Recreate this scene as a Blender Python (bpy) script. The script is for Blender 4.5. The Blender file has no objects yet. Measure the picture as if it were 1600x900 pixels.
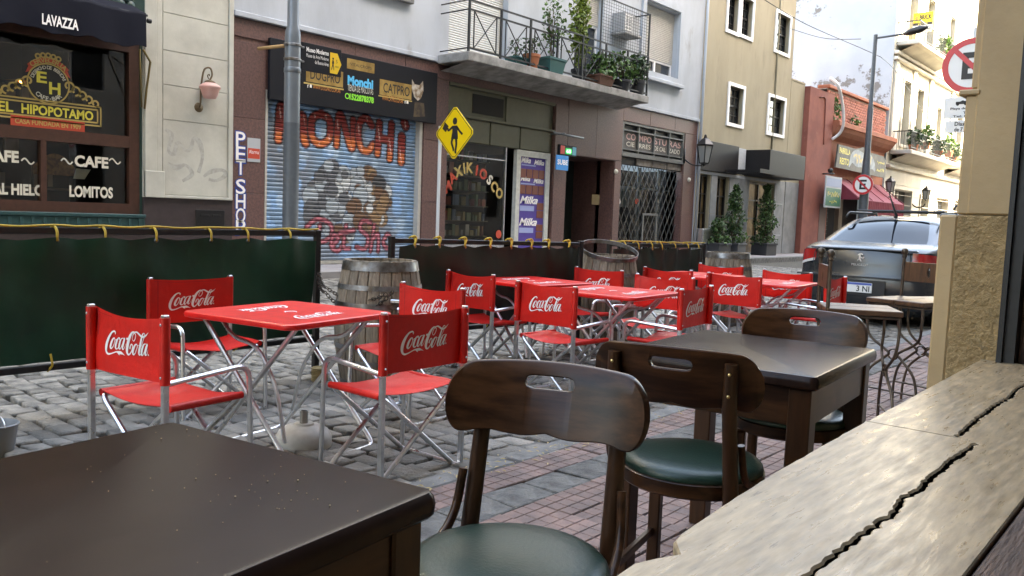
import bpy, math, random
import numpy as np
from mathutils import Vector, Matrix
R = math.radians
random.seed(7); rng = np.random.default_rng(7)
scene = bpy.context.scene
col = scene.collection

# ---------------------------------------------------------------- camera
FPX, CAMZ = 1300.0, 1.28
YAW, PITCH, ROLL = R(40.387), R(4.92), R(2.125)
_f = Vector((-math.sin(YAW)*math.cos(PITCH), math.cos(YAW)*math.cos(PITCH), -math.sin(PITCH)))
_r = Vector((math.cos(YAW), math.sin(YAW), 0)); _u = _r.cross(_f)
_R = math.cos(ROLL)*_r + math.sin(ROLL)*_u
_U = -math.sin(ROLL)*_r + math.cos(ROLL)*_u
CAM = Vector((0, 0, CAMZ))
cd = bpy.data.cameras.new('camera'); co = bpy.data.objects.new('camera', cd); col.objects.link(co)
co.matrix_world = Matrix(((_R.x, _U.x, -_f.x, 0), (_R.y, _U.y, -_f.y, 0), (_R.z, _U.z, -_f.z, CAMZ), (0, 0, 0, 1)))
cd.sensor_width = 36; cd.lens = FPX/1600*36; cd.clip_start = .02; cd.clip_end = 2000
scene.camera = co

# ---------------------------------------------------------------- sky, sun, exposure
SUN_EL, SUN_AZ = R(42), R(18)          # azimuth measured from +X (our side of the street) towards +Y
w = bpy.data.worlds.new('World'); scene.world = w; w.use_nodes = True
nt = w.node_tree; bg = nt.nodes['Background']
sk = nt.nodes.new('ShaderNodeTexSky'); sk.sky_type = 'NISHITA'; sk.sun_disc = False
sk.sun_elevation = SUN_EL; sk.sun_rotation = R(90) - SUN_AZ
sk.air_density = 1.0; sk.dust_density = 2.5; sk.ozone_density = 1.0
nt.links.new(sk.outputs[0], bg.inputs[0]); bg.inputs[1].default_value = .15
sd = bpy.data.lights.new('sun', 'SUN'); sd.energy = 3.2; sd.angle = R(.53); sd.color = (1, .93, .82)
so = bpy.data.objects.new('sun', sd); col.objects.link(so)
sdir = Vector((math.cos(SUN_EL)*math.cos(SUN_AZ), math.cos(SUN_EL)*math.sin(SUN_AZ), math.sin(SUN_EL)))
so.rotation_euler = sdir.to_track_quat('Z', 'Y').to_euler(); so.location = (0, 0, 40)
vs = scene.view_settings
vs.view_transform = 'Standard'; vs.look = 'None'; vs.gamma = 1; vs.use_curve_mapping = False
vs.exposure = 3.92
vs.use_white_balance = True; vs.white_balance_temperature = 8300; vs.white_balance_tint = 8
scene.cycles.max_bounces = 8; scene.cycles.diffuse_bounces = 4; scene.cycles.glossy_bounces = 4
scene.cycles.transparent_max_bounces = 8; scene.cycles.caustics_reflective = False
scene.cycles.caustics_refractive = False; scene.cycles.use_denoising = True
scene.cycles.sample_clamp_indirect = 6

# ---------------------------------------------------------------- pixel rays (used to read places off the photograph once)
def ray(x, y): return _f + _R*((x-800)/FPX) + _U*((450-y)/FPX)
def GZ(x, y, z=0.0):
    d = ray(x, y); return CAM + d*((z-CAMZ)/d.z)
def GX(x, y, x0=-14.0):
    d = ray(x, y); return CAM + d*(x0/d.x)
def GY(x, y, y0):
    d = ray(x, y); return CAM + d*(y0/d.y)
def fa(px, py, x0=-14.0):
    p = GX(px, py, x0); return p.y, p.z
def project(p):
    d = Vector(p)-CAM; k = d.dot(_f)
    if k < .05: return None
    return 800+FPX*d.dot(_R)/k, 450-FPX*d.dot(_U)/k, k

# ---------------------------------------------------------------- materials
def M(name, c, rough=.6, metal=0, c2=None, ns=4, nlo=.4, nhi=.62, det=6, var=0, bump=0, bs=40, isl=0, obr=0, coat=0, spec=.5,
      c3=None, ns3=1.2, lo3=.55, hi3=.7, stretch=None, rvar=0, attr=None, bdist=.01, trans=0):
    m = bpy.data.materials.new(name); m.use_nodes = True
    n, l = m.node_tree.nodes, m.node_tree.links; b = n['Principled BSDF']
    b.inputs['Roughness'].default_value = rough; b.inputs['Metallic'].default_value = metal
    b.inputs['Specular IOR Level'].default_value = spec; b.inputs['Coat Weight'].default_value = coat
    b.inputs['Coat Roughness'].default_value = .12
    tc = n.new('ShaderNodeTexCoord'); src = tc.outputs['Object']
    if stretch:
        mp = n.new('ShaderNodeMapping'); mp.inputs['Scale'].default_value = stretch; l.new(src, mp.inputs[0]); src = mp.outputs[0]
    def noise(s, d=det, rg=.6):
        t = n.new('ShaderNodeTexNoise'); t.inputs['Scale'].default_value = s; t.inputs['Detail'].default_value = d
        t.inputs['Roughness'].default_value = rg; l.new(src, t.inputs['Vector']); return t.outputs['Fac']
    def mr(s, a, bb, o0, o1):
        t = n.new('ShaderNodeMapRange'); t.inputs[1].default_value = a; t.inputs[2].default_value = bb
        t.inputs[3].default_value = o0; t.inputs[4].default_value = o1; l.new(s, t.inputs[0]); return t.outputs[0]
    def mix(f, a, bb):
        t = n.new('ShaderNodeMix'); t.data_type = 'RGBA'
        l.new(f, t.inputs[0])
        for k, v in ((6, a), (7, bb)):
            if isinstance(v, tuple): t.inputs[k].default_value = (*v, 1)
            else: l.new(v, t.inputs[k])
        return t.outputs[2]
    def mul(cc, f):
        t = n.new('ShaderNodeMix'); t.data_type = 'RGBA'; t.blend_type = 'MULTIPLY'; t.inputs[0].default_value = 1
        if isinstance(cc, tuple): t.inputs[6].default_value = (*cc, 1)
        else: l.new(cc, t.inputs[6])
        l.new(f, t.inputs[7]); return t.outputs[2]
    cur = tuple(c)
    if attr:
        a = n.new('ShaderNodeAttribute'); a.attribute_name = attr; cur = a.outputs['Color']
    if c2: cur = mix(mr(noise(ns), nlo, nhi, 0, 1), cur, tuple(c2))
    if c3: cur = mix(mr(noise(ns3, 8, .7), lo3, hi3, 0, 1), cur, tuple(c3))
    if var: cur = mul(cur, mr(noise(ns*2.3), .3, .7, 1-var, 1+var))
    if isl:
        g = n.new('ShaderNodeNewGeometry'); cur = mul(cur, mr(g.outputs['Random Per Island'], 0, 1, 1-isl, 1+isl))
    if obr:
        g = n.new('ShaderNodeObjectInfo'); cur = mul(cur, mr(g.outputs['Random'], 0, 1, 1-obr, 1+obr))
    if isinstance(cur, tuple): b.inputs['Base Color'].default_value = (*cur, 1)
    else: l.new(cur, b.inputs['Base Color'])
    if rvar: l.new(mr(noise(ns*1.7), .3, .7, max(.02, rough-rvar), rough+rvar), b.inputs['Roughness'])
    if bump:
        t = n.new('ShaderNodeBump'); t.inputs['Strength'].default_value = bump; t.inputs['Distance'].default_value = bdist
        l.new(noise(bs, 8), t.inputs['Height']); l.new(t.outputs[0], b.inputs['Normal'])
    if trans:
        tr = n.new('ShaderNodeBsdfTranslucent'); ms = n.new('ShaderNodeMixShader'); ms.inputs[0].default_value = trans
        if isinstance(cur, tuple): tr.inputs[0].default_value = (*cur, 1)
        else: l.new(cur, tr.inputs[0])
        l.new(b.outputs[0], ms.inputs[1]); l.new(tr.outputs[0], ms.inputs[2]); l.new(ms.outputs[0], n['Material Output'].inputs[0])
    return m
def glassm(name, tint=(1, 1, 1), refl=.9, rough=.02, base=.06):
    m = bpy.data.materials.new(name); m.use_nodes = True
    n, l = m.node_tree.nodes, m.node_tree.links
    n.remove(n['Principled BSDF'])
    t = n.new('ShaderNodeBsdfTransparent'); t.inputs[0].default_value = (*tint, 1)
    g = n.new('ShaderNodeBsdfGlossy'); g.inputs['Roughness'].default_value = rough
    g.inputs[0].default_value = (refl, refl, refl, 1)
    fz = n.new('ShaderNodeFresnel'); fz.inputs[0].default_value = 1.5
    ad = n.new('ShaderNodeMath'); ad.operation = 'ADD'; ad.inputs[1].default_value = base; ad.use_clamp = True
    ms = n.new('ShaderNodeMixShader'); l.new(fz.outputs[0], ad.inputs[0]); l.new(ad.outputs[0], ms.inputs[0])
    l.new(t.outputs[0], ms.inputs[1]); l.new(g.outputs[0], ms.inputs[2]); l.new(ms.outputs[0], n['Material Output'].inputs[0])
    return m
def emit(name, c, s):
    m = bpy.data.materials.new(name); m.use_nodes = True; b = m.node_tree.nodes['Principled BSDF']
    b.inputs['Base Color'].default_value = (*c, 1); b.inputs['Emission Color'].default_value = (*c, 1)
    b.inputs['Emission Strength'].default_value = s; return m

# ---------------------------------------------------------------- mesh builder
class MB:
    def __init__(s): s.v = []; s.f = []
    def add(s, v, f):
        o = len(s.v); s.v += [tuple(p) for p in v]; s.f += [tuple(i+o for i in q) for q in f]; return s
    def box(s, x0, x1, y0, y1, z0, z1, m=None):
        v = [(x, y, z) for z in (z0, z1) for y in (y0, y1) for x in (x0, x1)]
        if m: v = [m @ Vector(p) for p in v]
        return s.add(v, [(0, 2, 3, 1), (4, 5, 7, 6), (0, 1, 5, 4), (2, 6, 7, 3), (0, 4, 6, 2), (1, 3, 7, 5)])
    def cbox(s, x0, x1, y0, y1, z0, z1, b=.01, m=None):   # box with chamfered edges (24 verts)
        v = []; X, Y, Z = (x0, x1), (y0, y1), (z0, z1)
        idx = {}
        for i in (0, 1):
            for j in (0, 1):
                for k in (0, 1):
                    sx, sy, sz = 1-2*i, 1-2*j, 1-2*k
                    for a in range(3):
                        p = [X[i]+sx*b, Y[j]+sy*b, Z[k]+sz*b]; p[a] = (X[i], Y[j], Z[k])[a]
                        idx[i, j, k, a] = len(v); v.append(p)
        I = idx; f = []
        for e in (0, 1):
            q = [I[e, 0, 0, 0], I[e, 1, 0, 0], I[e, 1, 1, 0], I[e, 0, 1, 0]]; f.append(q if e else q[::-1])
            q = [I[0, e, 0, 1], I[0, e, 1, 1], I[1, e, 1, 1], I[1, e, 0, 1]]; f.append(q if e else q[::-1])
            q = [I[0, 0, e, 2], I[1, 0, e, 2], I[1, 1, e, 2], I[0, 1, e, 2]]; f.append(q if e else q[::-1])
        for i in (0, 1):
            for j in (0, 1):
                q = [I[i, j, 0, 0], I[i, j, 0, 1], I[i, j, 1, 1], I[i, j, 1, 0]]; f.append(q if i == j else q[::-1])
                q = [I[i, 0, j, 0], I[i, 1, j, 0], I[i, 1, j, 2], I[i, 0, j, 2]]; f.append(q if i == j else q[::-1])
                q = [I[0, i, j, 1], I[0, i, j, 2], I[1, i, j, 2], I[1, i, j, 1]]; f.append(q if i == j else q[::-1])
        for i in (0, 1):
            for j in (0, 1):
                for k in (0, 1):
                    q = [I[i, j, k, 0], I[i, j, k, 1], I[i, j, k, 2]]; f.append(q if (i+j+k) % 2 == 0 else q[::-1])
        if m: v = [m @ Vector(p) for p in v]
        return s.add(v, f)
    def tube(s, pts, r, n=8, closed=False, caps=True):
        P = [Vector(p) for p in pts]; N = len(P); rr = r if isinstance(r, (list, tuple)) else [r]*N
        v = []; f = []; up = None
        for i in range(N):
            a = P[(i-1) % N] if (closed or i) else P[i]; b = P[(i+1) % N] if (closed or i < N-1) else P[i]
            t = (b-a).normalized() if (b-a).length > 1e-9 else Vector((0, 0, 1))
            if up is None: up = Vector((0, 0, 1)) if abs(t.z) < .9 else Vector((1, 0, 0))
            sd = t.cross(up)
            if sd.length < 1e-4: sd = t.cross(Vector((0, 1, 0.1)))
            sd.normalize(); up = sd.cross(t).normalized()
            for k in range(n):
                q = 2*math.pi*(k+.5)/n; v.append(P[i]+(sd*math.cos(q)+up*math.sin(q))*rr[i])
        for i in range(N if closed else N-1):
            a = i*n; b = ((i+1) % N)*n
            for k in range(n): f.append((a+k, a+(k+1) % n, b+(k+1) % n, b+k))
        if caps and not closed: f += [tuple(range(n))[::-1], tuple((N-1)*n+k for k in range(n))]
        return s.add(v, f)
    def lathe(s, prof, n=24, c=(0, 0, 0), a0=0, a1=2*math.pi, m=None):
        full = abs(a1-a0-2*math.pi) < 1e-6; k = n if full else n+1; v = []; f = []
        for (r, z) in prof:
            for i in range(k):
                q = a0+(a1-a0)*i/n; v.append(Vector((c[0]+r*math.cos(q), c[1]+r*math.sin(q), c[2]+z)))
        for j in range(len(prof)-1):
            for i in range(n):
                i2 = (i+1) % k; f.append((j*k+i, j*k+i2, (j+1)*k+i2, (j+1)*k+i))
        if m: v = [m @ p for p in v]
        return s.add(v, f)
    def prism(s, poly, d0, d1, fr):      # poly in (a,b), extruded d0..d1 ; fr(a,b,d)->xyz
        n = len(poly); v = [fr(a, b, d0) for a, b in poly]+[fr(a, b, d1) for a, b in poly]
        f = [tuple(range(n))[::-1], tuple(range(n, 2*n))]+[(i, (i+1) % n, n+(i+1) % n, n+i) for i in range(n)]
        return s.add(v, f)
    def grid(s, nu, nv, fn, thick=None):
        v = [fn(i/nu, j/nv) for j in range(nv+1) for i in range(nu+1)]
        f = [(j*(nu+1)+i, j*(nu+1)+i+1, (j+1)*(nu+1)+i+1, (j+1)*(nu+1)+i) for j in range(nv) for i in range(nu)]
        return s.add(v, f)
    def mesh(s, name='m'):
        used = sorted({i for q in s.f for i in q})
        if len(used) < len(s.v):
            mp = {o: k for k, o in enumerate(used)}; s.v = [s.v[i] for i in used]; s.f = [tuple(mp[i] for i in q) for q in s.f]
        me = bpy.data.meshes.new(name); me.from_pydata(s.v, [], s.f); me.update(); return me
    def ob(s, name, mat, parent=None, smooth=False, angle=None):
        me = s.mesh(name)
        return link(name, me, mat, parent, smooth, angle)
def link(name, me, mat, parent=None, smooth=False, angle=None):
    if mat is not None and not me.materials: me.materials.append(mat)
    if smooth:
        me.polygons.foreach_set('use_smooth', [True]*len(me.polygons))
        if angle: me.set_sharp_from_angle(angle=R(angle))
    o = bpy.data.objects.new(name, me); col.objects.link(o)
    if parent: o.parent = parent
    return o
def thing(name, label, cat, loc=(0, 0, 0), rz=0, group=None):
    o = bpy.data.objects.new(name, None); col.objects.link(o); o.empty_display_size = .1
    o.location = loc; o.rotation_euler = (0, 0, rz); return tag(o, label, cat, group)
def tag(o, label=None, cat=None, group=None, kind=None):
    if label: o['label'] = label
    if cat: o['category'] = cat
    if group: o['group'] = group
    if kind: o['kind'] = kind
    return o
def copy_tree(o, parent=None):
    c = o.copy(); col.objects.link(c); c.parent = parent
    for ch in o.children: copy_tree(ch, c)
    return c
def smooth_path(pts, r, seg=5):       # round the corners of a polyline
    P = [Vector(p) for p in pts]; out = [P[0]]
    for i in range(1, len(P)-1):
        a = (P[i-1]-P[i]); b = (P[i+1]-P[i]); d = min(r, a.length*.49, b.length*.49)
        p0 = P[i]+a.normalized()*d; p1 = P[i]+b.normalized()*d
        for k in range(seg+1):
            t = k/seg; out.append((1-t)**2*p0+2*t*(1-t)*P[i]+t*t*p1)
    out.append(P[-1]); return out
def catmull(pts, n=6):
    P = [np.array(p, float) for p in pts]; out = []
    for i in range(len(P)-1):
        p0 = P[max(i-1, 0)]; p1 = P[i]; p2 = P[i+1]; p3 = P[min(i+2, len(P)-1)]
        for k in range(n):
            t = k/n
            out.append(.5*((2*p1)+(-p0+p2)*t+(2*p0-5*p1+4*p2-p3)*t*t+(-p0+3*p1-3*p2+p3)*t**3))
    out.append(P[-1]); return out

# flat lettering as thin meshes
def text_mesh(s, bold=0.0, shear=0.0):
    c = bpy.data.curves.new('t', 'FONT'); c.body = s; c.size = 1; c.offset = bold; c.shear = shear; c.resolution_u = 3; c.fill_mode = 'FRONT'
    o = bpy.data.objects.new('t', c); me = bpy.data.meshes.new_from_object(o)
    v = np.array([p.co[:2] for p in me.vertices]) if len(me.vertices) else np.zeros((0, 2))
    f = [tuple(p.vertices) for p in me.polygons]
    bpy.data.objects.remove(o); bpy.data.meshes.remove(me); bpy.data.curves.remove(c)
    return v, f
def txt(s, box, fr, mat, parent, name='lettering', bold=0.0, shear=0.0, mb=None):
    v, f = text_mesh(s, bold, shear)
    lo, hi = v.min(0), v.max(0); a0, a1, b0, b1 = box
    v = (v-lo)/(hi-lo)*np.array([a1-a0, b1-b0])+np.array([a0, b0])
    own = mb is None; mb = mb or MB()
    mb.add([fr(a, b, 0) for a, b in v], f)
    return mb.ob(name, mat, parent) if own else mb
def arc_txt(s, cx, cy, rad, a0, a1, h, fr, mat, parent, flip=False, bold=.02):
    mb = MB(); n = len(s)
    for i, ch in enumerate(s):
        if ch == ' ': continue
        a = a0+(a1-a0)*i/max(1, n-1)
        v, f = text_mesh(ch, bold); lo, hi = v.min(0), v.max(0)
        wch = (hi[0]-lo[0])*h/.72
        v = (v-(lo+hi)/2)*h/.72
        rot = a-math.pi/2 if not flip else a+math.pi/2
        c_, s_ = math.cos(rot), math.sin(rot)
        mb.add([fr(cx+rad*math.cos(a)+p[0]*c_-p[1]*s_, cy+rad*math.sin(a)+p[0]*s_+p[1]*c_, 0) for p in v], f)
    return mb.ob('lettering', mat, parent)
def ribbon(mb, pts, fr, n=5, wscale=1.0):
    P = catmull(pts, n); L = []; 
    for i, p in enumerate(P):
        a = P[max(i-1, 0)]; b = P[min(i+1, len(P)-1)]; t = np.array([b[0]-a[0], b[1]-a[1]]); t = t/(np.hypot(*t)+1e-9)
        nn = np.array([-t[1], t[0]])*max(p[2], 1e-4)*.5*wscale
        L.append((p[0]+nn[0], p[1]+nn[1])); L.append((p[0]-nn[0], p[1]-nn[1]))
    k = len(P)
    mb.add([fr(a, b, 0) for a, b in L], [(2*i, 2*i+1, 2*i+3, 2*i+2) for i in range(k-1)])
def facade(x0=-14.0, off=.004):       # frame: a->+Y, b->+Z, d->+X
    return lambda a, b, d: (x0+off+d, a, b)

# wall with rectangular openings; plane x = xf, reveals go back by dep
def wall(mb, y0, y1, z0, z1, holes, xf, dep=.3):
    ys = sorted({y0, y1, *[h[0] for h in holes], *[h[1] for h in holes]}); zs = sorted({z0, z1, *[h[2] for h in holes], *[h[3] for h in holes]})
    ys = [y for y in ys if y0 <= y <= y1]; zs = [z for z in zs if z0 <= z <= z1]
    for i in range(len(ys)-1):
        for j in range(len(zs)-1):
            cy, cz = (ys[i]+ys[i+1])/2, (zs[j]+zs[j+1])/2
            if any(h[0] < cy < h[1] and h[2] < cz < h[3] for h in holes): continue
            mb.add([(xf, ys[i], zs[j]), (xf, ys[i+1], zs[j]), (xf, ys[i+1], zs[j+1]), (xf, ys[i], zs[j+1])], [(0, 1, 2, 3)])
    for a, b, c, d in holes:
        q = [(xf, a, c), (xf, b, c), (xf, b, d), (xf, a, d), (xf-dep, a, c), (xf-dep, b, c), (xf-dep, b, d), (xf-dep, a, d)]
        mb.add(q, [(1, 0, 4, 5), (2, 1, 5, 6), (3, 2, 6, 7), (0, 3, 7, 4)])
    return mb
def framebox(mb, y0, y1, z0, z1, w, xa, xb):   # rectangular frame ring
    mb.box(xa, xb, y0, y0+w, z0, z1); mb.box(xa, xb, y1-w, y1, z0, z1)
    mb.box(xa, xb, y0+w, y1-w, z0, z0+w); mb.box(xa, xb, y0+w, y1-w, z1-w, z1); return mb
def T(x, y, z, rz=0, rx=0, ry=0):
    return Matrix.Translation((x, y, z)) @ Matrix.Rotation(rz, 4, 'Z') @ Matrix.Rotation(ry, 4, 'Y') @ Matrix.Rotation(rx, 4, 'X')
# ---------------------------------------------------------------- palette
m_cob = M('granite_cobble', (.245, .22, .186), .65, c2=(.125, .115, .1), ns=8, var=.3, bump=.8, bs=38, isl=.42, bdist=.02, spec=.4)
m_cobo = M('granite_cobble_near', (.245, .22, .186), .62, c2=(.125, .115, .1), ns=8, var=.3, bump=.8, bs=38, obr=.42, bdist=.02, spec=.4)
m_joint = M('street_dirt', (.045, .04, .033), .9, c2=(.1, .085, .06), ns=14, bump=.6, bs=60)
m_tile = M('red_pavement_tile', (.205, .122, .1), .7, c2=(.12, .078, .068), ns=7, var=.2, bump=.3, bs=90, obr=.22)
m_tile_far = M('red_pavement_tile_far', (.205, .122, .1), .7, c2=(.12, .078, .068), ns=7, var=.2, bump=.3, bs=90, isl=.2)
m_grout = M('tile_bed', (.045, .038, .034), .9, c2=(.36, .32, .29), ns=5, nlo=.54, nhi=.62, bump=.3)
m_slab = M('grey_repair_slab', (.14, .132, .12), .8, c2=(.06, .056, .052), ns=9, var=.35, bump=.9, bs=24, bdist=.02, obr=.15)
m_kerb = M('granite_kerb', (.17, .162, .152), .75, c2=(.1, .096, .09), ns=8, var=.2, bump=.5, bs=50, c3=(.42, .33, .17), ns3=3, lo3=.62, hi3=.72)
m_fwalk = M('far_pavement', (.3, .28, .27), .8, c2=(.22, .2, .2), ns=3, bump=.2)
m_ledge = M('worn_travertine', (.38, .275, .165), .36, c2=(.24, .165, .095), ns=5.5, nlo=.42, nhi=.78, det=14, var=.3, bump=.06, bs=45, spec=.36, c3=(.15, .1, .06), ns3=13, lo3=.62, hi3=.68, rvar=.15, stretch=(8, 1.0, 3))
m_plaster = M('ochre_paint', (.43, .295, .15), .62, c2=(.37, .25, .125), ns=3, bump=.25, bs=18, c3=(.32, .21, .1), ns3=2.2, lo3=.6, hi3=.8)
m_rough = M('rough_cast_ochre', (.42, .28, .13), .75, c2=(.32, .21, .095), ns=14, bump=1.0, bs=60, bdist=.02, c3=(.25, .18, .09), ns3=10, lo3=.6, hi3=.7)
m_iron = M('black_iron', (.012, .012, .013), .45, metal=.3, bump=.1)
m_oldwood = M('weathered_brown_wood', (.11, .06, .038), .6, c2=(.06, .033, .022), ns=12, var=.3, bump=.6, bs=30, stretch=(6, .6, 1))
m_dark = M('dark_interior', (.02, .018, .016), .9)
m_room = M('room_plaster', (.25, .2, .14), .8)
m_wood = M('dark_varnished_wood', (.06, .0245, .0105), .28, c2=(.022, .009, .0045), ns=2.6, nlo=.42, nhi=.6, var=.25, spec=.2, stretch=(1, 9, 9))
m_woody = M('dark_wood_long_grain', (.05, .021, .0095), .28, c2=(.032, .0135, .006), ns=3.5, var=.15, spec=.26, stretch=(9, 1, 9))
m_woodz = M('dark_wood_upright_grain', (.05, .021, .0095), .28, c2=(.032, .0135, .006), ns=3.5, var=.15, spec=.28, stretch=(9, 9, 1))
m_woodtop = M('dark_table_top', (.026, .0135, .010), .26, c2=(.018, .009, .007), ns=2.5, var=.15, spec=.13, stretch=(12, 1.5, 1))
m_brass = M('brass', (.6, .42, .18), .3, metal=1)
m_vinyl = M('bottle_green_vinyl', (.012, .032, .022), .34, bump=.12, bs=120, var=.15, spec=.36)
m_red = M('red_canvas', (.74, .018, .013), .42, var=.12, c2=(.62, .02, .014), c3=(.4, .012, .01), ns3=5, lo3=.6, hi3=.85, ns=2.5, bump=.4, bs=7, bdist=.02, spec=.4, trans=.12, obr=.08)
m_redtop = M('red_table_enamel', (.68, .014, .012), .33, var=.14, ns=6, bump=.03, bs=20)
m_white = M('white_print', (.85, .82, .8), .5)
m_alu = M('aluminium_tube', (.62, .63, .65), .33, metal=1, var=.12, ns=12, rvar=.08)
m_green = M('green_tarpaulin', (.006, .05, .027), .4, c2=(.005, .03, .017), ns=2, bump=.35, bs=5, spec=.4)
m_tarp2 = M('dark_tarpaulin', (.008, .032, .021), .4, c2=(.022, .014, .011), ns=1.6, bump=.35, bs=5, spec=.4)
m_black = M('black_paint', (.008, .007, .007), .4, var=.3, bump=.1)
m_rope = M('yellow_rope', (.55, .36, .04), .7, var=.2, bump=.4, bs=200)
m_ropeold = M('tan_rope', (.3, .22, .1), .8, bump=.4, bs=200)
m_stave = M('weathered_oak', (.27, .215, .155), .75, c2=(.14, .108, .078), ns=6, var=.25, bump=.5, bs=40, obr=.18, stretch=(5, 5, .7))
m_hoop = M('galvanised_hoop', (.26, .265, .27), .45, metal=.85, c2=(.12, .1, .08), ns=7, var=.2, rvar=.1)
m_steel = M('grey_painted_steel', (.13, .145, .16), .35, metal=.2, var=.1, ns=2)
m_chain = M('rusty_chain', (.07, .055, .045), .5, metal=.8)
m_ywood = M('stool_wood', (.1, .045, .02), .4, c2=(.06, .026, .012), ns=5, var=.2, bump=.1, stretch=(8, 1, 1))
m_wrought = M('wrought_iron', (.13, .1, .075), .42, metal=.8, c2=(.07, .05, .04), ns=9)

# ---------------------------------------------------------------- ground
SW = .12                                    # near pavement level
g = MB(); g.add([(-400, -60, -.035), (400, -60, -.035), (400, 900, -.035), (-400, 900, -.035)], [(0, 1, 2, 3)])
m_ground = M('distant_street', (.13, .125, .125), .8, c2=(.09, .088, .09), ns=.6, bump=.5, bs=9, bdist=.03)
ground = tag(g.ob('ground', m_ground), kind='structure')
KERBN, KERBF = -2.58, -12.45
g = MB(); g.add([(KERBF, -8, -.026), (KERBN, -8, -.026), (KERBN, 60, -.026), (KERBF, 60, -.026)], [(0, 1, 2, 3)])
road = tag(g.ob('cobbled_road', m_joint), kind='structure')
def cobble_mesh(l, wd, h, jit, mb, cx, cy, rz, z=0):
    q = []
    for sx, sy in ((-1, -1), (1, -1), (1, 1), (-1, 1)):
        q.append((sx*l/2+random.uniform(-jit, jit), sy*wd/2+random.uniform(-jit, jit)))
    c_, s_ = math.cos(rz), math.sin(rz); V = []; tilt = random.uniform(-.04, .04), random.uniform(-.05, .05)
    for k, (sc, zz) in enumerate(((1, -.032), (1, h*.4), (.955, h*.85), (.86, h))):
        for a, b in q:
            a, b = a*sc, b*sc; V.append((cx+a*c_-b*s_, cy+a*s_+b*c_, z+zz+(a*tilt[0]+b*tilt[1] if k else 0)))
    F = [(4*k+i, 4*k+(i+1) % 4, 4*k+4+(i+1) % 4, 4*k+4+i) for k in range(3) for i in range(4)]+[(12, 13, 14, 15)]
    mb.add(V, F)
cob = []; y = -.6
while y < 25:
    ph = random.uniform(.11, .15); x = KERBN-random.uniform(.0, .15)-.03
    while x > KERBF+.1:
        ln = random.uniform(.13, .22); x -= ln; jy = random.gauss(0, .012)
        if x < -5.9 and y < 2: continue
        cob.append((x+ln/2, y+jy+.04*math.sin(x*1.3)+.05*math.sin(x*.5+1), ln*.94, ph*.93))
    y += ph
def seen(p):
    q = project(p)
    if not q or not (-10 < q[0] < 1610 and 0 < q[1] < 905): return None
    return q
def under_dark_table(q):
    x, y_ = q[0], q[1]
    return (x < 245 and y_ > 713-x*.18) or (245 <= x < 690 and y_ > 668+(x-245)*.23)
near = []
for i, c in enumerate(cob):
    q = seen((c[0], c[1], 0))
    if q and c[0] > -5.4 and not under_dark_table(q): near.append((q[2], i))
near.sort(); nearset = {i for _, i in near[:300]}
variants = []
for k in range(16):
    b = MB(); cobble_mesh(.2, .13, .026, .018, b, 0, 0, 0); me = b.mesh('cobble'); me.materials.append(m_cobo)
    me.polygons.foreach_set('use_smooth', [True]*len(me.polygons)); variants.append(me)
rest = MB()
for i, (cx, cy, ln, wd) in enumerate(cob):
    if i in nearset:
        o = bpy.data.objects.new('cobble', random.choice(variants)); col.objects.link(o); o.parent = road
        o.location = (cx, cy, random.uniform(-.012, .002)); o.scale = (ln/.2, wd/.13, 1)
        o.rotation_euler = (0, 0, random.choice((0, math.pi))+random.uniform(-.06, .06))
    else: cobble_mesh(ln, wd, .026, .015, rest, cx, cy, random.uniform(-.05, .05), random.uniform(-.012, .002))
tag(rest.ob('cobbles', m_cob, road, smooth=True), kind='stuff')

# near pavement: bed, kerb stones, red tiles, a row of grey repair slabs
g = MB(); g.box(KERBN+.02, -.45, -8, 60, -.2, SW-.012)
pave = tag(g.ob('pavement', m_grout), kind='structure')
kb = MB(); kb.cbox(-.062, .062, -.49, .49, -.2, 0, .012); kme = kb.mesh('kerb_stone'); kme.materials.append(m_kerb)
yk = -1.0
while yk < 16:
    o = bpy.data.objects.new('kerb_stone', kme); col.objects.link(o); o.parent = pave
    o.location = (KERBN+.055+random.uniform(-.008, .008), yk+.5, SW-.004+random.uniform(-.008, .004)); o.scale = (1, random.uniform(.97, 1.0), 1)
    o.rotation_euler = (0, random.uniform(-.01, .01), random.uniform(-.008, .008)); yk += 1
kf = MB(); kf.cbox(KERBN-.01, KERBN+.115, 16, 60, -.2, SW-.004, .012); kf.ob('kerb_run', m_kerb, pave)
def tile_mesh(mb, cx, cy, z, s=.2, tilt=(0, 0)):
    h = s/2-.0016
    mb.add([(cx+a*h, cy+b*h, z+(0 if t else -.02)-.005+a*h*tilt[0]+b*h*tilt[1]) for t in (0, 1) for a, b in ((-1, -1), (1, -1), (1, 1), (-1, 1))],
           [(4, 5, 6, 7), (0, 1, 5, 4), (1, 2, 6, 5), (2, 3, 7, 6), (3, 0, 4, 7)])
    p = s/3
    for i in range(3):
        for j in range(3):
            px, py = (i-1)*p*.985, (j-1)*p*.985
            V = [(cx+px+a*w_, cy+py+b*w_, z+zz+(px+a*w_)*tilt[0]+(py+b*w_)*tilt[1]) for w_, zz in ((p/2-.0015, -.004), (p/2-.0042, 0)) for a, b in ((-1, -1), (1, -1), (1, 1), (-1, 1))]
            mb.add(V, [(4, 5, 6, 7), (0, 1, 5, 4), (1, 2, 6, 5), (2, 3, 7, 6), (3, 0, 4, 7)])
tb = MB(); tile_mesh(tb, 0, 0, 0); tme = tb.mesh('pavement_tile'); tme.materials.append(m_tile)
x0 = KERBN+.12; tl = []
nx = int((-.52-x0)/.2)+1
for i in range(nx):
    for j in range(int(11.0/.2)):
        tl.append((x0+.1+i*.2, .2+.1+j*.2, i, j))
def in_slab_row(i, j): return i == 0 and 0 or (i == 1)
near = []
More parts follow.
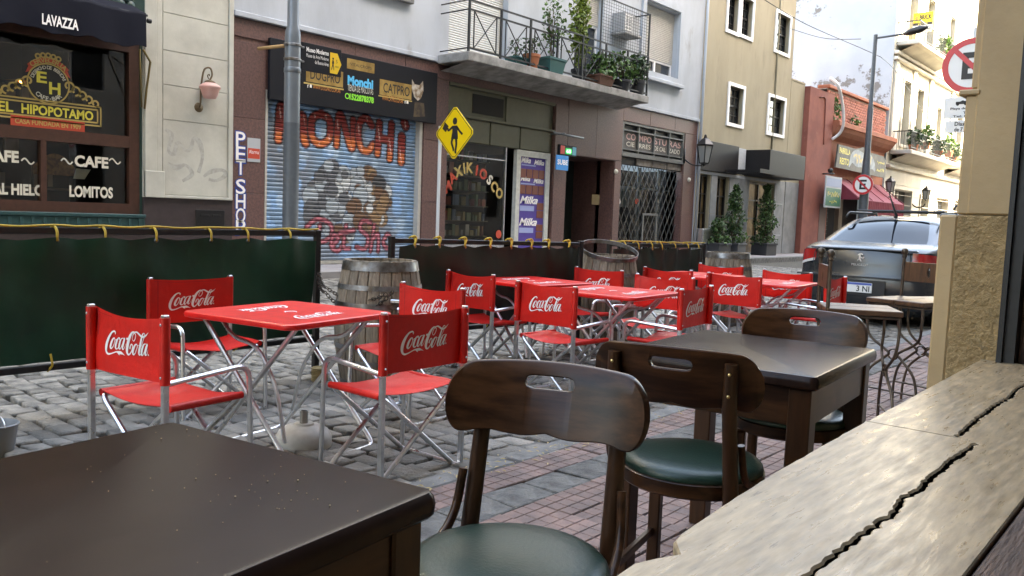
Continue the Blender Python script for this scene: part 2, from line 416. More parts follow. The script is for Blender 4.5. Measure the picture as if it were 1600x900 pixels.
for k, (x, y, i, j) in enumerate(tl):
    q = seen((x, y, SW))
    if q and not under_dark_table(q): near.append((q[2], k))
near.sort(); nearset = {k for _, k in near[:300]}
rest = MB(); sl = MB()
gs = [MB() for _ in range(5)]; gme = []
for b in gs:
    V = []
    for zz, e in ((-.02, 0), (-.004, 0), (0, -.006)):
        for sx, sy in ((-1, -1), (1, -1), (1, 1), (-1, 1)):
            V.append((sx*(.097+e)+random.uniform(-.008, .004), sy*(.127+e)+random.uniform(-.014, .004), zz))
    b.add(V, [(k*4+i, k*4+(i+1) % 4, k*4+4+(i+1) % 4, k*4+4+i) for k in range(2) for i in range(4)]+[(8, 9, 10, 11)])
    me = b.mesh('grey_slab'); me.materials.append(m_slab); gme.append(me)
yy = .3; n_ = 0
while yy < 8:
    o = bpy.data.objects.new('grey_slab', random.choice(gme)); col.objects.link(o); o.parent = pave
    o.location = (x0+.3, yy, SW+random.uniform(-.006, .006)); o.rotation_euler = (random.uniform(-.03, .03), random.uniform(-.03, .03), random.uniform(-.08, .08)); yy += .26
for k, (x, y, i, j) in enumerate(tl):
    if i == 1 and y < 8: continue
    dz = random.gauss(0, .0018)
    if k in nearset:
        o = bpy.data.objects.new('pavement_tile', tme); col.objects.link(o); o.parent = pave
        o.location = (x, y, SW+dz); o.rotation_euler = (random.gauss(0, .008), random.gauss(0, .008), random.choice((0, math.pi/2, math.pi))+random.gauss(0, .006))
    else: tile_mesh(rest, x, y, SW+dz)
tag(rest.ob('pavement_tiles', m_tile_far, pave), kind='stuff')
g = MB(); g.add([(x0, 11.2, SW-.004), (-.45, 11.2, SW-.004), (-.45, 60, SW-.004), (x0, 60, SW-.004)], [(0, 1, 2, 3)]); g.ob('tile_run', m_tile_far, pave)
g = MB(); rq = random.Random(4); xs9 = [(-.36+.05*math.sin(k*.9)+rq.uniform(-.03, .03)) for k in range(80)]
for k in range(79):
    ya, yb = -1+.22*k, -1+.22*(k+1); g.add([(KERBN+xs9[k], ya, .004), (KERBN, ya, .03), (KERBN, yb, .03), (KERBN+xs9[k+1], yb, .004)], [(0, 1, 2, 3)])
tag(g.ob('concrete_gutter', M('worn_concrete', (.17, .158, .14), .8, c2=(.095, .088, .078), ns=4, var=.3, bump=.5, bs=25)), kind='structure')
# litter: straw and leaf crumbs along the kerb
lt = MB()
for _ in range(420):
    yy = random.uniform(1.2, 7); xx = x0-.03+abs(random.gauss(0, .07))*random.choice((-1, 1)); a = random.uniform(0, 6.3); ln = random.uniform(.006, .022)
    z = SW+.004; c_, s_ = math.cos(a)*ln, math.sin(a)*ln; wv = .0025
    lt.add([(xx-c_, yy-s_, z), (xx+s_*.25, yy-c_*.25, z+.004), (xx+c_, yy+s_, z+.001), (xx-s_*.25, yy+c_*.25, z+.003)], [(0, 1, 2, 3)])
m_straw = M('dry_straw', (.45, .33, .14), .8)
tag(lt.ob('litter', m_straw), label='dry straw and leaf crumbs scattered along the near kerb', cat='litter', kind='stuff')
# far pavement
g = MB(); g.cbox(-14.6, KERBF, -20, 140, -.2, .15, .015)
fpave = tag(g.ob('far_pavement', m_fwalk), kind='structure')
kb = MB(); kb.cbox(-.15, .15, -.595, .595, -.3, .0, .012); kme = kb.mesh('kerb_stone'); kme.materials.append(m_kerb)
for k in range(30):
    o = bpy.data.objects.new('kerb_stone', kme); col.objects.link(o); o.parent = fpave; o.location = (KERBF+.05, 12+1.2*k, .155)

# ---------------------------------------------------------------- the cafe we sit in: sill, pillar, window frame, walls
LZ = .90
CR = [(-.325, -1.2), (-.322, .5), (-.319, .887), (-.317, .93), (-.318, .989), (-.317, 1.043), (-.316, 1.1), (-.316, 1.126), (-.31, 1.166), (-.316, 1.21),
      (-.322, 1.265), (-.316, 1.279), (-.316, 1.342), (-.32, 1.392), (-.319, 1.472), (-.32, 1.574), (-.314, 1.695), (-.355, 1.72), (-.355, 1.764), (-.36, 1.888),
      (-.362, 2.087), (-.357, 2.236), (-.365, 2.409), (-.357, 2.5), (-.34, 2.62), (-.335, 2.85)]
GAP = [0.0029, 0.0029, 0.0029, 0.0036, 0.004, 0.0043, 0.0047, 0.0047, 0.005, 0.005, 0.0043, 0.0065, 0.0072, 0.0068, 0.0072, 0.0076, 0.0043, 0.0029, 0.0065, 0.0076, 0.0079, 0.0076, 0.0065, 0.0058, 0.0043, 0.0036]
d = []
for i in range(len(CR)-1):                       # ragged detail between the points
    (xa, ya), (xb, yb) = CR[i], CR[i+1]; n = max(1, int((yb-ya)/.008)) if ya > .8 else 1
    for k in range(n):
        t = k/n; d.append((xa+(xb-xa)*t+(random.gauss(0, .0015) if k else 0), ya+(yb-ya)*t, GAP[i]+(GAP[i+1]-GAP[i])*t+random.uniform(-.001, .0025)))
d.append((*CR[-1], GAP[-1]))
fl = lambda a, b, dd: (a, b, dd)
edge_x = lambda y_: float(np.interp(y_, [-1.2, .6, .74, .82, 1.21, 1.6, 2.85], [-.44, -.455, -.468, -.474, -.5, -.511, -.535]))
outer = [(edge_x(yv)+random.gauss(0, .0006), yv) for yv in np.arange(2.85, -1.21, -.03)]
chip = [(x if not (.80 < y < .875) else x+.028*math.sin((y-.80)/.075*math.pi), y) for x, y in outer]
m_grimeshade = M('grime_and_shade', (.004, .003, .0025), 1.0)  # crack grime, taken to near black for the shade down inside
def slab(poly, name, z0, z1, mat, par, bev=.004, crack=None):
    b = MB(); n = len(poly); A = sum(poly[i][0]*poly[(i+1) % n][1]-poly[(i+1) % n][0]*poly[i][1] for i in range(n))
    if A < 0: poly = poly[::-1]
    ins = []
    for i in range(n):
        p, q, r_ = Vector(poly[i-1]), Vector(poly[i]), Vector(poly[(i+1) % n]); t = (r_-p)
        t = t.normalized() if t.length > 1e-9 else Vector((1, 0)); ins.append((q.x-t.y*bev, q.y+t.x*bev))
    V = [(x, y, z0) for x, y in poly]+[(x, y, z1-bev) for x, y in poly]+[(x, y, z1) for x, y in ins]
    F = [(i, (i+1) % n, n+(i+1) % n, n+i) for i in range(n)]+[(n+i, n+(i+1) % n, 2*n+(i+1) % n, 2*n+i) for i in range(n)]
    F += [tuple(2*n+i for i in range(n))]
    b.add(V, F); me = b.mesh(name); me.materials.append(mat); me.materials.append(m_grimeshade)
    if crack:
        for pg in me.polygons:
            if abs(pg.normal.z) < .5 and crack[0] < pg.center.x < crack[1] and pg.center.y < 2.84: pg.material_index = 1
    return link(name, me, None, par)
sill = thing('window_sill', 'long cracked cream stone window sill in the right foreground', 'window sill', (0, 0, 0))
JY = 1.708
for lo_, hi_, dz_ in ((-1.3, JY-.001, 0), (JY+.001, 3, -.0008)):
    A_ = [(x, y) for x, y in chip if lo_ < y < hi_]; D_ = [(x, y) for x, y, g_ in d if lo_ < y < hi_]
    if hi_ < 3: A_ = [(edge_x(JY), JY-.001)]+A_; D_ = D_+[(D_[-1][0], JY-.001)]
    else: A_ = A_+[(edge_x(JY), JY+.001)]; D_ = [(D_[0][0], JY+.001)]+D_
    slab(A_+D_, 'stone_slab', LZ-.05, LZ+dz_, m_ledge, sill, .003, (-.40, -.2))
inner = [(x+g_, y) for x, y, g_ in d]
slab(inner+[(-.19, 2.85), (-.19, -1.2)], 'stone_slab', LZ-.05, LZ-.0015, m_ledge, sill, .002, (-.40, -.25))
b = MB(); b.box(-.5, -.2, -1.2, 2.85, LZ-.13, LZ-.052); b.ob('mortar_bed', m_grimeshade, sill)  # bed coloured black so it looks shaded beneath the crack
b = MB(); b.cbox(-.188, -.02, -1.2, 2.7, LZ-.06, LZ-.004, .006); b.ob('inner_board', m_oldwood, sill)
cafe = thing('cafe_front', 'ochre painted pillar and dark window frame at the right edge', 'building', (0, 0, 0))
b = MB(); b.box(-.52, -.14, -3, 2.9, SW-.1, LZ-.13); b.ob('wall', m_plaster, cafe)
PY = 2.86
def rough_face(name, x0, x1, z0, z1, y0, y1, amp, mat, nx=48, nz=130):
    b = MB()
    b.grid(nx, nz, lambda u, v: (x0+(x1-x0)*u, y0-(random.random()*amp if 0 < u < 1 and 0 < v < 1 else 0), z0+(z1-z0)*v))
    b.box(x0, x1, y0+.001, y1, z0, z1); return b.ob(name, mat, cafe, smooth=True, angle=50)
rough_face('rough_plinth', -.632, -.49, LZ-.3, 1.335, PY-.004, PY+.6, .0028, m_rough)
b = MB(); b.cbox(-.685, -.634, PY+.002, PY+.6, SW, 1.335, .006); b.ob('plinth_edge', m_plaster, cafe)
b = MB(); b.cbox(-.612, -.49, PY+.004, PY+.6, 1.337, 3.2, .006); b.cbox(-.628, -.60, PY+.010, PY+.6, 1.72, 3.2, .005); b.cbox(-.64, -.605, PY+.008, PY+.6, 1.337, 1.70, .005); b.cbox(-.660, -.60, PY+.0, PY+.5, 1.70, 1.718, .004); b.ob('pillar', m_plaster, cafe)
b = MB(); b.box(-.489, -.445, PY-.03, PY+.05, LZ, 3.0); b.box(-.489, -.475, PY-.05, PY-.03, LZ, 3.0); b.ob('window_frame', m_iron, cafe)
b = MB(); b.box(-.444, .6, PY+.03, PY+.6, LZ-.3, 3.0); b.ob('inner_wall', m_oldwood, cafe)
b = MB(); b.box(-.62, .0, -3, PY+.6, 3.0, 4.2); b.ob('lintel', m_plaster, cafe)
# the room behind the camera and the row of houses on our side (unseen, heights set so they shade the street)
b = MB(); b.box(5, 5.2, -4, 3.5, 0, 3.2); b.box(-.5, 5, -4.2, -4, 0, 3.2); b.box(.6, 5, PY+.2, PY+.4, 0, 3.2); b.box(-.5, 5.2, -4.2, 3.5, 3.2, 3.4); b.box(-.1, 5, -4, 3.4, -.05, SW)
tag(b.ob('cafe_room', m_room), kind='structure')
m_ours = M('sooty_plaster', (.42, .38, .32), .85, c2=(.3, .27, .23), ns=.7)
def block(name, x0, x1, y0, y1, z0, z1, label):
    b = MB(); holes = []
    n = max(1, int((y1-y0)/3)); st = max(1, int((z1-z0-1)/3.6))
    for i in range(n):
        for k in range(st):
            yc = y0+(i+.5)*(y1-y0)/n; zc = z0+1.2+k*3.6; holes.append((yc-.5, yc+.5, zc, zc+2))
    for (a, bb, c, dd) in holes: pass
    t = thing(name, label, 'building', (0, 0, 0))
    w_ = MB(); wall(w_, y0, y1, z0, z1, holes, x1, .25)
    for v in range(len(w_.v)): pass
    w_.v = [(x0+(x1-p[0]), p[1], p[2]) for p in w_.v]
    w_.add([(x0, y0, z0), (x1, y0, z0), (x1, y0, z1), (x0, y0, z1)], [(0, 1, 2, 3)]); w_.add([(x0, y1, z0), (x1, y1, z0), (x1, y1, z1), (x0, y1, z1)], [(0, 1, 2, 3)])
    w_.add([(x0, y0, z1), (x1, y0, z1), (x1, y1, z1), (x0, y1, z1)], [(0, 1, 2, 3)]); w_.add([(x1, y0, z0), (x1, y1, z0), (x1, y1, z1), (x1, y0, z1)], [(0, 1, 2, 3)])
    w_.ob('wall', m_ours, t)
    gl = MB()
    for (a, bb, c, dd) in holes: gl.add([(x0+.2, a, c), (x0+.2, bb, c), (x0+.2, bb, dd), (x0+.2, a, dd)], [(0, 1, 2, 3)])
    gl.ob('window_glass', m_black, t); return t
block('corner_house', -.6, 12, -34, 3.4, 4.2, 23, 'storeys of the corner house above the cafe window')
block('town_house', -.6, 12, 3.46, 26, .0, 24, 'tall plastered house beyond the ochre pillar on our side')
block('tall_house', -.6, 12, 26.1, 51.5, .0, 25, 'taller plastered house further down our side')
block('narrow_house', -.6, 12, 51.6, 58, .0, 20, 'narrow house before the low end house on our side')
block('end_house', -.6, 12, 58.1, 80, .0, 8, 'low end house on our side of the street')
b = MB(); b.box(-16, -4.5, -62, -50, 0, 14); b.box(-3, 14, -62, -50, 0, 10)  # unseen blocks added to dim sky reflections, gap left for a bright streak
tag(b.ob('reflection_block', m_ours), 'plastered house closing the street behind the camera', 'building')
# ---------------------------------------------------------------- script logo (flat print), traced as brush strokes
LOGO = [
 [(470,292,16),(474,262,24),(445,248,26),(380,270,30),(310,340,45),(255,430,60),(226,520,62),(235,590,45),(280,622,34),(350,612,22),(430,585,17),(500,562,20),(560,562,38),(612,562,46),(660,572,22),(712,592,3)],
 [(535,560,30),(560,585,26),(585,604,5)],
 [(452,350,15),(415,368,26),(370,430,42),(343,500,44),(360,526,28),(400,505,15),(440,450,13),(462,390,15),(452,350,14)],
 [(462,385,9),(500,372,8),(535,352,7)],
 [(572,362,20),(588,338,22),(555,340,18),(520,380,34),(490,440,42),(478,490,38),(500,516,22),(545,495,11),(595,440,7)],
 [(690,325,12),(640,338,16),(600,385,34),(575,450,40),(566,490,34),(590,506,18),(632,460,11),(682,370,12)],
 [(722,318,34),(684,400,40),(655,470,36),(663,502,20),(700,480,9),(748,400,5)],
 [(765,326,34),(805,318,34)],
 [(928,335,10),(914,300,11),(945,232,13),(985,212,14),(1003,240,13),(985,292,13),(952,332,12),(928,335,10)],
 [(985,195,16),(930,203,28),(870,260,46),(815,350,58),(776,450,60),(765,520,52),(790,562,32),(832,550,20),(882,490,16),(908,420,17),(892,392,18),(858,420,22),(838,472,26)],
 [(985,195,18),(1040,188,26),(1090,213,32),(1132,236,34),(1180,242,30),(1240,215,22),(1304,160,3)],
 [(1012,374,15),(970,395,28),(930,450,40),(903,510,42),(915,547,28),(952,530,15),(992,470,13),(1022,410,15),(1012,374,13)],
 [(1015,395,8),(1050,390,7),(1080,375,6)],
 [(1212,182,12),(1180,195,18),(1140,260,30),(1100,360,40),(1066,450,44),(1048,510,36),(1064,537,20),(1102,510,9)],
 [(1212,182,12),(1216,208,12),(1182,280,10),(1112,400,7)],
 [(1225,345,12),(1185,355,18),(1150,400,34),(1120,460,40),(1108,512,36),(1130,532,18),(1172,480,11),(1218,390,12)],
 [(1262,342,32),(1222,420,40),(1194,490,36),(1204,522,20),(1240,490,9),(1268,430,5)],
 [(1255,507,24),(1275,507,24)]]
def logo(mb, fr, wd):
    k = wd/1110.0
    for st in LOGO: ribbon(mb, [((x-755)*k, (400-y-(x-755)*.02)*k, w_*k) for x, y, w_ in st], fr, 5)

# ---------------------------------------------------------------- folding director's chairs
def sag(x, z): return .014*(1-(x/.27)**2)*(1-.25*z)
def make_chair(var):
    b = thing('folding_chair', 'x', 'chair')
    W, BY = .265, -.22
    for s in (-1, 1):
        p = MB(); p.cbox(s*W-.0115, s*W+.0115, BY-.014, BY+.014, 0, .825, .003); p.ob('back_post', m_alu, b)
        a = MB(); a.tube(smooth_path([(s*W, BY+.01, .535), (s*(W+.002), .21, .565), (s*(W+.004), .225, 0)], .075, 6), .0125, 9); a.ob('arm_and_front_leg', m_alu, b, smooth=True, angle=40)
        lp = [(-s*.235, -.19, .018), (s*.245, -.19, .425), (s*.245, .19, .425), (-s*.235, .19, .018)]
        lp = smooth_path(lp, .06, 5)
        x = MB(); x.tube(lp, .0128, 8); x.tube([(-s*.235, -.24, .015), (-s*.235, .24, .015)], .0125, 8); x.ob('cross_leg', m_alu, b, smooth=True, angle=40)
    rng2 = random.Random(var*13+5)
    ph = rng2.uniform(0, 6); cr = rng2.uniform(.003, .008)
    def dep(x, z): return BY+.019-sag(x, 0)*(.6+.8*rng2_s)+cr*math.sin(9*x+ph)*math.sin(14*z+ph*.7)
    rng2_s = rng2.uniform(0, 1)
    top = lambda x: .815-.016*(1-(x/.275)**2)*(.3+1.6*rng2_s)
    N, Mv = 28, 8; f_ = MB()
    def back_pt(u, v, off):
        x = -.27+.54*u; z = .535+(top(x)-.535)*v; return (x, dep(x, z)+off, z)
    f_.grid(N, Mv, lambda u, v: back_pt(u, v, .0016)); n0 = len(f_.v)
    f_.grid(N, Mv, lambda u, v: back_pt(1-u, v, -.0016)); 
    for s in (0, 1):    # the canvas tunnels round the posts
        xs_ = -.265 if s == 0 else .265; f_.tube([(xs_, BY, .533), (xs_, BY, .68), (xs_, BY, .813)], .0215, 12)
    bk = f_.ob('back_canvas', m_red, b, smooth=True, angle=60)
    sm = MB()
    for xx in (-.225, .225): sm.grid(1, 10, lambda u, v: (xx-.0018+.0036*u, dep(xx, .6)+.0035, .54+(top(xx)-.545)*v))
    for vv in (.04, .95): sm.grid(24, 1, lambda u, v: (-.25+.5*u, dep(-.25+.5*u, .6)+.0035, .535+(top(-.25+.5*u)-.535)*vv+.002*v))
    sm.ob('seam', M_seam, bk)
    for sd_ in (1, -1):
        l_ = MB(); logo(l_, lambda a, c, d: (sd_*-a, dep(-sd_*a, .68+c)+sd_*.005, .677+c), .31); l_.ob('script_lettering', m_white if sd_ > 0 else m_white, bk)
    rv = MB()
    for s in (-1, 1):
        for z in (.565, .785): rv.lathe([(0, .003), (.005, .002), (.006, 0)], 8, m=T(s*.265, BY-.021, z, rx=R(90)))
    rv.ob('rivet', m_alu, bk)
    st = MB(); ph2 = rng2.uniform(0, 6)
    sz = lambda u, v: .437-.034*math.sin(math.pi*u)*(.8+.2*math.sin(2*math.pi*v+ph2))-.004*math.sin(13*u+ph2)*math.sin(7*v)
    st.grid(16, 12, lambda u, v: (-.255+.51*u, -.185+.37*v, sz(u, v))); st.grid(16, 12, lambda u, v: (.255-.51*u, -.185+.37*v, sz(1-u, v)-.003))
    for s in (-1, 1): st.tube([(s*.247, -.187, .425), (s*.247, 0, .424), (s*.247, .187, .425)], .0165, 10)
    st.ob('seat_canvas', m_red, b, smooth=True, angle=60)
    return b
M_seam = M('canvas_seam', (.36, .008, .012), .6)
protos = [make_chair(k) for k in range(4)]
CH = [  # x, y of the back, heading of the sitter, height trim, label
 (-3.53, 1.62, 8, 'red folding chair seen from behind, nearest the camera left of the first red table'),
 (-4.98, 2.70, -92, 'red folding chair against the long green barrier, behind the first red table'),
 (-2.87, 2.75, 90, 'red folding chair at the kerb with its darker back to us, nearest the street edge'),
 (-3.84, 3.72, 182, 'red folding chair half hidden between first red table and the leftmost barrel'),
 (-4.57, 4.85, -4, 'red folding chair with sagging back just right of the leftmost barrel'),
 (-3.57, 4.56, -3, 'red folding chair with wrinkled back directly behind the front wooden chair'),
 (-4.45, 6.48, 178, 'red folding chair facing us in front of the barrel with the loose hoop'),
 (-3.62, 6.27, 183, 'red folding chair facing us at the far side of the thin edged red table'),
 (-4.18, 7.29, -2, 'red folding chair almost hidden behind another red chair before the third barrier'),
 (-2.86, 5.42, 95, 'red folding chair turned sideways at the kerb beyond the wooden table'),
 (-3.42, 7.18, -4, 'red folding chair with its back to us in front of the third barrel'),
 (-4.32, 8.72, 176, 'red folding chair closest to the third barrel, facing us'),
 (-3.42, 8.42, 172, 'red folding chair facing us just left of the parked grey car'),
 (-2.74, 7.92, 92, 'small dark looking red folding chair seen past the left bar stool')]
for k, (x, y, h, lab) in enumerate(CH):
    pr = protos[k % 4]
    o = pr if k < 4 else copy_tree(pr)
    a = R(h); o.rotation_euler = (0, 0, a)
    o.location = (x-(-.22)*-math.sin(a), y-(-.22)*math.cos(a), 0)
    o['label'] = lab; o['group'] = 'red folding chairs on the cobbles'

# ---------------------------------------------------------------- red folding tables
def make_table():
    t = thing('folding_table', 'x', 'table'); S = .385
    b = MB(); pr = []
    for q in range(4):
        cx, cy = ((1, 1), (-1, 1), (-1, -1), (1, -1))[q]
        for k in range(6):
            a = math.pi/2*q+math.pi/2*k/5; pr.append((cx*(S-.05)+.05*math.cos(a), cy*(S-.05)+.05*math.sin(a)))
    lay = [(.97, .708), (1.0, .712), (1.008, .724), (1.0, .735), (.985, .739), (.965, .7385), (.93, .7365)]
    n = len(pr); V = [(x*s, y*s, z) for s, z in lay for x, y in pr]
    F = [(j*n+i, j*n+(i+1) % n, (j+1)*n+(i+1) % n, (j+1)*n+i) for j in range(len(lay)-1) for i in range(n)]
    F += [tuple((len(lay)-1)*n+i for i in range(n)), tuple(range(n))[::-1]]
    b.add(V, F); tp = b.ob('table_top', m_redtop, t, smooth=True, angle=35)
    for sg in (1, -1):
        l_ = MB(); logo(l_, lambda a, c, d: (-sg*(c*1.0-.19)*1, sg*a, .7385), .34); l_.ob('script_lettering', m_white, tp)
    c = MB(); c.lathe([(.026, .7368), (.029, .7385), (.033, .7368)], 16, a0=.3, a1=4.6); c.ob('parasol_hole', m_white, tp)
    for s in (-1, 1):
        f = MB(); yy = .30 if s > 0 else .262
        f.tube(smooth_path([(-s*.30, -yy, .70), (s*.33, -yy, .012), (s*.33, yy, .012), (-s*.30, yy, .70)], .05, 5), .0135, 9)
        f.tube([(-s*.30, -yy, .70), (-s*.30, yy, .70)], .009, 8); f.ob('leg_frame', m_alu, t, smooth=True, angle=40)
    for s in (-1, 1):
        f = MB(); f.tube(smooth_path([(s*.30, s*.21, .705), (s*.19, s*.21, .60), (s*.02, s*.21, .585), (-s*.14, s*.23, .40), (-s*.24, s*.262, .13)], .09, 6), .011, 8); f.ob('brace', m_alu, t, smooth=True, angle=40)
    return t
tb0 = make_table()
TB = [(-3.70, 2.56, 10, 'red table with white script print, nearest table on the cobbles'),
      (-4.48, 5.52, -6, 'red table against the middle barrier, behind the sagging chair'),
      (-3.55, 5.38, 4, 'red table seen almost edge on between two red chairs, mid street'),
      (-4.24, 8.02, 0, 'red table mostly hidden in front of the third barrel'),
      (-3.36, 7.80, 6, 'small looking red table seen edge on left of the parked car')]
for k, (x, y, h, lab) in enumerate(TB):
    o = tb0 if k == 0 else copy_tree(tb0)
    o.location = (x, y, 0); o.rotation_euler = (0, 0, R(h)); o['label'] = lab; o['group'] = 'red folding tables'

# ---------------------------------------------------------------- dark wooden tables on the pavement
def wood_table(x, y, rz, lx, ly, label):
    t = thing('wooden_table', label, 'table', (x, y, SW), rz, 'dark wooden tables')
    b = MB(); V = []; n = 0; hx, hy = lx/2, ly/2
    prof = [(-.006, .71), (0, .716), (.002, .73), (-.001, .742), (-.007, .749), (-.012, .75)]
    def ring(e):
        out = []; r_ = .022
        for q in range(4):
            cx, cy = ((1, 1), (-1, 1), (-1, -1), (1, -1))[q]
            for k in range(5):
                a = math.pi/2*q+math.pi/2*k/4; out.append((cx*(hx-r_)+(r_+e)*math.cos(a), cy*(hy-r_)+(r_+e)*math.sin(a)))
        return out
    for e, z in prof: r_ = ring(e); n = len(r_); V += [(a, c, z) for a, c in r_]
    F = [(j*n+i, j*n+(i+1) % n, (j+1)*n+(i+1) % n, (j+1)*n+i) for j in range(len(prof)-1) for i in range(n)]+[tuple((len(prof)-1)*n+i for i in range(n)), tuple(range(n))[::-1]]
    b.add(V, F); b.ob('table_top', m_woodtop, t, smooth=True, angle=30)
    for sx in (-1, 1):
        b = MB(); b.cbox(sx*(hx-.035)-.01, sx*(hx-.035)+.01, -hy+.08, hy-.08, .60, .708, .002); b.ob('apron', m_woody, t)
        b = MB(); b.cbox(-hx+.08, hx-.08, sx*(hy-.035)-.01, sx*(hy-.035)+.01, .60, .708, .002); b.ob('apron', m_wood, t)
        for sy in (-1, 1):
            b = MB(); b.cbox(sx*(hx-.05)-.032, sx*(hx-.05)+.032, sy*(hy-.05)-.032, sy*(hy-.05)+.032, 0, .709, .004); b.ob('leg', m_woodz, t)
    return t
wood_table(-1.115, .40, R(8), .64, .84, 'dark wooden table with crumbs in the bottom left foreground')
wood_table(-1.165, 2.60, R(5), .64, .74, 'dark wooden table in the middle of the pavement, before the bar stools')
cr = MB(); a7 = R(8)
for _ in range(70):
    u, v = random.uniform(-.29, .29), random.uniform(-.3, .4); s = random.choice((.0005, .0006, .0008, .0009, .0015))
    if random.random() < .4: u, v = random.gauss(.16, .07), random.gauss(.25, .06)
    if abs(u) > .29 or abs(v) > .4: continue
    cx, cy = -1.115+u*math.cos(a7)-v*math.sin(a7), .40+u*math.sin(a7)+v*math.cos(a7)
    cr.lathe([(0, 0), (s, s*.5), (s*.7, s*1.2), (0, s*1.5)], 5, (cx, cy, SW+.7502))
tag(cr.ob('crumbs', M('bread_crumb', (.36, .28, .16), .8)), label='tiny bread crumbs scattered over the foreground wooden table', cat='crumbs', kind='stuff')

# ---------------------------------------------------------------- bentwood bistro chairs
def make_bistro():
    t = thing('bistro_chair', 'x', 'chair')
    RAD = .52
    def bend(u, v, off):                    # u across, v height, wraps concave towards +Y (the sitter)
        a = u/RAD; return ((RAD-off)*math.sin(a), -.222-.03*(v-.70)/.12+RAD-(RAD-off)*math.cos(a)-.0, v)
    HW = .232
    def topz(u): return .845-.012*(u/HW)**2
    def botz(u): s = abs(u)/HW; return .694-.020*s*s-.007*math.sin(min(1, s*1.15)*2*math.pi)
    def edge(u):                             # rounded ends
        s = abs(u)/HW; c = (topz(u)+botz(u))/2; h = (topz(u)-botz(u))/2
        k = 1 if s < .72 else math.sqrt(max(0, 1-((s-.72)/.28)**2.2)); return c-h*k, c+h*k
    us = [HW*math.sin(math.pi/2*(-1+2*i/56)) for i in range(57)]
    us = sorted(set(us+[-.058, -.055, -.05, -.04, .04, .05, .055, .058]))
    def slot(u):
        c = .80
        if abs(u) >= .058: return c, c
        k = 1 if abs(u) < .04 else math.sqrt(max(0, 1-((abs(u)-.04)/.018)**2)); return c-.0145*k, c+.0145*k
    b = MB()
    for strip in (0, 1):
        pr = [(u, (edge(u)[0], max(edge(u)[0], min(slot(u)[0], edge(u)[1]))) if strip == 0 else (max(edge(u)[0], min(slot(u)[1], edge(u)[1])), edge(u)[1])) for u in us]
        V = []; ch = .003; th = .010
        for u, (a, c) in pr:
            m_ = min(ch, (c-a)/3); shut = abs(u) >= .058; ca, cc = (0 if strip == 1 and shut else ch), (0 if strip == 0 and shut else ch)
            ma, mc = min(m_, ca), min(m_, cc)
            for vv, off in ((a, -th+ca), (a+ma, -th), (c-mc, -th), (c, -th+cc), (c, th-cc), (c-mc, th), (a+ma, th), (a, th-ca)): V.append(bend(u, vv, off))
        n = len(pr)
        b.add(V, [(i*8+k, i*8+(k+1) % 8, (i+1)*8+(k+1) % 8, (i+1)*8+k) for i in range(n-1) for k in range(8)])
    b.ob('backrest', m_wood, t, smooth=True, angle=45)
    for s in (-1, 1):
        b = MB(); px = s*.155; yb = bend(px, .78, -.012)[1]
        b.tube([(s*.165, -.215, 0), (s*.160, -.185, .30), (s*.158, -.185, .46), (px, yb-.012, .70), (px, yb-.016, .815)], [.018, .02, .021, .019, .017], 10)
        lg = b.ob('rear_leg', m_woodz, t, smooth=True, angle=50)
        sc = MB()
        for z in (.735, .79): sc.lathe([(0, .004), (.004, .003), (.005, 0)], 8, m=T(px, yb-.031, z, rx=R(90)))
        sc.ob('screw', m_brass, lg)
        b = MB(); b.cbox(s*.145-.018, s*.145+.018, .125, .161, 0, .435, .004); b.ob('front_leg', m_woodz, t)
        b = MB(); b.tube(smooth_path([(s*.178, -.19, .60), (s*.186, -.17, .50), (s*.19, -.05, .455)], .06, 6), .010, 8); b.ob('bent_brace', m_wood, t, smooth=True, angle=50)
        b = MB(); b.cbox(s*.15-.009, s*.15+.009, -.18, .13, .19, .215, .003); b.ob('stretcher', m_woody, t)
    b = MB(); b.lathe([(.0, .432), (.197, .432), (.203, .438), (.203, .472), (.197, .476), (.185, .476)], 40); b.ob('seat_ring', m_wood, t, smooth=True, angle=40)
    b = MB(); b.lathe([(.197, .474), (.199, .480), (.196, .490), (.186, .4995), (.165, .505), (.12, .508), (.06, .509), (0, .509)], 40); b.ob('seat_pad', m_vinyl, t, smooth=True)
    return t
bc = make_bistro()
BC = [(-1.005, 1.20, 201, 'dark wooden chair with gleaming curved back, nearest the camera'),
      (-1.105, 2.12, 12, 'dark wooden chair turned away, its back and brass screws towards us'),
      (-1.14, 2.92, 194, 'dark wooden chair behind the middle wooden table, facing us')]
for k, (x, y, h, lab) in enumerate(BC):
    o = bc if k == 0 else copy_tree(bc); o.location = (x, y, SW); o.rotation_euler = (0, 0, R(h)); o['label'] = lab; o['group'] = 'bentwood bistro chairs'

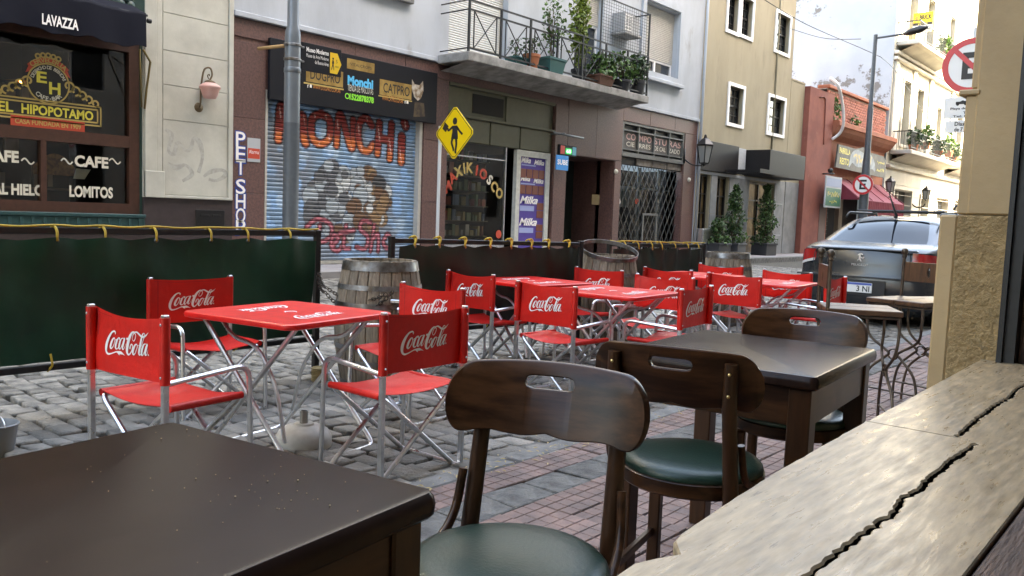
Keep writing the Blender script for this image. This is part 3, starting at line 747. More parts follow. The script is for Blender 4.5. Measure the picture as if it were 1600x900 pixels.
# ---------------------------------------------------------------- wrought iron bar stools
def make_stool():
    t = thing('bar_stool', 'x', 'bar stool'); h = .185
    for s in (-1, 1):
        b = MB(); b.cbox(s*.1-.098, s*.1+.098, -.2, .2, .685, .715, .004); b.ob('seat_board', m_ywood, t)
    for a, c in (((-h, -h), (h, -h)), ((h, -h), (h, h)), ((h, h), (-h, h)), ((-h, h), (-h, -h))): b = MB(); b.tube([(*a, .675), (*c, .675)], .008, 8); b.ob('seat_rail', m_wrought, t, smooth=True, angle=40)
    for s in (-h, h): b = MB(); b.tube([(-h, s, .12), (h, s, .12)], .006, 6); b.ob('foot_bar', m_wrought, t, smooth=True, angle=40)
    for sx in (-1, 1):
        for sy in (-1, 1):
            b = MB(); P = catmull([(sx*h, sy*h, .675), (sx*h, sy*h, .55), (sx*h*.88, sy*h*.95, .46), (sx*.055, sy*h*.9, .385), (sx*.03, sy*h*.9, .36), (sx*.06, sy*h*.9, .33), (sx*h*.82, sy*h*.97, .24), (sx*h, sy*h, .12), (sx*h*1.02, sy*h*1.02, 0)], 5)
            b.tube([tuple(p) for p in P], .0085, 8); b.ob('leg', m_wrought, t, smooth=True, angle=50)
    for sy in (-1, 1):
        b = MB(); b.lathe([(.034, -.01), (.04, 0), (.034, .01), (.028, 0), (.034, -.01)], 14, m=T(0, sy*h*.9, .36, rx=R(90))); b.ob('ring', m_wrought, t, smooth=True)
    for s in (-1, 1):
        b = MB(); b.tube([(s*h, -h-.008, .60), (s*h, -h-.012, .99)], .0105, 10)
        p = b.ob('back_post', m_wrought, t, smooth=True, angle=40)
        b = MB(); b.lathe([(0, -.03), (.014, -.03), (.017, -.022), (.012, -.014), (.018, -.004), (.022, .010), (.018, .025), (.008, .032), (0, .033)], 14, (s*h, -h-.012, 1.01)); b.ob('ball_finial', m_wrought, p, smooth=True)
    b = MB()                                       # back board with a crescent cut through it
    N = 24; y0, y1 = -h-.022, -h-.004
    def half(u0, u1, sgn):
        V = []; 
        for i in range(N+1):
            z = .82+.13*i/N; k = (z-.885)/.035
            c0 = (.016*math.sqrt(max(0, 1-k*k)) if abs(k) < 1 else 0)
            e = (c0 if sgn > 0 else -c0*.35)+0.004*0
            for y in (y0, y1): V += [(u0 if sgn < 0 else u1, y, z), (e, y, z)]
        b.add(V, [(4*i, 4*i+1, 4*i+5, 4*i+4) for i in range(N)]+[(4*i+2, 4*i+6, 4*i+7, 4*i+3) for i in range(N)]+[(4*i+1, 4*i+3, 4*i+7, 4*i+5) for i in range(N)]+[(4*i, 4*i+4, 4*i+6, 4*i+2) for i in range(N)]+[(4*N, 4*N+1, 4*N+3, 4*N+2), (0, 2, 3, 1)])
    half(-h+.012, 0, -1); half(0, h-.012, 1); b.ob('back_board', m_ywood, t)
    return t
s0 = make_stool()
for k, (x, y, h, lab) in enumerate([(-1.57, 4.93, -62, 'tall iron bar stool with a clear two board wooden seat, back edge on'),
                                    (-1.53, 5.85, -70+180+55, 'tall iron bar stool with brown back board standing by the grey car'),
                                    (-1.35, 6.15, 150, 'bar stool mostly hidden behind the ochre pillar, one ball finial showing')]):
    o = s0 if k == 0 else copy_tree(s0); o.location = (x, y, SW); o.rotation_euler = (0, 0, R(h)); o['label'] = lab; o['group'] = 'iron bar stools'

# ---------------------------------------------------------------- wine barrels
def barrel_r(z, H=.93): return .262+.062*math.sin(math.pi*min(max(z/H, 0), 1))
def make_barrel(loose):
    t = thing('wine_barrel', 'x', 'barrel'); H = .93; NS = 22
    sm = MB(); da = 2*math.pi/NS
    V = []; nz = 9
    for j in range(nz+1):
        z = H*j/nz; r_ = barrel_r(z)
        for rr, aa in ((r_-.004, -.47), (r_, -.4), (r_+.001, 0), (r_, .4), (r_-.004, .47), (r_-.03, .45), (r_-.03, -.45)): V.append((rr*math.cos(aa*da), rr*math.sin(aa*da), z))
    sm.add(V, [(j*7+k, j*7+(k+1) % 7, j*7+7+(k+1) % 7, j*7+7+k) for j in range(nz) for k in range(7)]+[tuple(range(7))[::-1], tuple(nz*7+k for k in range(7))])
    me = sm.mesh('stave'); me.materials.append(m_stave); me.polygons.foreach_set('use_smooth', [True]*len(me.polygons)); me.set_sharp_from_angle(angle=R(35))
    for k in range(NS):
        o = bpy.data.objects.new('stave', me); col.objects.link(o); o.parent = t; o.rotation_euler = (0, 0, k*da)
    b = MB(); b.lathe([(0, H-.055), (.235, H-.05), (.236, H-.07)], 28); b.ob('barrel_head', m_stave, t)
    hoops = [(.03, .07), (.19, .225), (.30, .335), (.60, .635), (.725, .76), (.86, .925)]
    if loose: hoops = hoops[:-1]
    for z0, z1 in hoops:
        b = MB(); b.lathe([(barrel_r(z0)+.001, z0), (barrel_r(z0)+.005, z0), (barrel_r(z1)+.005, z1), (barrel_r(z1)+.001, z1)], 40); b.ob('hoop', m_hoop, t, smooth=True, angle=40)
    return t
b0 = make_barrel(False); b0.location = (-4.66, 3.99, 0); b0['label'] = 'large weathered wine barrel beside the end of the green barrier'; b0['group'] = 'wine barrels'
b2 = copy_tree(b0); b2.location = (-4.74, 9.75, 0); b2.rotation_euler = (0, 0, 1); b2['label'] = 'wine barrel farthest down the street, right of the last barrier'
b1 = make_barrel(True); b1.location = (-4.72, 7.04, 0); b1['label'] = 'wine barrel between the dark barriers with a loose hoop lying on it'; b1['group'] = 'wine barrels'
b = MB(); mh = T(-4.72, 7.04, .97, rz=R(60), rx=R(17)); b.lathe([(.292, -.02), (.297, -.02), (.297, .02), (.292, .02), (.292, -.02)], 48, m=mh)
tag(b.ob('loose_hoop', m_hoop, smooth=True, angle=40), 'loose metal hoop lying tilted on top of the middle barrel', 'hoop')
b = MB(); b.tube([(-4.66+.33, 3.99-.12, .60), (-4.66+.40, 3.99-.06, .605)], .02, 8); b.cbox(-.05, .05, -.02, .02, -.012, .012, .004, T(-4.34, 3.88, .66, R(30)))
tag(b.ob('barrel_bracket', m_alu, smooth=True, angle=40), 'small metal bracket fixed to the leftmost barrel', 'bracket')

# ---------------------------------------------------------------- barriers: post, rail, tarpaulin, rope
def barrier(p0, p1, zt0, zt1, zb, cloth, label, nties, knots, seed):
    rr = random.Random(seed); P0, P1 = Vector((*p0, 0)), Vector((*p1, 0)); D = P1-P0; L = D.length; dn = D/L; nv = Vector((-dn.y, dn.x, 0))*-1   # towards the camera side
    t = thing('barrier', label, 'barrier', P0, 0, 'tarpaulin barriers round the tables')
    at = lambda s, z, off=0: tuple(dn*s+nv*off+Vector((0, 0, z)))
    for s in (0.0, L):
        b = MB(); b.cbox(-.022, .022, -.022, .022, 0, (zt0 if s == 0 else zt1)+.005, .004, T(dn.x*s, dn.y*s, 0, math.atan2(dn.y, dn.x))); b.lathe([(0, .012), (.11, .012), (.12, .0)], 20, (dn.x*s, dn.y*s, 0)); b.ob('post', m_black, t)
    zt = lambda s: zt0+(zt1-zt0)*s/L
    for name, zz in (('top_rail', lambda s: zt(s)-.02), ('bottom_rail', lambda s: zb-.035)):
        b = MB(); ang = math.atan2(dn.y, dn.x); b.cbox(.022, L-.022, -.018, .018, -.02, .02, .004, T(0, 0, 0, ang) if False else Matrix.Translation((0, 0, (zz(0)+zz(L))/2)) @ Matrix.Rotation(ang, 4, 'Z') @ Matrix.Rotation(-math.atan2(zz(L)-zz(0), L), 4, 'Y')); b.ob(name, m_black, t)
    b = MB(); k1, k2, k3 = rr.uniform(0, 6), rr.uniform(0, 6), rr.uniform(3, 5)
    ties = [L*(.04+.92*(i+.5+rr.uniform(-.12, .12))/nties) for i in range(nties)]
    def cl(u, v):
        s = .045+(L-.09)*u; dz = 0
        near_ = min(abs(s-q) for q in ties); scallop = .022*min(1, near_/(.5*L/nties))
        fold = .014*math.sin(s*9+k1+v)*v**2+.012*math.sin(s*23+k2)*v**4+.012*math.sin(s*4.1-v*3+k3)+.014*math.cos(2*math.pi*near_*nties/L)*v**2+.008*math.sin(s*31+v*6+k1)*(1-v)**2+.02*math.sin(s*2.3+k2)*(1-v)*.6+.006*math.sin((s*5+v*9)+k3)
        return at(s, zb+(zt(s)-.055-zb-scallop)*v, .03+fold)
    b.grid(90, 22, cl); clo = b.ob('tarpaulin', cloth, t, smooth=True)
    ey = MB(); ro = MB()
    for s in ties:
        e = at(s, zt(s)-.075, .05); ey.lathe([(.008, -.002), (.014, 0), (.008, .004)], 12, m=Matrix.Translation(e) @ Matrix.Rotation(math.atan2(nv.y, nv.x), 4, 'Z') @ Matrix.Rotation(R(90), 4, 'Y'))
        ro.tube(smooth_path([at(s, zt(s)-.08, .052), at(s+.004, zt(s)-.02, .045), at(s, zt(s)+.012, .01), at(s-.006, zt(s)-.01, -.03)], .02, 4), .0075, 6)
        if knots:
            ro.tube(smooth_path([at(s-.02, zt(s)+.0, .03), at(s, zt(s)+.014, .035), at(s+.02, zt(s)+.0, .04), at(s+.005, zt(s)-.03, .05), at(s-.012, zt(s)-.065, .055)], .015, 4), .009, 6)
    if not knots:
        pts = []
        ss = [0]+ties+[L]
        for i, s in enumerate(ss):
            pts.append(at(s, zt(s)+.012, .012))
            if i < len(ss)-1: m_ = (s+ss[i+1])/2; pts.append(at(m_, zt(m_)+.012-.012*rr.random(), .012))
        ro.tube([tuple(p) for p in catmull(pts, 4)], .0065, 6)
    for s in (L*.12, L*.45, L*.8):
        ro.tube(smooth_path([at(s, zb+.05, .045), at(s+.01, zb-.02, .05), at(s, zb-.06, 0)], .02, 4), .006, 6)
    ey.ob('eyelet', m_hoop, clo, smooth=True); tag(ro.ob('rope', m_rope, t, smooth=True), kind='stuff')
    return t
barrier((-5.18, .35), (-5.22, 3.84), 1.12, 1.118, .33, m_green, 'long dark green tarpaulin barrier on the left with yellow rope', 10, False, 3)
barrier((-5.08, 4.46), (-4.80, 6.66), 1.082, 1.06, .33, m_tarp2, 'dark tarpaulin barrier behind the middle red chairs, knotted yellow ties', 8, True, 4)
barrier((-4.92, 7.34), (-4.86, 9.32), 1.054, 1.032, .33, m_tarp2, 'short dark tarpaulin barrier farthest down the street', 7, False, 5)
b = MB()
for k in range(9): b.lathe([(.055, .0), (.064, .006), (.055, .012), (.047, .006), (.055, 0)], 18, (-5.0, 3.72, .006+k*.0125))
b.lathe([(.0, 0), (.045, 0), (.045, .11), (0, .11)], 14, (-5.0, 3.72, 0))
tag(b.ob('rope_coil', m_ropeold, smooth=True, angle=40), 'coil of tan rope on the cobbles at the green barrier post', 'rope')
# chain from the barrier post round the barrel
ch = MB()
def chain(a, bq, drop, n, ph=0):
    A, B = Vector(a), Vector(bq)
    for k in range(n):
        t_ = (k+.5)/n; p = A.lerp(B, t_)-Vector((0, 0, drop*4*t_*(1-t_))); q = A.lerp(B, t_+.02)-Vector((0, 0, drop*4*(t_+.02)*(1-t_-.02)))
        dr = (q-p).normalized(); mt = Matrix.Translation(p) @ dr.to_track_quat('X', 'Z').to_matrix().to_4x4() @ Matrix.Rotation(R(90)*(k % 2), 4, 'X')
        ch.tube([mt @ Vector(c) for c in ((-.018, -.006, 0), (-.012, -.011, 0), (.012, -.011, 0), (.018, -.006, 0), (.018, .006, 0), (.012, .011, 0), (-.012, .011, 0), (-.018, .006, 0))], .0035, 5, closed=True)
chain((-5.19, 3.84, .80), (-4.92, 3.70, .72), .03, 11); chain((-4.92, 3.70, .72), (-4.32, 3.76, .72), .07, 22); chain((-5.19, 3.83, .78), (-4.92, 3.69, .69), .04, 11); chain((-4.92, 3.69, .69), (-4.30, 3.80, .74), .15, 26)
tag(ch.ob('chain', m_chain, smooth=True), 'dark chain hanging from the barrier post in front of the leftmost barrel', 'chain')

# ---------------------------------------------------------------- parasol base, bucket
u = thing('parasol_base', 'white round parasol base on the cobbles under the first red table', 'parasol base', (-3.60, 2.50, 0))
p_ = GZ(474, 700, .0); u.location = (p_.x, p_.y, .004)
m_wbase = M('chalky_white_plastic', (.6, .6, .57), .55, c2=(.42, .41, .38), ns=6)
b = MB(); b.lathe([(.0, 0), (.145, 0), (.15, .02), (.148, .06), (.13, .095), (.10, .115), (.055, .125), (.05, .135), (0, .135)], 32); b.ob('weight', m_wbase, u, smooth=True, angle=40)
b = MB(); b.lathe([(.022, .13), (.022, .20), (.017, .20), (.017, .16), (0, .16)], 16); b.ob('tube_socket', M('old_zinc', (.35, .34, .31), .5, metal=.6), u, smooth=True, angle=40)
p_ = GZ(-6, 712, .0)
u = thing('bucket', 'small grey bucket cut off by the left picture edge', 'bucket', (p_.x, p_.y, .006))
b = MB(); b.lathe([(0, 0), (.075, 0), (.1, .15), (.106, .155), (.1, .16), (.092, .15), (.07, .02), (0, .02)], 24); b.ob('pail', M('grey_plastic', (.2, .2, .2), .5), u, smooth=True, angle=40)
b = MB(); b.tube([(.1*math.cos(a), .01, .15+.05*math.sin(a)) for a in np.linspace(0, math.pi, 12)], .003, 6); b.ob('handle', m_alu, u, smooth=True)
# ================================================================ far side of the street (facade plane x = -14)
FX = -14.0
m_bluew = M('pale_blue_white_paint', (.42, .455, .5), .8, c2=(.35, .375, .41), ns=.9, bump=.15, bs=25, c3=(.26, .25, .235), ns3=1.6, lo3=.585, hi3=.75, stretch=(1, 1, .4))
m_brown = M('brown_granite', (.135, .07, .06), .45, c2=(.09, .048, .043), ns=22, var=.2, isl=.12, bump=.06, bs=80, obr=.1)
m_cream = M('cream_plaster', (.48, .47, .41), .8, c2=(.41, .395, .345), ns=1.3, var=.08, bump=.15, bs=30, c3=(.33, .32, .29), ns3=1.5, lo3=.64, hi3=.8)
m_dado = M('dark_dado', (.04, .028, .028), .45, var=.2, bump=.1)
m_shopw = M('shopfront_mahogany', (.055, .022, .014), .4, var=.2, ns=6, bump=.08)
m_teal = M('dark_teal_paint', (.012, .05, .05), .45, var=.2, ns=6)
m_tealg = M('dark_green_frieze', (.01, .035, .028), .45, var=.2, ns=6)
m_navy = M('navy_awning_cloth', (.006, .007, .014), .7, bump=.3, bs=6, spec=.15)
m_glass = glassm('shop_glass', (.8, .82, .8), .75, .015, .03)
m_gold = M('gold_leaf', (.5, .36, .12), .45, metal=.2)
m_yel = M('yellow_lettering', (.72, .62, .09), .5)
m_redb = M('red_banner', (.5, .06, .03), .5)
m_offw = M('ivory_lettering', (.6, .57, .48), .6)
m_olive = M('olive_metal_panel', (.085, .08, .045), .5, var=.12, ns=3)
m_cement = M('stained_concrete', (.3, .29, .275), .85, c2=(.17, .165, .155), ns=2.6, var=.15, bump=.4, bs=30)
m_rail = M('black_railing', (.01, .011, .012), .45)
m_blind = M('roller_blind', (.42, .4, .36), .65, var=.1)
m_pane = M('window_pane', (.03, .035, .04), .06, spec=.7)
m_sign = M('black_signboard', (.008, .008, .011), .45, spec=.25)
m_orange = M('orange_ink', (.6, .22, .04), .5)
m_blue = M('sky_blue_ink', (.06, .45, .75), .5)
m_lime = M('lime_ink', (.22, .7, .05), .5)
m_goldp = M('gold_panel', (.42, .27, .08), .4, metal=.3, c2=(.25, .15, .04), ns=4)
m_blackink = M('black_ink', (.015, .013, .012), .5)
m_terra = M('terracotta', (.38, .13, .06), .8); m_potg = M('green_plastic_pot', (.015, .09, .09), .5); m_potb = M('dark_planter', (.025, .025, .028), .6)
m_leaf = M('leaf', (.06, .12, .03), .5, isl=.5, trans=.25); m_leafd = M('dark_leaf', (.03, .065, .022), .45, isl=.5, trans=.2); m_leafy = M('light_leaf', (.16, .22, .04), .5, isl=.4, trans=.3)
m_stem = M('stem', (.09, .06, .035), .8)
fr = facade(FX)
def px_box(pl, pr, pt, pb, x0=FX):           # rectangle on the plane x0 from photograph pixels
    pc, qc = (pl+pr)/2, (pt+pb)/2
    return fa(pl, qc, x0)[0], fa(pr, qc, x0)[0], fa(pc, pb, x0)[1], fa(pc, pt, x0)[1]
def leaves(mb, pts, size, rr, flat=.0):
    for c in pts:
        a = rr.uniform(0, 6.28); e = rr.uniform(-1.2, 1.2); L_ = size*rr.uniform(.6, 1.3); w_ = L_*.38
        d1 = Vector((math.cos(a)*math.cos(e), math.sin(a)*math.cos(e), math.sin(e))); s1 = d1.cross(Vector((rr.uniform(-1, 1), rr.uniform(-1, 1), 1))).normalized(); C_ = Vector(c); n1 = d1.cross(s1)*L_*.12
        mb.add([C_, C_+d1*L_*.5+s1*w_, C_+d1*L_, C_+d1*L_*.5-s1*w_, C_+d1*L_*.5-n1], [(0, 4, 1), (4, 2, 1), (0, 3, 4), (4, 3, 2)])
def blobpts(rr, n, c, r, hollow=.35):
    out = []
    while len(out) < n:
        v = Vector((rr.uniform(-1, 1), rr.uniform(-1, 1), rr.uniform(-1, 1)))
        if hollow < v.length < 1: out.append((c[0]+v.x*r[0], c[1]+v.y*r[1], c[2]+v.z*r[2]))
    return out

# ---------------------------------------------------------------- corner cafe with the big window
wy1 = fa(221, 200)[0]; py0, py1 = fa(237, 150)[0], fa(363, 150)[0]; zs = 1.08
cafe2 = thing('corner_cafe', 'cream and dark wood corner cafe with gold lettered window, far left', 'building', (FX, py0, .15))
def sub(o, p): o.parent = p; o.matrix_parent_inverse = Matrix.Translation(-Vector(p.location)); return o
def P(mb, name, mat, par, **k):               # add a part whose mesh is in world coordinates
    o = mb.ob(name, mat, None, **k); root = par
    while root.parent: root = root.parent
    o.parent = par
    o.location = (0, 0, 0)
    if par is root: o.location = -root.location
    return o
def PT(*a, **k):                              # the same for lettering
    par = a[4]; o = txt(*a[:4], None, **k); o.parent = par
    if not par.parent: o.location = -par.location
    return o
def squig(bx, f2, m_, par, n=5, seed=1):      # lettering too small to read in the photograph: uneven pen strokes
    rs_ = random.Random(seed); b = MB(); h_ = bx[3]-bx[2]; st = (bx[1]-bx[0])/n
    for k in range(n):
        x_ = bx[0]+st*(k+.12); pts = [(x_+st*.76*t, bx[2]+h_*rs_.uniform(.05, .95), h_*.2) for t in (0, .35, .7, 1)]; ribbon(b, pts, f2, 3)
    return P(b, 'faded_lettering', m_, par)
b = MB(); wall(b, -26, wy1+.02, .15, 5.4, [(1.4, wy1-.02, zs, 3.92)], FX-.02, .35); P(b, 'shop_wall', m_tealg, cafe2)
b = MB(); wall(b, -26, wy1+.02, 5.4, 15, [(yv, yv+1.3, z_, z_+2.6) for yv in (-22, -17, -12, -7, -2.5, 2, 5) for z_ in (6.3, 10.6)], FX-.01, .3); b.add([(FX-.01, -26, 15), (FX-.01, wy1, 15), (FX-9, wy1, 15), (FX-9, -26, 15)], [(0, 1, 2, 3)]); P(b, 'upper_wall', m_cream, cafe2)  # unseen upper storeys, added so table tops reflect wall rather than sky
b = MB(); b.add([(FX-.28, -25, 5.5), (FX-.28, 6.6, 5.5), (FX-.28, 6.6, 14), (FX-.28, -25, 14)], [(0, 1, 2, 3)]); P(b, 'upper_panes', m_pane, cafe2)
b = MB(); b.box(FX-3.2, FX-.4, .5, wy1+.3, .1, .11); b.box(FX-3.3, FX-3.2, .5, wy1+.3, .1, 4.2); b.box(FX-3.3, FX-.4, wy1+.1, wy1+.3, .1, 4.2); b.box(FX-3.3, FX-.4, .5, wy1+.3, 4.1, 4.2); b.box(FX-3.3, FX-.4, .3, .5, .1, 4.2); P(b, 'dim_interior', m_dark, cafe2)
b = MB(); framebox(b, 1.4, wy1-.02, zs, 3.92, .17, FX-.2, FX-.03); zm0, zm1 = fa(120, 219)[1], fa(120, 204)[1]
b.box(FX-.19, FX-.035, 1.57, wy1-.19, zm0-.05, zm1-.01); ym = fa(71, 290)[0]; b.box(FX-.18, FX-.04, ym-.045, ym+.035, zs+.17, zm0-.05); b.box(FX-.18, FX-.04, ym-1.9, ym-1.82, zs+.17, zm0-.05); P(b, 'window_frame', m_shopw, cafe2)
b = MB(); b.add([(FX-.12, 1.5, zs+.1), (FX-.12, wy1-.1, zs+.1), (FX-.12, wy1-.1, 3.85), (FX-.12, 1.5, 3.85)], [(0, 1, 2, 3)]); gl = P(b, 'glass', m_glass, cafe2)
b = MB(); b.cbox(FX-.02, FX+.13, 1, wy1+.02, zs-.06, zs, .01); b.cbox(FX-.02, FX+.10, 1, wy1+.015, zs-.27, zs-.06, .01); P(b, 'sill', m_teal, cafe2)
for k in range(16):
    b = MB(); yy = wy1-.08-.165*k; b.cbox(FX+.10, FX+.12, yy-.025, yy+.02, zs-.25, zs-.07, .004); P(b, 'dentil', m_teal, cafe2)
b = MB(); b.box(FX-.02, FX+.05, -2, wy1+.02, .15, zs-.272); P(b, 'base_panel', m_dado, cafe2)
z_f0, z_f1 = 4.25, 4.9
b = MB(); b.cbox(FX-.02, FX+.06, -2, wy1+.05, z_f0, z_f1, .015); b.cbox(FX+.06, FX+.10, wy1-.62, wy1-.55, z_f0, z_f1, .01); b.cbox(FX+.06, FX+.09, -2, wy1-.7, z_f0+.12, z_f0+.17, .01); P(b, 'frieze', m_tealg, cafe2)
for dy, dz in ((-.08, .08), (.08, .08), (-.08, -.08), (.08, -.08), (0, 0)):
    b = MB(); b.lathe([(0, .03), (.05, .02), (.07, 0)], 12, m=T(FX+.06, wy1-.28+dy, z_f0+.33+dz, ry=R(90))); P(b, 'rosette', m_tealg, cafe2, smooth=True)
# awning with its arm
aw = thing('awning', 'folded navy blue awning above the corner cafe window', 'awning', (FX, wy1-1, 4.2))
b = MB(); N = 60
def awf(u, v):
    y = 1.0+(6.50-1.0)*u; wv = .012*math.sin(y*7)+.008*math.sin(y*17)
    if v < .4: t = v/.4; return (FX+.06+.49*t, y, 4.50-.20*t+wv*t)
    t = (v-.4)/.6; return (FX+.55+.018*math.sin(y*9)*t, y, 4.30-.54*t+wv*(1+t))
b.grid(N, 20, awf); b.grid(N, 20, lambda u, v: (lambda p: (p[0]-.012, p[1], p[2]-.004))(awf(1-u, v))); 
P(b, 'cloth', m_navy, aw, smooth=True)
b = MB(); b.tube([(FX+.53, 1, 4.28), (FX+.53, 6.53, 4.28)], .02, 8); b.lathe([(0, -.03), (.035, -.03), (.04, 0), (.035, .03), (0, .03)], 12, m=T(FX+.53, 6.56, 4.2, rx=R(90))); P(b, 'front_bar', m_black, aw, smooth=True, angle=40)
q = [GX(224, 78, FX+.45), GX(235, 97, FX+.3), GX(229, 140, FX+.2), GX(226, 170, FX+.1)]
b = MB(); b.tube([tuple(v) for v in q], .018, 8); b.tube([tuple(q[0]+Vector((0, -.06, 0))), tuple(q[3]+Vector((0, -.05, .02)))], .014, 8); P(b, 'folding_arm', M('old_brass_arm', (.2, .15, .06), .5, metal=.6), aw, smooth=True)
awfr = lambda a, bb, dd: (FX+.06+.49*((4.46-bb)/.42)+.02, a, bb+.012)
y0, y1 = fa(66, 30, FX+.36)[0], fa(123, 40, FX+.36)[0]
vv = MB(); v_, f_ = text_mesh('LAVAZZA', .03); lo, hi = v_.min(0), v_.max(0)
v_ = (v_-lo)/(hi-lo); b = MB(); y0, y1 = fa(66, 30, FX+.58)[0], fa(123, 40, FX+.58)[0]; z0_, z1_ = fa(95, 43, FX+.58)[1], fa(95, 26, FX+.58)[1]; b.add([(FX+.575, y0+(y1-y0)*p[0], z0_+(z1_-z0_)*p[1]) for p in v_], f_); P(b, 'lettering', m_white, aw)
# gold sign painted on the window
gf = facade(FX-.12, .006); gf2 = facade(FX-.12, .010); gf3 = facade(FX-.12, .014)
def disc(mb, cy, cz, r0, r1, f2, n=48):
    V = [f2(cy+r*math.cos(2*math.pi*i/n), cz+r*math.sin(2*math.pi*i/n), 0) for r in (r0, r1) for i in range(n)]
    if r0 == 0: mb.add(V[n:], [tuple(range(n))])
    else: mb.add(V, [(i, (i+1) % n, n+(i+1) % n, n+i) for i in range(n)])
XG = FX-.12
cyc, czc = fa(75.5, 131, XG); rad = (fa(75, 99, XG)[1]-fa(75, 163, XG)[1])/2
b = MB(); disc(b, cyc, czc, rad*.93, rad, gf2); 
by0, by1, bz0, bz1 = px_box(-60, 158, 158, 191, XG); bzl = fa(60, 168, XG); 
zb0, zb1 = fa(75, 189, XG)[1], fa(75, 158, XG)[1]; byr = fa(157, 178, XG)[0]; byl = 2*cyc-byr
for k_, o_ in ((0, .0), (1, .05)):
    ring = [(byl+o_, zb0+o_), (byr-o_, zb0+o_), (byr-o_, zb1-o_), (byl+o_, zb1-o_)]
    for i in range(4):
        (a0, c0), (a1, c1) = ring[i], ring[(i+1) % 4]; tt = .012
        b.add([gf2(*p, 0) for p in ((min(a0, a1)-tt, min(c0, c1)-tt), (max(a0, a1)+tt, min(c0, c1)-tt), (max(a0, a1)+tt, max(c0, c1)+tt), (min(a0, a1)-tt, max(c0, c1)+tt))], [(0, 1, 2, 3)])
for s in (-1, 1):                             # scrolls either side of the medallion and the little crown
    for k_ in range(5):
        cx_, cz_ = cyc+s*(rad*.95+.10*k_), zb1+.05+.055*(4-k_); r_ = .075-.006*k_
        ribbon(b, [(cx_+s*r_*math.cos(t)*(1-t/9), cz_+r_*math.sin(t)*(1-t/9), .03) for t in np.linspace(-1.6, 4.2, 9)], gf2, 3)
for k_ in range(5):
    cx_ = cyc+(k_-2)*.075; disc(b, cx_, czc+rad*1.28+.03*math.cos((k_-2)*.8), .02, .045, gf2, 14)
P(b, 'gold_frame', m_gold, gl)
b = MB(); disc(b, cyc, czc, 0, rad*.93, gf); b.add([gf(*p, 0) for p in ((byl, zb0), (byr, zb0), (byr, zb1), (byl, zb1))], [(0, 1, 2, 3)]); P(b, 'black_ground', m_blackink, gl)
b = MB(); n = 16                                # curved ribbon
V = [gf2(cyc+r*math.cos(a), czc+r*math.sin(a), 0) for r in (rad*1.02, rad*1.26) for a in np.linspace(R(140), R(40), n)]
b.add(V, [(i, i+1, n+i+1, n+i) for i in range(n-1)])
for s in (-1, 1):
    a = R(90-s*62); b.add([gf(cyc+r*math.cos(a2), czc+r*math.sin(a2), 0) for r, a2 in ((rad*.98, a+s*.28), (rad*1.2, a+s*.28), (rad*1.12, a-s*.12), (rad*1.02, a+.0), (rad*.9, a-s*.12))], [(0, 1, 2, 3, 4)])
P(b, 'red_ribbon', m_redb, gl)
b = MB(); ry0, ry1 = fa(16, 185, XG)[0], fa(132, 198, XG)[0]; rz1, rz0 = zb0+.04, zb0-.13
b.add([gf2(*p, 0) for p in ((ry0, rz0), (ry1, rz0), (ry1, rz1), (ry0, rz1))], [(0, 1, 2, 3)]); P(b, 'red_banner', m_redb, gl)
PL = lambda s, bx, f2, m_, par, **k: PT(s, bx, f2, m_, par, **k)
PL('CASA FUNDADA EN 1909', (ry0+.06, ry1-.06, rz0+.045, rz1-.045), gf3, m_gold, gl, bold=.02)
hy0 = fa(33, 172, XG)[0]; PL('HIPOPOTAMO', (hy0, byr-.12, zb0+.075, zb1-.08), gf3, m_yel, gl, bold=.03)
PL('EL', (fa(-4, 165, XG)[0], fa(20, 167, XG)[0], zb0+.075, zb1-.08), gf3, m_yel, gl, bold=.03)
PL('E', (cyc-rad*.55, cyc-rad*.08, czc+rad*.0, czc+rad*.55), gf3, m_yel, gl, bold=.03); PL('H', (cyc+rad*.02, cyc+rad*.55, czc-rad*.5, czc+rad*.1), gf3, m_yel, gl, bold=.03)
def arcP(*a, **k): o = arc_txt(*a[:9], None, **k); o.parent = a[9]; return o
arcP('CERVECERIA', cyc, czc, rad*1.14, R(130), R(50), .08, gf3, m_gold, gl, bold=.02)
arcP('DESPACHO DE BEBIDAS', cyc, czc, rad*.79, R(158), R(22), .052, gf3, m_offw, gl)
arcP('CAFE-BAR', cyc, czc, rad*.74, R(228), R(312), .066, gf3, m_offw, gl, flip=True)
for s, (a, c_, t_, bt) in {'CAFE': (116, 169, 244, 262), 'LOMITOS': (108, 176, 291, 309), 'AL HIELO': (-12, 68, 287, 305), 'CAFE ': (-28, 29, 234, 253)}.items():
    PL(s.strip(), px_box(a, c_, t_, bt, XG), gf2, m_offw, gl, bold=.04)
for s0_, s1_ in ((95, 113), (170, 188), (33, 53)):
    b = MB(); yA, yB = fa(s0_, 250, XG)[0], fa(s1_, 252, XG)[0]; zc_ = fa((s0_+s1_)/2, 252, XG)[1]
    ribbon(b, [(yA+(yB-yA)*t, zc_+.04*math.sin(6.28*t), .022) for t in np.linspace(0, 1, 9)], gf2, 3); P(b, 'flourish', m_offw, gl)
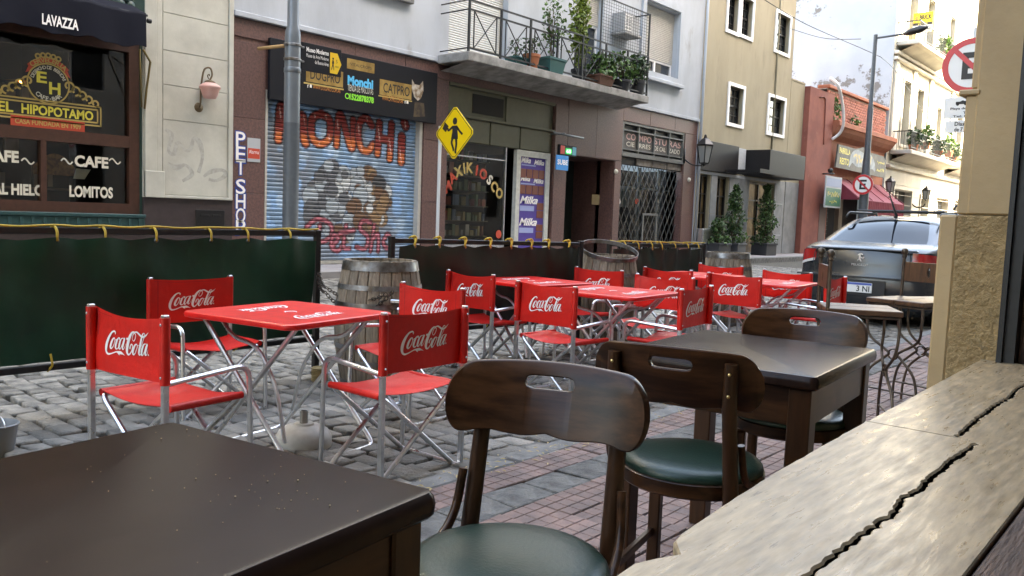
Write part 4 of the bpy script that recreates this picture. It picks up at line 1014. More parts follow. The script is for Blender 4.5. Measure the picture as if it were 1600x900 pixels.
# a few dim things inside: pendant lamp, sandwich picture, shelves
pl = thing('pendant_lamp', 'flat orange glowing pendant lamp inside the corner cafe', 'lamp', tuple(GX(34, 127, FX-.9)))
b = MB(); b.lathe([(0, .045), (.03, .04), (.05, .015), (.26, -.012), (.25, -.018), (.04, .0)], 24); b.ob('lamp_shade', M('amber_shade', (.5, .2, .03), .4), pl, smooth=True)
b = MB(); b.lathe([(0, -.03), (.03, -.02), (.035, 0), (0, .03)], 12); b.ob('bulb', emit('warm_bulb', (1, .5, .1), 2.5), pl, smooth=True)
b = MB(); b.tube([(0, 0, .04), (0, 0, 1.0)], .006, 5); b.ob('cord', m_black, pl)
b = MB(); yA, yB, zA, zB = px_box(52, 118, 240, 282, FX-.16); n = 14
b.grid(20, 10, lambda u, v: (FX-.165+.02*math.sin(3.14*u), yA+(yB-yA)*u, zA+(zB-zA)*(.2+.8*v*math.sin(math.pi*(.12+.76*u))))); 
P(b, 'sandwich_picture', M('sandwich_print', (.3, .14, .03), .6, c2=(.12, .05, .015), ns=14, nlo=.35, nhi=.6), cafe2, smooth=True)
b = MB(); yA, yB, zA, zB = px_box(114, 142, 264, 280, FX-.15); b.add([(FX-.15, yA, zA), (FX-.15, yB-.1, zA), (FX-.15, yB, zB), (FX-.15, yA+.05, zB)], [(0, 1, 2, 3)]); P(b, 'plate_picture', m_offw, cafe2)
b = MB(); rr = random.Random(3)
for k in range(14):
    yy = rr.uniform(4.4, 6.4); zz = rr.choice((1.5, 2.0, 2.4, 2.8)); b.box(FX-1.9, FX-1.8, yy, yy+rr.uniform(.05, .2), zz, zz+rr.uniform(.15, .4))
b.box(FX-2, FX-1.75, 4, 6.5, 1.44, 1.48); P(b, 'wall_shelf', M('dim_wood', (.16, .11, .07), .6, isl=.6), cafe2)
# white pilaster with block joints, dado and letter box
zp0 = fa(300, 311)[1]
b = MB(); b.box(FX-.3, FX+.02, wy1+.02, py1, zp0, 12); P(b, 'pilaster_core', m_cream, cafe2)
b = MB(); b.cbox(FX+.02, FX+.07, wy1+.03, py0+.06, zp0, 9, .01); b.cbox(FX+.02, FX+.05, py0+.06, py0+.16, zp0, 9, .01); b.cbox(FX+.02, FX+.055, py1-.10, py1-.005, zp0, 9, .01); P(b, 'pilaster_moulding', m_cream, cafe2)
b = MB(); b.cbox(FX+.02, FX+.09, wy1+.03, py0+.19, zp0, zp0+.45, .01); b.cbox(FX+.02, FX+.08, py0+.19, py1-.02, zp0, zp0+.05, .01); P(b, 'pilaster_foot', m_cream, cafe2)
jz = [zp0+.055]+[fa(306, yv)[1] for yv in (192.5, 139.7, 87.5, 30.4)]+[fa(306, -25)[1], fa(306, -80)[1]]
for a_, c_ in zip(jz[:-1], jz[1:]):
    b = MB(); b.cbox(FX+.02, FX+.034, py0+.18, py1-.115, a_+.006, c_-.006, .004); P(b, 'stone_block', m_cream, cafe2)
b = MB(); b.box(FX-.02, FX+.03, wy1+.02, py1, .15, zp0); P(b, 'dado', m_dado, cafe2)
bx = px_box(304, 349, 328, 353); b = MB(); b.cbox(FX+.03, FX+.05, bx[0], bx[1], bx[2], bx[3], .005); b.cbox(FX+.05, FX+.056, bx[0]+.08, bx[0]+.25, bx[3]-.12, bx[3]-.08, .002); b.cbox(FX+.05, FX+.056, bx[1]-.25, bx[1]-.08, bx[3]-.12, bx[3]-.08, .002); P(b, 'letter_box', m_black, cafe2)
# an old spray scrawl rubbed into the lowest block
b = MB(); q9 = lambda l: [(*fa(x, y, FX+.034), w_) for x, y, w_ in l]
for l in ([(258, 202, .05), (268, 212, .09), (263, 235, .05), (272, 240, .08), (277, 222, .06), (290, 235, .05), (298, 232, .07), (303, 216, .06), (312, 224, .1), (316, 246, .06), (310, 270, .07)],
          [(318, 276, .04), (330, 268, .08), (348, 266, .06), (352, 274, .09), (338, 282, .05), (326, 280, .06)], [(262, 255, .05), (275, 262, .1), (290, 258, .05), (300, 272, .08), (285, 283, .05)]):
    ribbon(b, q9(l), facade(FX+.034, .003), 6)
P(b, 'spray_scrawl', M('faded_grey_spray', (.41, .4, .36), .8, c2=(.33, .32, .29), ns=14), cafe2)
# wall lamp
lp = thing('wall_lamp', 'brass swan neck wall lamp with pink glass shade on the pilaster', 'wall lamp', (FX+.034, fa(309, 168)[0], fa(309, 168)[1]))
yl, zl = lp.location.y, lp.location.z; L2 = lambda px, py, xo=.0: (xo, fa(px, py, FX+.2)[0]-yl, fa(px, py, FX+.2)[1]-zl)
m_abr = M('aged_brass', (.14, .1, .06), .45, metal=.7)
b = MB(); b.lathe([(0, .03), (.06, .02), (.085, 0)], 16, m=T(0, 0, 0, ry=R(90))); b.ob('wall_plate', m_abr, lp, smooth=True)
pts = [(.02, 0, 0), (.06, .0, .06), (.07, .0, .25), (.08, .01, .45), (.10, .05, .66), (.15, .13, .69), (.18, .15, .58), (.18, .11, .48)]
b = MB(); b.tube([tuple(p) for p in catmull(pts, 6)], .016, 8); b.tube([tuple(p) for p in catmull([(.14, .11, .50), (.15, .08, .55), (.15, .11, .58), (.15, .12, .55)], 5)], .01, 6); b.ob('swan_neck', m_abr, lp, smooth=True)
b = MB(); b.lathe([(.025, .05), (.08, .025), (.10, .0), (.08, -.01)], 20, (.18, .11, .43)); b.ob('collar', m_abr, lp, smooth=True)
b = MB(); b.lathe([(.09, 0), (.17, -.05), (.185, -.09), (.155, -.12), (.13, -.22), (.10, -.27), (0, -.28)], 24, (.18, .11, .43)); b.ob('glass_shade', M('pink_opal_glass', (.75, .5, .45), .3, c2=(.75, .42, .36), ns=2, trans=.3), lp, smooth=True)

# ---------------------------------------------------------------- white apartment house over brown shops
by_0, by_1 = py1, fa(1085, 300)[0]; ZW = 4.72
apt = thing('apartment_house', 'pale white apartment house with brown granite shopfronts and a balcony', 'building', (FX, by_0, .15))
shL, shR = fa(415, 250)[0], fa(659, 280)[0]; sgz = fa(545, 175)[1]
kL, kR = fa(697, 330)[0], fa(862, 330)[0]; kz1 = fa(780, 228)[1]; ktop = fa(780, 163)[1]
dL, dR = fa(905, 330)[0], fa(921, 330)[0]; 
dL, dR = fa(883, 330)[0], fa(957, 330)[0]; dz1 = fa(900, 243)[1]
cL, cR = fa(968, 330)[0], fa(1064, 330)[0]; cz1 = fa(1020, 262)[1]; ctop = fa(1020, 198)[1]
holes = [(shL, shR, .15, 3.5), (kL, kR, .15, 4.35), (dL, dR, .15, dz1), (cL, cR, .15, ctop)]
b = MB(); wall(b, by_0, by_1, .15, ZW, holes, FX-.03, .6); P(b, 'shopfront_core', m_brown, apt)
# granite facing panels
def panels(y0, y1, z0, z1, ny, nz):
    for i in range(ny):
        for k in range(nz):
            b = MB(); a, c_ = y0+(y1-y0)*i/ny, y0+(y1-y0)*(i+1)/ny; e, g_ = z0+(z1-z0)*k/nz, z0+(z1-z0)*(k+1)/nz
            b.cbox(FX-.028, FX+.0+random.uniform(0, .003), a+.004, c_-.004, e+.004, g_-.004, .003); P(b, 'granite_panel', m_brown, apt)
panels(by_0+.01, shL-.02, .15, 4.3, 1, 3); panels(by_0+.01, kL, 4.38, ZW-.02, 4, 1); panels(shR+.02, kL-.02, .15, 4.35, 1, 3)
panels(kR+.02, dL-.02, .15, 4.35, 1, 3); panels(dL-.02, cL-.02, dz1+.01, ZW-.02, 2, 1); panels(dR+.02, cL-.02, .15, dz1, 1, 2); panels(cR+.02, by_1-.02, .15, ctop, 1, 3); panels(cL-.02, by_1-.02, ctop+.01, ZW-.02, 3, 1)
# upper wall
w1 = (fa(1005, 60)[0], fa(1058, 60)[0], fa(1040, 118)[1], fa(1030, 10)[1])
wA = (fa(700, 40)[0], fa(800, 40)[0]-.2, 4.9, 7.6); wB = (fa(897, 60)[0], fa(940, 60)[0], 4.9, 7.7)
b = MB(); wall(b, by_0, by_1, ZW, 15, [w1, wA, wB], FX+.03, .3); b.add([(FX-.5, by_0, ZW), (FX+.03, by_0, ZW), (FX+.03, by_0, 15), (FX-.5, by_0, 15)], [(0, 1, 2, 3)]); b.add([(FX+.03, by_0, 15), (FX-8, by_0, 15), (FX-8, by_1, 15), (FX+.03, by_1, 15)], [(0, 1, 2, 3)]); b.add([(FX-8, by_1, 0), (FX+.03, by_1, 0), (FX+.03, by_1, 15), (FX-8, by_1, 15)], [(0, 1, 2, 3)]); b.add([(FX-8, by_0, 5), (FX+.03, by_0, 5), (FX+.03, by_0, 15), (FX-8, by_0, 15)], [(0, 1, 2, 3)])
P(b, 'upper_wall', m_bluew, apt)
b = MB(); b.add([(FX+.03, by_0, ZW), (FX+.03, by_1, ZW), (FX-.1, by_1, ZW), (FX-.1, by_0, ZW)], [(0, 1, 2, 3)]); b.cbox(FX+.03, FX+.07, by_0, fa(680, 60)[0], ZW-.0, ZW+.10, .01); b.cbox(FX+.03, FX+.07, fa(985, 160)[0], by_1, ZW, ZW+.10, .01); P(b, 'string_course', m_bluew, apt)
zl2 = fa(640, 8)[1]; b = MB(); b.cbox(FX+.03, FX+.16, fa(560, 0)[0], fa(640, 5)[0], zl2, zl2+.12, .01); P(b, 'window_ledge', m_cement, apt)
def roller(par, y0, y1, z0, z1, x, zb, pane=True):
    b = MB(); n = int((z1-zb)/.055)
    for k in range(n):
        z = zb+(z1-zb)*k/n; h_ = (z1-zb)/n
        b.add([(x, y0, z), (x, y1, z), (x+.012, y1, z+h_*.5), (x+.012, y0, z+h_*.5), (x, y1, z+h_*.97), (x, y0, z+h_*.97)], [(0, 1, 2, 3), (3, 2, 4, 5)])
    P(b, 'roller_blind', m_blind, par)
    if zb > z0+.1:
        b = MB(); b.add([(x-.08, y0, z0), (x-.08, y1, z0), (x-.08, y1, zb), (x-.08, y0, zb)], [(0, 1, 2, 3)]); pn = P(b, 'window_pane', m_pane, par)
        b = MB(); framebox(b, y0, y1, z0, zb, .05, x-.07, x-.02); b.box(x-.07, x-.02, (y0+y1)/2-.04, (y0+y1)/2+.04, z0+.05, zb-.05); P(b, 'window_frame', m_white, par)
roller(apt, w1[0], w1[1], w1[2], w1[3], FX-.15, w1[2]+.42); roller(apt, *wA, FX-.15, wA[2]); roller(apt, *wB, FX-.15, 6.75)
b = MB(); framebox(b, w1[0]-.22, w1[1]+.22, w1[2]-.22, w1[3]+.25, .2, FX+.03, FX+.10); b.cbox(FX+.03, FX+.2, w1[0]-.3, w1[1]+.3, w1[2]-.32, w1[2]-.2, .015); P(b, 'window_surround', m_bluew, apt)
b = MB(); b.tube([(FX+.09, fa(1100, 100)[0]-.12, .2), (FX+.09, fa(1100, 100)[0]-.12, 14)], .05, 8); P(b, 'drain_pipe', m_bluew, apt, smooth=True)
# balcony
BX = -13.0; byA, byB = 13.51, 21.08; bz0, bz1 = 4.66, 4.88
b = MB(); b.cbox(FX+.03, BX, byA, byB, bz0+.02, bz1, .015)
b.add([(FX+.03, byA+.1, bz0-.12), (BX-.15, byA+.1, bz0+.02), (BX-.15, byB-.1, bz0+.02), (FX+.03, byB-.1, bz0-.12)], [(0, 1, 2, 3)]); bal = P(b, 'balcony_slab', m_cement, apt)
rl = MB(); zr = bz1+1.12
for z in (bz1+.08, zr-.2, zr): rl.box(BX-.075, BX-.04, byA+.05, byB-.05, z-.018, z+.018)
for z in (bz1+.08, zr-.2, zr):
    for yy in (byA+.05, byB-.05): rl.box(FX+.05, BX-.07, yy-.012, yy+.012, z-.012, z+.012)
P(rl, 'handrail', m_rail, apt)
nb = 7; st_ = (byB-byA-.1)/nb
for k in range(nb+1):
    b = MB(); yy = byA+.05+st_*k; b.box(BX-.08, BX-.035, yy-.022, yy+.022, bz1, zr); P(b, 'baluster', m_rail, apt)
for k in range(nb):
    ya, yb = byA+.05+st_*k+.16, byA+.05+st_*(k+1)-.16
    for (z0, z1) in ((bz1+.09, zr-.21), (zr-.21, bz1+.09)):
        b = MB(); b.tube([(BX-.058, ya, z0), (BX-.058, yb, z1)], .014, 6); P(b, 'cross_bar', m_rail, apt)
    for yy in (ya, yb): b = MB(); b.box(BX-.068, BX-.048, yy-.012, yy+.012, bz1+.08, zr-.2); P(b, 'thin_bar', m_rail, apt)
yC = fa(943, 20, BX)[0]; b = MB()
for yy in (yC, byB-.06): b.box(BX-.07, BX-.04, yy-.02, yy+.02, bz1, 7.2)
b.box(BX-.07, BX-.04, yC, byB-.05, 7.17, 7.2); b.box(FX, BX-.05, byB-.08, byB-.05, 7.17, 7.2); P(b, 'cage_frame', m_rail, apt)
b = MB()
for k in range(1, 22): yy = yC+(byB-yC)*k/22; b.box(BX-.058, BX-.054, yy-.005, yy+.005, zr, 7.17)
for k in range(1, 14): z = zr+(7.17-zr)*k/14; b.box(BX-.058, BX-.054, yC, byB-.06, z-.005, z+.005)
P(b, 'wire_mesh', m_rail, apt)
# air conditioner
yA_, zA_ = fa(967, 40); ac = thing('air_conditioner', 'grey box air conditioner on the wall above the balcony', 'air conditioner', (FX+.03, yA_, zA_))
b = MB(); b.cbox(0, .42, -.40, .40, -.28, .28, .02); b.ob('case', M('grey_case', (.3, .3, .3), .6), ac)
b = MB()
for k in range(5): b.box(.421, .43, -.36, .0, -.22+.1*k, -.20+.1*k)
for k in range(3): b.box(.421, .43, -.36+.17*k, -.34+.17*k, -.24, .22)
b.ob('grille', m_white, ac); b = MB(); b.cbox(-.02, .5, -.44, .44, -.36, -.29, .02); b.ob('bracket', m_cement, ac)
# pots and plants on the balcony
def pot(name, y, x, r_, h_, mat, label, square=False):
    t = thing(name, label, 'flower pot', (x, y, bz1)); b = MB()
    if square: b.add([(a*r_*k, c_*r_*1.35*k, z) for k, z in ((.8, 0), (1, h_*.85), (1.07, h_*.86), (1.07, h_)) for a, c_ in ((-1, -1), (1, -1), (1, 1), (-1, 1))], [(j*4+i, j*4+(i+1) % 4, j*4+4+(i+1) % 4, j*4+4+i) for j in range(3) for i in range(4)]+[(12, 13, 14, 15)])
    else: b.lathe([(0, 0), (r_*.75, 0), (r_, h_*.8), (r_*1.1, h_*.8), (r_*1.1, h_), (0, h_*.98)], 18)
    b.ob('pot', mat, t, smooth=not square, angle=30); return t
rr = random.Random(11)
def plant(t, n, c, r_, size, mat, nst, h0):
    b = MB()
    for k in range(nst):
        e = (c[0]+rr.uniform(-1, 1)*r_[0]*.7, c[1]+rr.uniform(-1, 1)*r_[1]*.7, c[2]+rr.uniform(-.2, .8)*r_[2])
        b.tube([tuple(p) for p in catmull([(rr.uniform(-.05, .05), rr.uniform(-.05, .05), h0), (e[0]*.3+rr.uniform(-.05, .05), e[1]*.4, h0+(e[2]-h0)*.5), e], 4)], .008, 5)
    b.ob('stem', m_stem, t); b = MB(); leaves(b, blobpts(rr, n, c, r_, .2), size, rr); b.ob('foliage', mat, t)
def by(px, py=140, x=-13.25): return fa(px, py, x)[0]
t = pot('flower_pot', by(828, 90), -13.2, .2, .34, m_terra, 'orange terracotta pot on the balcony floor'); plant(t, 60, (0, 0, .55), (.25, .25, .25), .1, m_leafd, 6, .3)
t = pot('flower_pot', by(858, 95), -13.2, .24, .36, m_potg, 'teal plastic trough on the balcony right of the orange pot', True); plant(t, 260, (0, .05, 1.15), (.3, .4, .75), .1, m_leaf, 9, .34)
t = pot('flower_pot', by(810, 90), -13.3, .18, .2, m_potg, 'low teal bowl on the balcony left of the orange pot', True); plant(t, 60, (0, 0, .45), (.2, .3, .25), .09, m_leafd, 5, .2)
t = pot('flower_pot', by(905, 108), -13.25, .2, .3, m_potb, 'tall light green climbing plant on the balcony'); plant(t, 520, (0, -.05, 1.5), (.25, .32, 1.15), .14, m_leafy, 8, .3)
t = pot('flower_pot', by(935, 118), -13.2, .26, .26, M('brown_pot', (.13, .06, .04), .8), 'spreading plant with dry stems in the middle of the balcony', True); plant(t, 300, (0, .1, .5), (.3, .6, .38), .17, m_leaf, 40, .26)
t = pot('flower_pot', by(968, 125), -13.2, .28, .3, m_potb, 'bushy plant in a dark pot below the air conditioner'); plant(t, 380, (0, 0, .62), (.3, .65, .45), .13, m_leaf, 40, .3)
t = pot('flower_pot', by(993, 133), -13.2, .24, .4, m_potb, 'dark leafy plant at the right end of the balcony'); plant(t, 260, (0, 0, .7), (.28, .4, .45), .16, m_leafd, 26, .4)
# ---------------------------------------------------------------- painted roller shutter (paint stored per vertex)
SX = FX-.18
def stroke_dist(Yg, Zg, pts, n=8):
    Pp = np.array(catmull(pts, n)); d = np.full(Yg.shape, 9.0)
    for i in range(len(Pp)-1):
        a, c_ = Pp[i], Pp[i+1]; ab = c_[:2]-a[:2]; L_ = ab@ab+1e-12
        t = np.clip(((Yg-a[0])*ab[0]+(Zg-a[1])*ab[1])/L_, 0, 1)
        dd = np.hypot(Yg-a[0]-t*ab[0], Zg-a[1]-t*ab[1])-(a[2]+(c_[2]-a[2])*t)/2
        d = np.minimum(d, dd)
    return d
z_b, z_t = .22, 3.5; NY = 420; nsl = 40; per = 4
ys_ = np.linspace(shL, shR, NY); zs_ = []; xs_ = []
for k in range(nsl):
    h_ = (z_t-z_b)/nsl
    for q, (fz, fx) in enumerate(((.02, -.022), (.12, .016), (.6, .026), (.93, .012))): zs_.append(z_b+h_*(k+fz)); xs_.append(fx)
zs_ = np.array(zs_); xs_ = np.array(xs_); Yg, Zg = np.meshgrid(ys_, zs_)
C = np.zeros((*Yg.shape, 3)); C[:] = (.18, .29, .42)
def lay(mask, c_, a=1.0):
    m_ = np.clip(mask, 0, 1)[..., None]*a; C[:] = C*(1-m_)+np.array(c_)*m_
soft = lambda d, w_: np.clip(.5-d/w_, 0, 1)
r5 = np.random.default_rng(5)
lay(soft(np.abs(Yg-(shL+.0))-.0, 1.0)*0, (0, 0, 0))
Nf = np.sin(Yg*1.7+1)*np.sin(Zg*2.1)+np.sin(Yg*3.1+Zg*1.2); lay(np.clip(.25+.35*Nf, 0, .7), (.17, .17, .175))
for _ in range(170):
    cy_, cz_, r_ = r5.uniform(shL, shR), r5.uniform(z_b, z_t), r5.uniform(.05, .17)
    lay(soft(np.hypot(Yg-cy_, Zg-cz_)-r_, .05), (.22, .40, .66) if r5.random() < .75 else (.42, .55, .68), r5.uniform(.35, .9))
def q2(px, py): return fa(px, py, SX)
def ST(l, w_): return [(*q2(x, y), w_) for x, y in l]
# plain grey and brown spray bubbles where the mural has its cartoon heads (those are left out)
cc_ = q2(545, 312); pal_ = [(.10, .105, .115), (.30, .34, .37), (.46, .48, .48), (.14, .07, .035), (.24, .14, .065), (.05, .05, .055)]
for k in range(150):
    rx, rz = r5.uniform(-1, 1), r5.uniform(-1, 1)
    if rx*rx+rz*rz > 1: continue
    cy_, cz_, r_ = cc_[0]+rx*1.12, cc_[1]+rz*.82, r5.uniform(.07, .2); tone = pal_[int(np.clip((rx+1)*2.2+r5.uniform(-1.4, 1.4), 0, 5))]
    dd = np.hypot(Yg-cy_, Zg-cz_)-r_; lay(soft(dd-.015, .02), (.03, .03, .035)); lay(soft(dd, .015), tone)
# bubble letters MONCHi
LT = {'M': [[(434, 218), (437, 172), (441, 170), (447, 205), (462, 190), (472, 182), (474, 215), (477, 224)]],
      'O': [[(500, 178), (487, 186), (487, 214), (500, 225), (514, 215), (514, 188), (501, 178)]],
      'N': [[(525, 227), (528, 184), (534, 184), (546, 228), (551, 226), (551, 188)]],
      'C': [[(580, 196), (572, 185), (562, 190), (559, 212), (564, 232), (574, 236), (582, 226)]],
      'H': [[(589, 240), (592, 192)], [(590, 216), (609, 219)], [(608, 248), (611, 194)]],
      'I': [[(626, 252), (627, 214)], [(631, 191), (633, 197)]]}
WD = {'M': .165, 'O': .15, 'N': .14, 'C': .15, 'H': .16, 'I': .2}
allD = [(k, s, min_) for k in LT for s, min_ in [(s, WD[k]) for s in LT[k]]]
Dk = {}
for k in LT:
    d_ = np.full(Yg.shape, 9.)
    for s in LT[k]: d_ = np.minimum(d_, stroke_dist(Yg, Zg, ST(s, WD[k]), 5))
    Dk[k] = d_; lay(soft(d_-.03, .015), (.012, .01, .012)); lay(soft(d_, .015), (.24, .025, .02))
    lowz = min(q2(x, y)[1] for s in LT[k] for x, y in s); lay(soft(d_+.02, .015)*np.clip((lowz+.22-Zg)/.1, 0, 1), (.62, .16, .04))
    lay(soft(d_+.05, .02)*(np.sin(Yg*23+Zg*5) > .93), (.75, .55, .5), .7)
# Pet Shop in tube letters along the foot
def tube(l, w_): 
    d_ = stroke_dist(Yg, Zg, ST(l, w_), 6); lay(soft(d_-.022, .015), (.02, .01, .015)); lay(soft(d_, .012), (.22, .03, .045)); lay(soft(d_+w_*.32, .012), (.5, .16, .2))
for l in ([(478, 355), (495, 342), (515, 350), (517, 368), (502, 378), (494, 372)], [(499, 352), (494, 390)], [(519, 384), (528, 372), (520, 368), (517, 385), (527, 392), (536, 380)],
          [(540, 352), (536, 385), (545, 388)], [(530, 364), (552, 360)], [(578, 348), (566, 345), (562, 358), (574, 370), (570, 388), (556, 386)], [(584, 352), (578, 392)], [(580, 376), (590, 366), (590, 392)], [(604, 366), (598, 378), (604, 388), (611, 378), (606, 366)]): tube(l, .09)
b = MB(); V = np.stack([SX+np.broadcast_to(xs_[:, None], Yg.shape), Yg, Zg], -1).reshape(-1, 3)
nr, nc = Yg.shape; idx = np.arange(nr*nc).reshape(nr, nc)
Fq = np.stack([idx[:-1, :-1], idx[:-1, 1:], idx[1:, 1:], idx[1:, :-1]], -1).reshape(-1, 4)
me = bpy.data.meshes.new('shutter'); me.from_pydata(V.tolist(), [], Fq.tolist()); ca = me.color_attributes.new('paint', 'FLOAT_COLOR', 'POINT')
ca.data.foreach_set('color', np.concatenate([C.reshape(-1, 3), np.ones((nr*nc, 1))], 1).astype(np.float32).ravel())
o = link('painted_shutter', me, M('shutter_paint', (1, 1, 1), .55, attr='paint', var=.1, ns=5, spec=.4)); o.parent = apt; o.location = -apt.location
o['label'] = 'blue roller shutter with red bubble letters MONCHI'
b = MB(); b.box(SX-.02, FX-.02, shL-.0, shL+.05, .15, 3.5); b.box(SX-.02, FX-.02, shR-.08, shR, .15, 3.5); b.box(SX-.01, SX+.04, shL, shR, .15, .22); P(b, 'shutter_guide', m_blind, apt)
b = MB(); b.box(FX-.59, FX-.2, shL-.01, shR+.01, .15, 3.5); P(b, 'shutter_back', m_dark, apt)
# PET SHOP down the granite, alarm plate
b1_ = MB()
for ch_, yv in zip('PET SHOP', (218, 241, 262, 0, 292, 315, 337, 356)):
    if ch_ == ' ': continue
    bx = px_box(368, 383, yv-12, yv+11); s_ = .03
    b = PT(ch_, (bx[0]-.02, bx[1]+.02, bx[2]-.02, bx[3]+.02), facade(FX, .008), M('blue_outline', (.02, .06, .3), .5) if ch_ == 'P' and yv < 230 else bpy.data.materials['blue_outline'], apt, bold=.07)  # blue edging behind each white letter
    PT(ch_, bx, facade(FX, .012), m_white, apt, bold=.01)
al = thing('alarm_plate', 'small grey and red alarm plate on the brown granite', 'sign', (FX, fa(396, 234)[0], fa(396, 234)[1]))
bx = px_box(386, 406, 216, 253); zc = (bx[2]+bx[3])/2
b = MB(); b.box(FX+.003, FX+.015, bx[0], bx[1], bx[2], bx[3]); P(b, 'plate', M('grey_plate', (.4, .42, .44), .5), al); b = MB(); b.box(FX+.0155, FX+.017, bx[0]+.01, bx[1]-.01, bx[2]+.06, zc+.03); P(b, 'red_field', m_redb, al)
PT('Alarma', (bx[0]+.03, bx[1]-.03, zc-.07, zc), facade(FX, .0175), m_white, al)
# signboard over the shutter
sb = thing('signboard', 'long black pet shop signboard with gold and blue lettering', 'sign', (FX, shL, 3.4))
s0y, s1y = fa(418, 110)[0], fa(679, 150)[0]; sz0, sz1 = 3.32, fa(545, 86)[1]
b = MB(); b.cbox(FX+.0, FX+.09, s0y, s1y, sz0, sz1, .01); bd = P(b, 'board', m_sign, sb); XS = FX+.09
f0, f1_ = facade(XS, .003), facade(XS, .006)
def SB(pl, pr, pt, pb): return px_box(pl, pr, pt, pb, XS)
def rect(par, bx, mat, f2=f0, name='panel'):
    b = MB(); b.add([f2(*p, 0) for p in ((bx[0], bx[2]), (bx[1], bx[2]), (bx[1], bx[3]), (bx[0], bx[3]))], [(0, 1, 2, 3)]); return P(b, name, mat, par)
g1 = SB(478, 536, 107, 132); rect(bd, g1, m_goldp); rect(bd, (g1[0]-.05, g1[1]+.02, g1[2]-.05, g1[2]-.02), m_gold)
PT('DOGPRO', (g1[0]+.1, g1[1]-.08, g1[2]+.06, g1[3]-.06), f1_, m_blackink, bd, bold=.01)
PT('WWW.DOGPRO.COM.AR', SB(489, 532, 136, 142), f0, m_orange, bd); PT('f', SB(480, 482, 132, 137), f0, m_white, bd, bold=.03); rect(bd, SB(484, 487, 132, 137), m_white)
g1 = SB(542, 585, 95, 111); rect(bd, g1, m_goldp); PT('VITALCROPS', (g1[0]+.08, g1[1]-.08, g1[2]+.07, g1[3]-.08), f1_, m_blackink, bd)
PT('Monchi', SB(543, 583, 121, 136), f0, m_blue, bd, bold=.05); PT('TIENDA DE MASCOTAS', SB(543, 583, 135, 145), f0, m_offw, bd); PT('1522878378', SB(546, 584, 149, 159), f0, m_lime, bd, bold=.05)
b = MB(); ci = SB(540, 545, 147, 153); disc(b, (ci[0]+ci[1])/2, (ci[2]+ci[3])/2, .04, .06, f0, 18); P(b, 'phone_icon', m_lime, bd)
g1 = SB(593, 643, 128, 152); rect(bd, g1, m_goldp); rect(bd, (g1[0]-.03, g1[1]+.02, g1[2]-.04, g1[2]-.015), m_gold); PT('CATPRO', (g1[0]+.1, g1[1]-.06, g1[2]+.06, g1[3]-.06), f1_, m_blackink, bd, bold=.01)
PT('WWW.CATPRO.COM.AR', SB(597, 630, 151, 159), f0, m_orange, bd); PT('f', SB(632, 634, 157, 162), f0, m_white, bd, bold=.03); rect(bd, SB(635, 638, 157, 162), m_white)
b = MB(); cy_, cz_ = fa(652, 142, XS)                # a cat's head printed on the board
b.add([f1_(cy_+a*.19, cz_+c_*.24, 0) for a, c_ in ((-.9, .95), (-.45, .55), (.3, .55), (.85, 1.0), (.95, .1), (.6, -.6), (.1, -.9), (-.5, -.6), (-.9, .1))], [tuple(range(9))]); P(b, 'cat_print', M('cat_fur_print', (.16, .1, .05), .6, c2=(.5, .45, .38), ns=9), bd)
b = MB(); bx = SB(646, 662, 160, 184); b.add([f0(*p, 0) for p in ((bx[0], bx[2]), (bx[1]+.05, bx[2]+.05), (bx[1], bx[3]), (bx[0]+.03, bx[3]))], [(0, 1, 2, 3)]); P(b, 'cat_neck_print', M('fur_neck', (.09, .06, .03), .7, c2=(.03, .02, .015), ns=5), bd)
# wood arm sticking out by the sign
b = MB(); p0, p1 = GX(404, 76, -13.6), GX(449, 71, -12.5); b.tube([tuple(p0), tuple(p1)], .03, 8); tag(b.ob('wooden_strut', M('pale_timber', (.4, .24, .1), .7), smooth=True), 'pale wooden strut running from the facade to the street lamp', 'strut')

# ---------------------------------------------------------------- kiosk
zt = fa(780, 168)[1]
b = MB(); b.box(FX-.30, FX-.10, kL, kR, kz1, 4.33); P(b, 'transom_core', m_olive, apt)
for a, c_ in ((697, 738), (792, 862)):
    b = MB(); b.cbox(FX-.10, FX-.06, fa(a, 200)[0]+.03, fa(c_, 200)[0]-.03, kz1+.62, 4.28, .01); P(b, 'metal_panel', m_olive, apt)
for a, c_ in ((697, 768), (768, 815), (815, 862)):
    b = MB(); b.cbox(FX-.10, FX-.05, fa(a, 220)[0]+.02, fa(c_, 220)[0]-.02, kz1, kz1+.56, .01); P(b, 'metal_panel', m_olive, apt)
b = MB(); b.cbox(FX-.10, FX+.02, kL, kR, kz1+.56, kz1+.62, .01); b.cbox(FX-.10, FX+.0, kL, kR, 4.28, 4.36, .01); P(b, 'transom_rail', m_olive, apt)
b = MB(); b.box(FX-.10, FX-.085, fa(742, 190)[0], fa(790, 190)[0], kz1+.72, 4.2); P(b, 'vent_shade', m_dark, apt)  # flat dark panel stands in for the shade inside the vent
yd0, yd1 = fa(795, 300)[0], fa(806, 300)[0]; ym0, ym1 = fa(806, 300)[0], fa(860, 300)[0]
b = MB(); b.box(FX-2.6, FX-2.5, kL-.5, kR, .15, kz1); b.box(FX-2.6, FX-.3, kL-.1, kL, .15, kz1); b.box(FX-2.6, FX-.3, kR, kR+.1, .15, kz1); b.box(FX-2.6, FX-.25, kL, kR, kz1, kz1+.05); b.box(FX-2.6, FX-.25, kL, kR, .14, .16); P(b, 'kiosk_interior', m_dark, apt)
b = MB(); rr = random.Random(9)
pal = [M('goods_%d' % i, c_, .5, isl=.35) for i, c_ in enumerate(((.34, .27, .12), (.24, .07, .045), (.14, .17, .22), (.36, .34, .3), (.16, .2, .1)))]
gm = [MB() for _ in pal]; shv = MB()
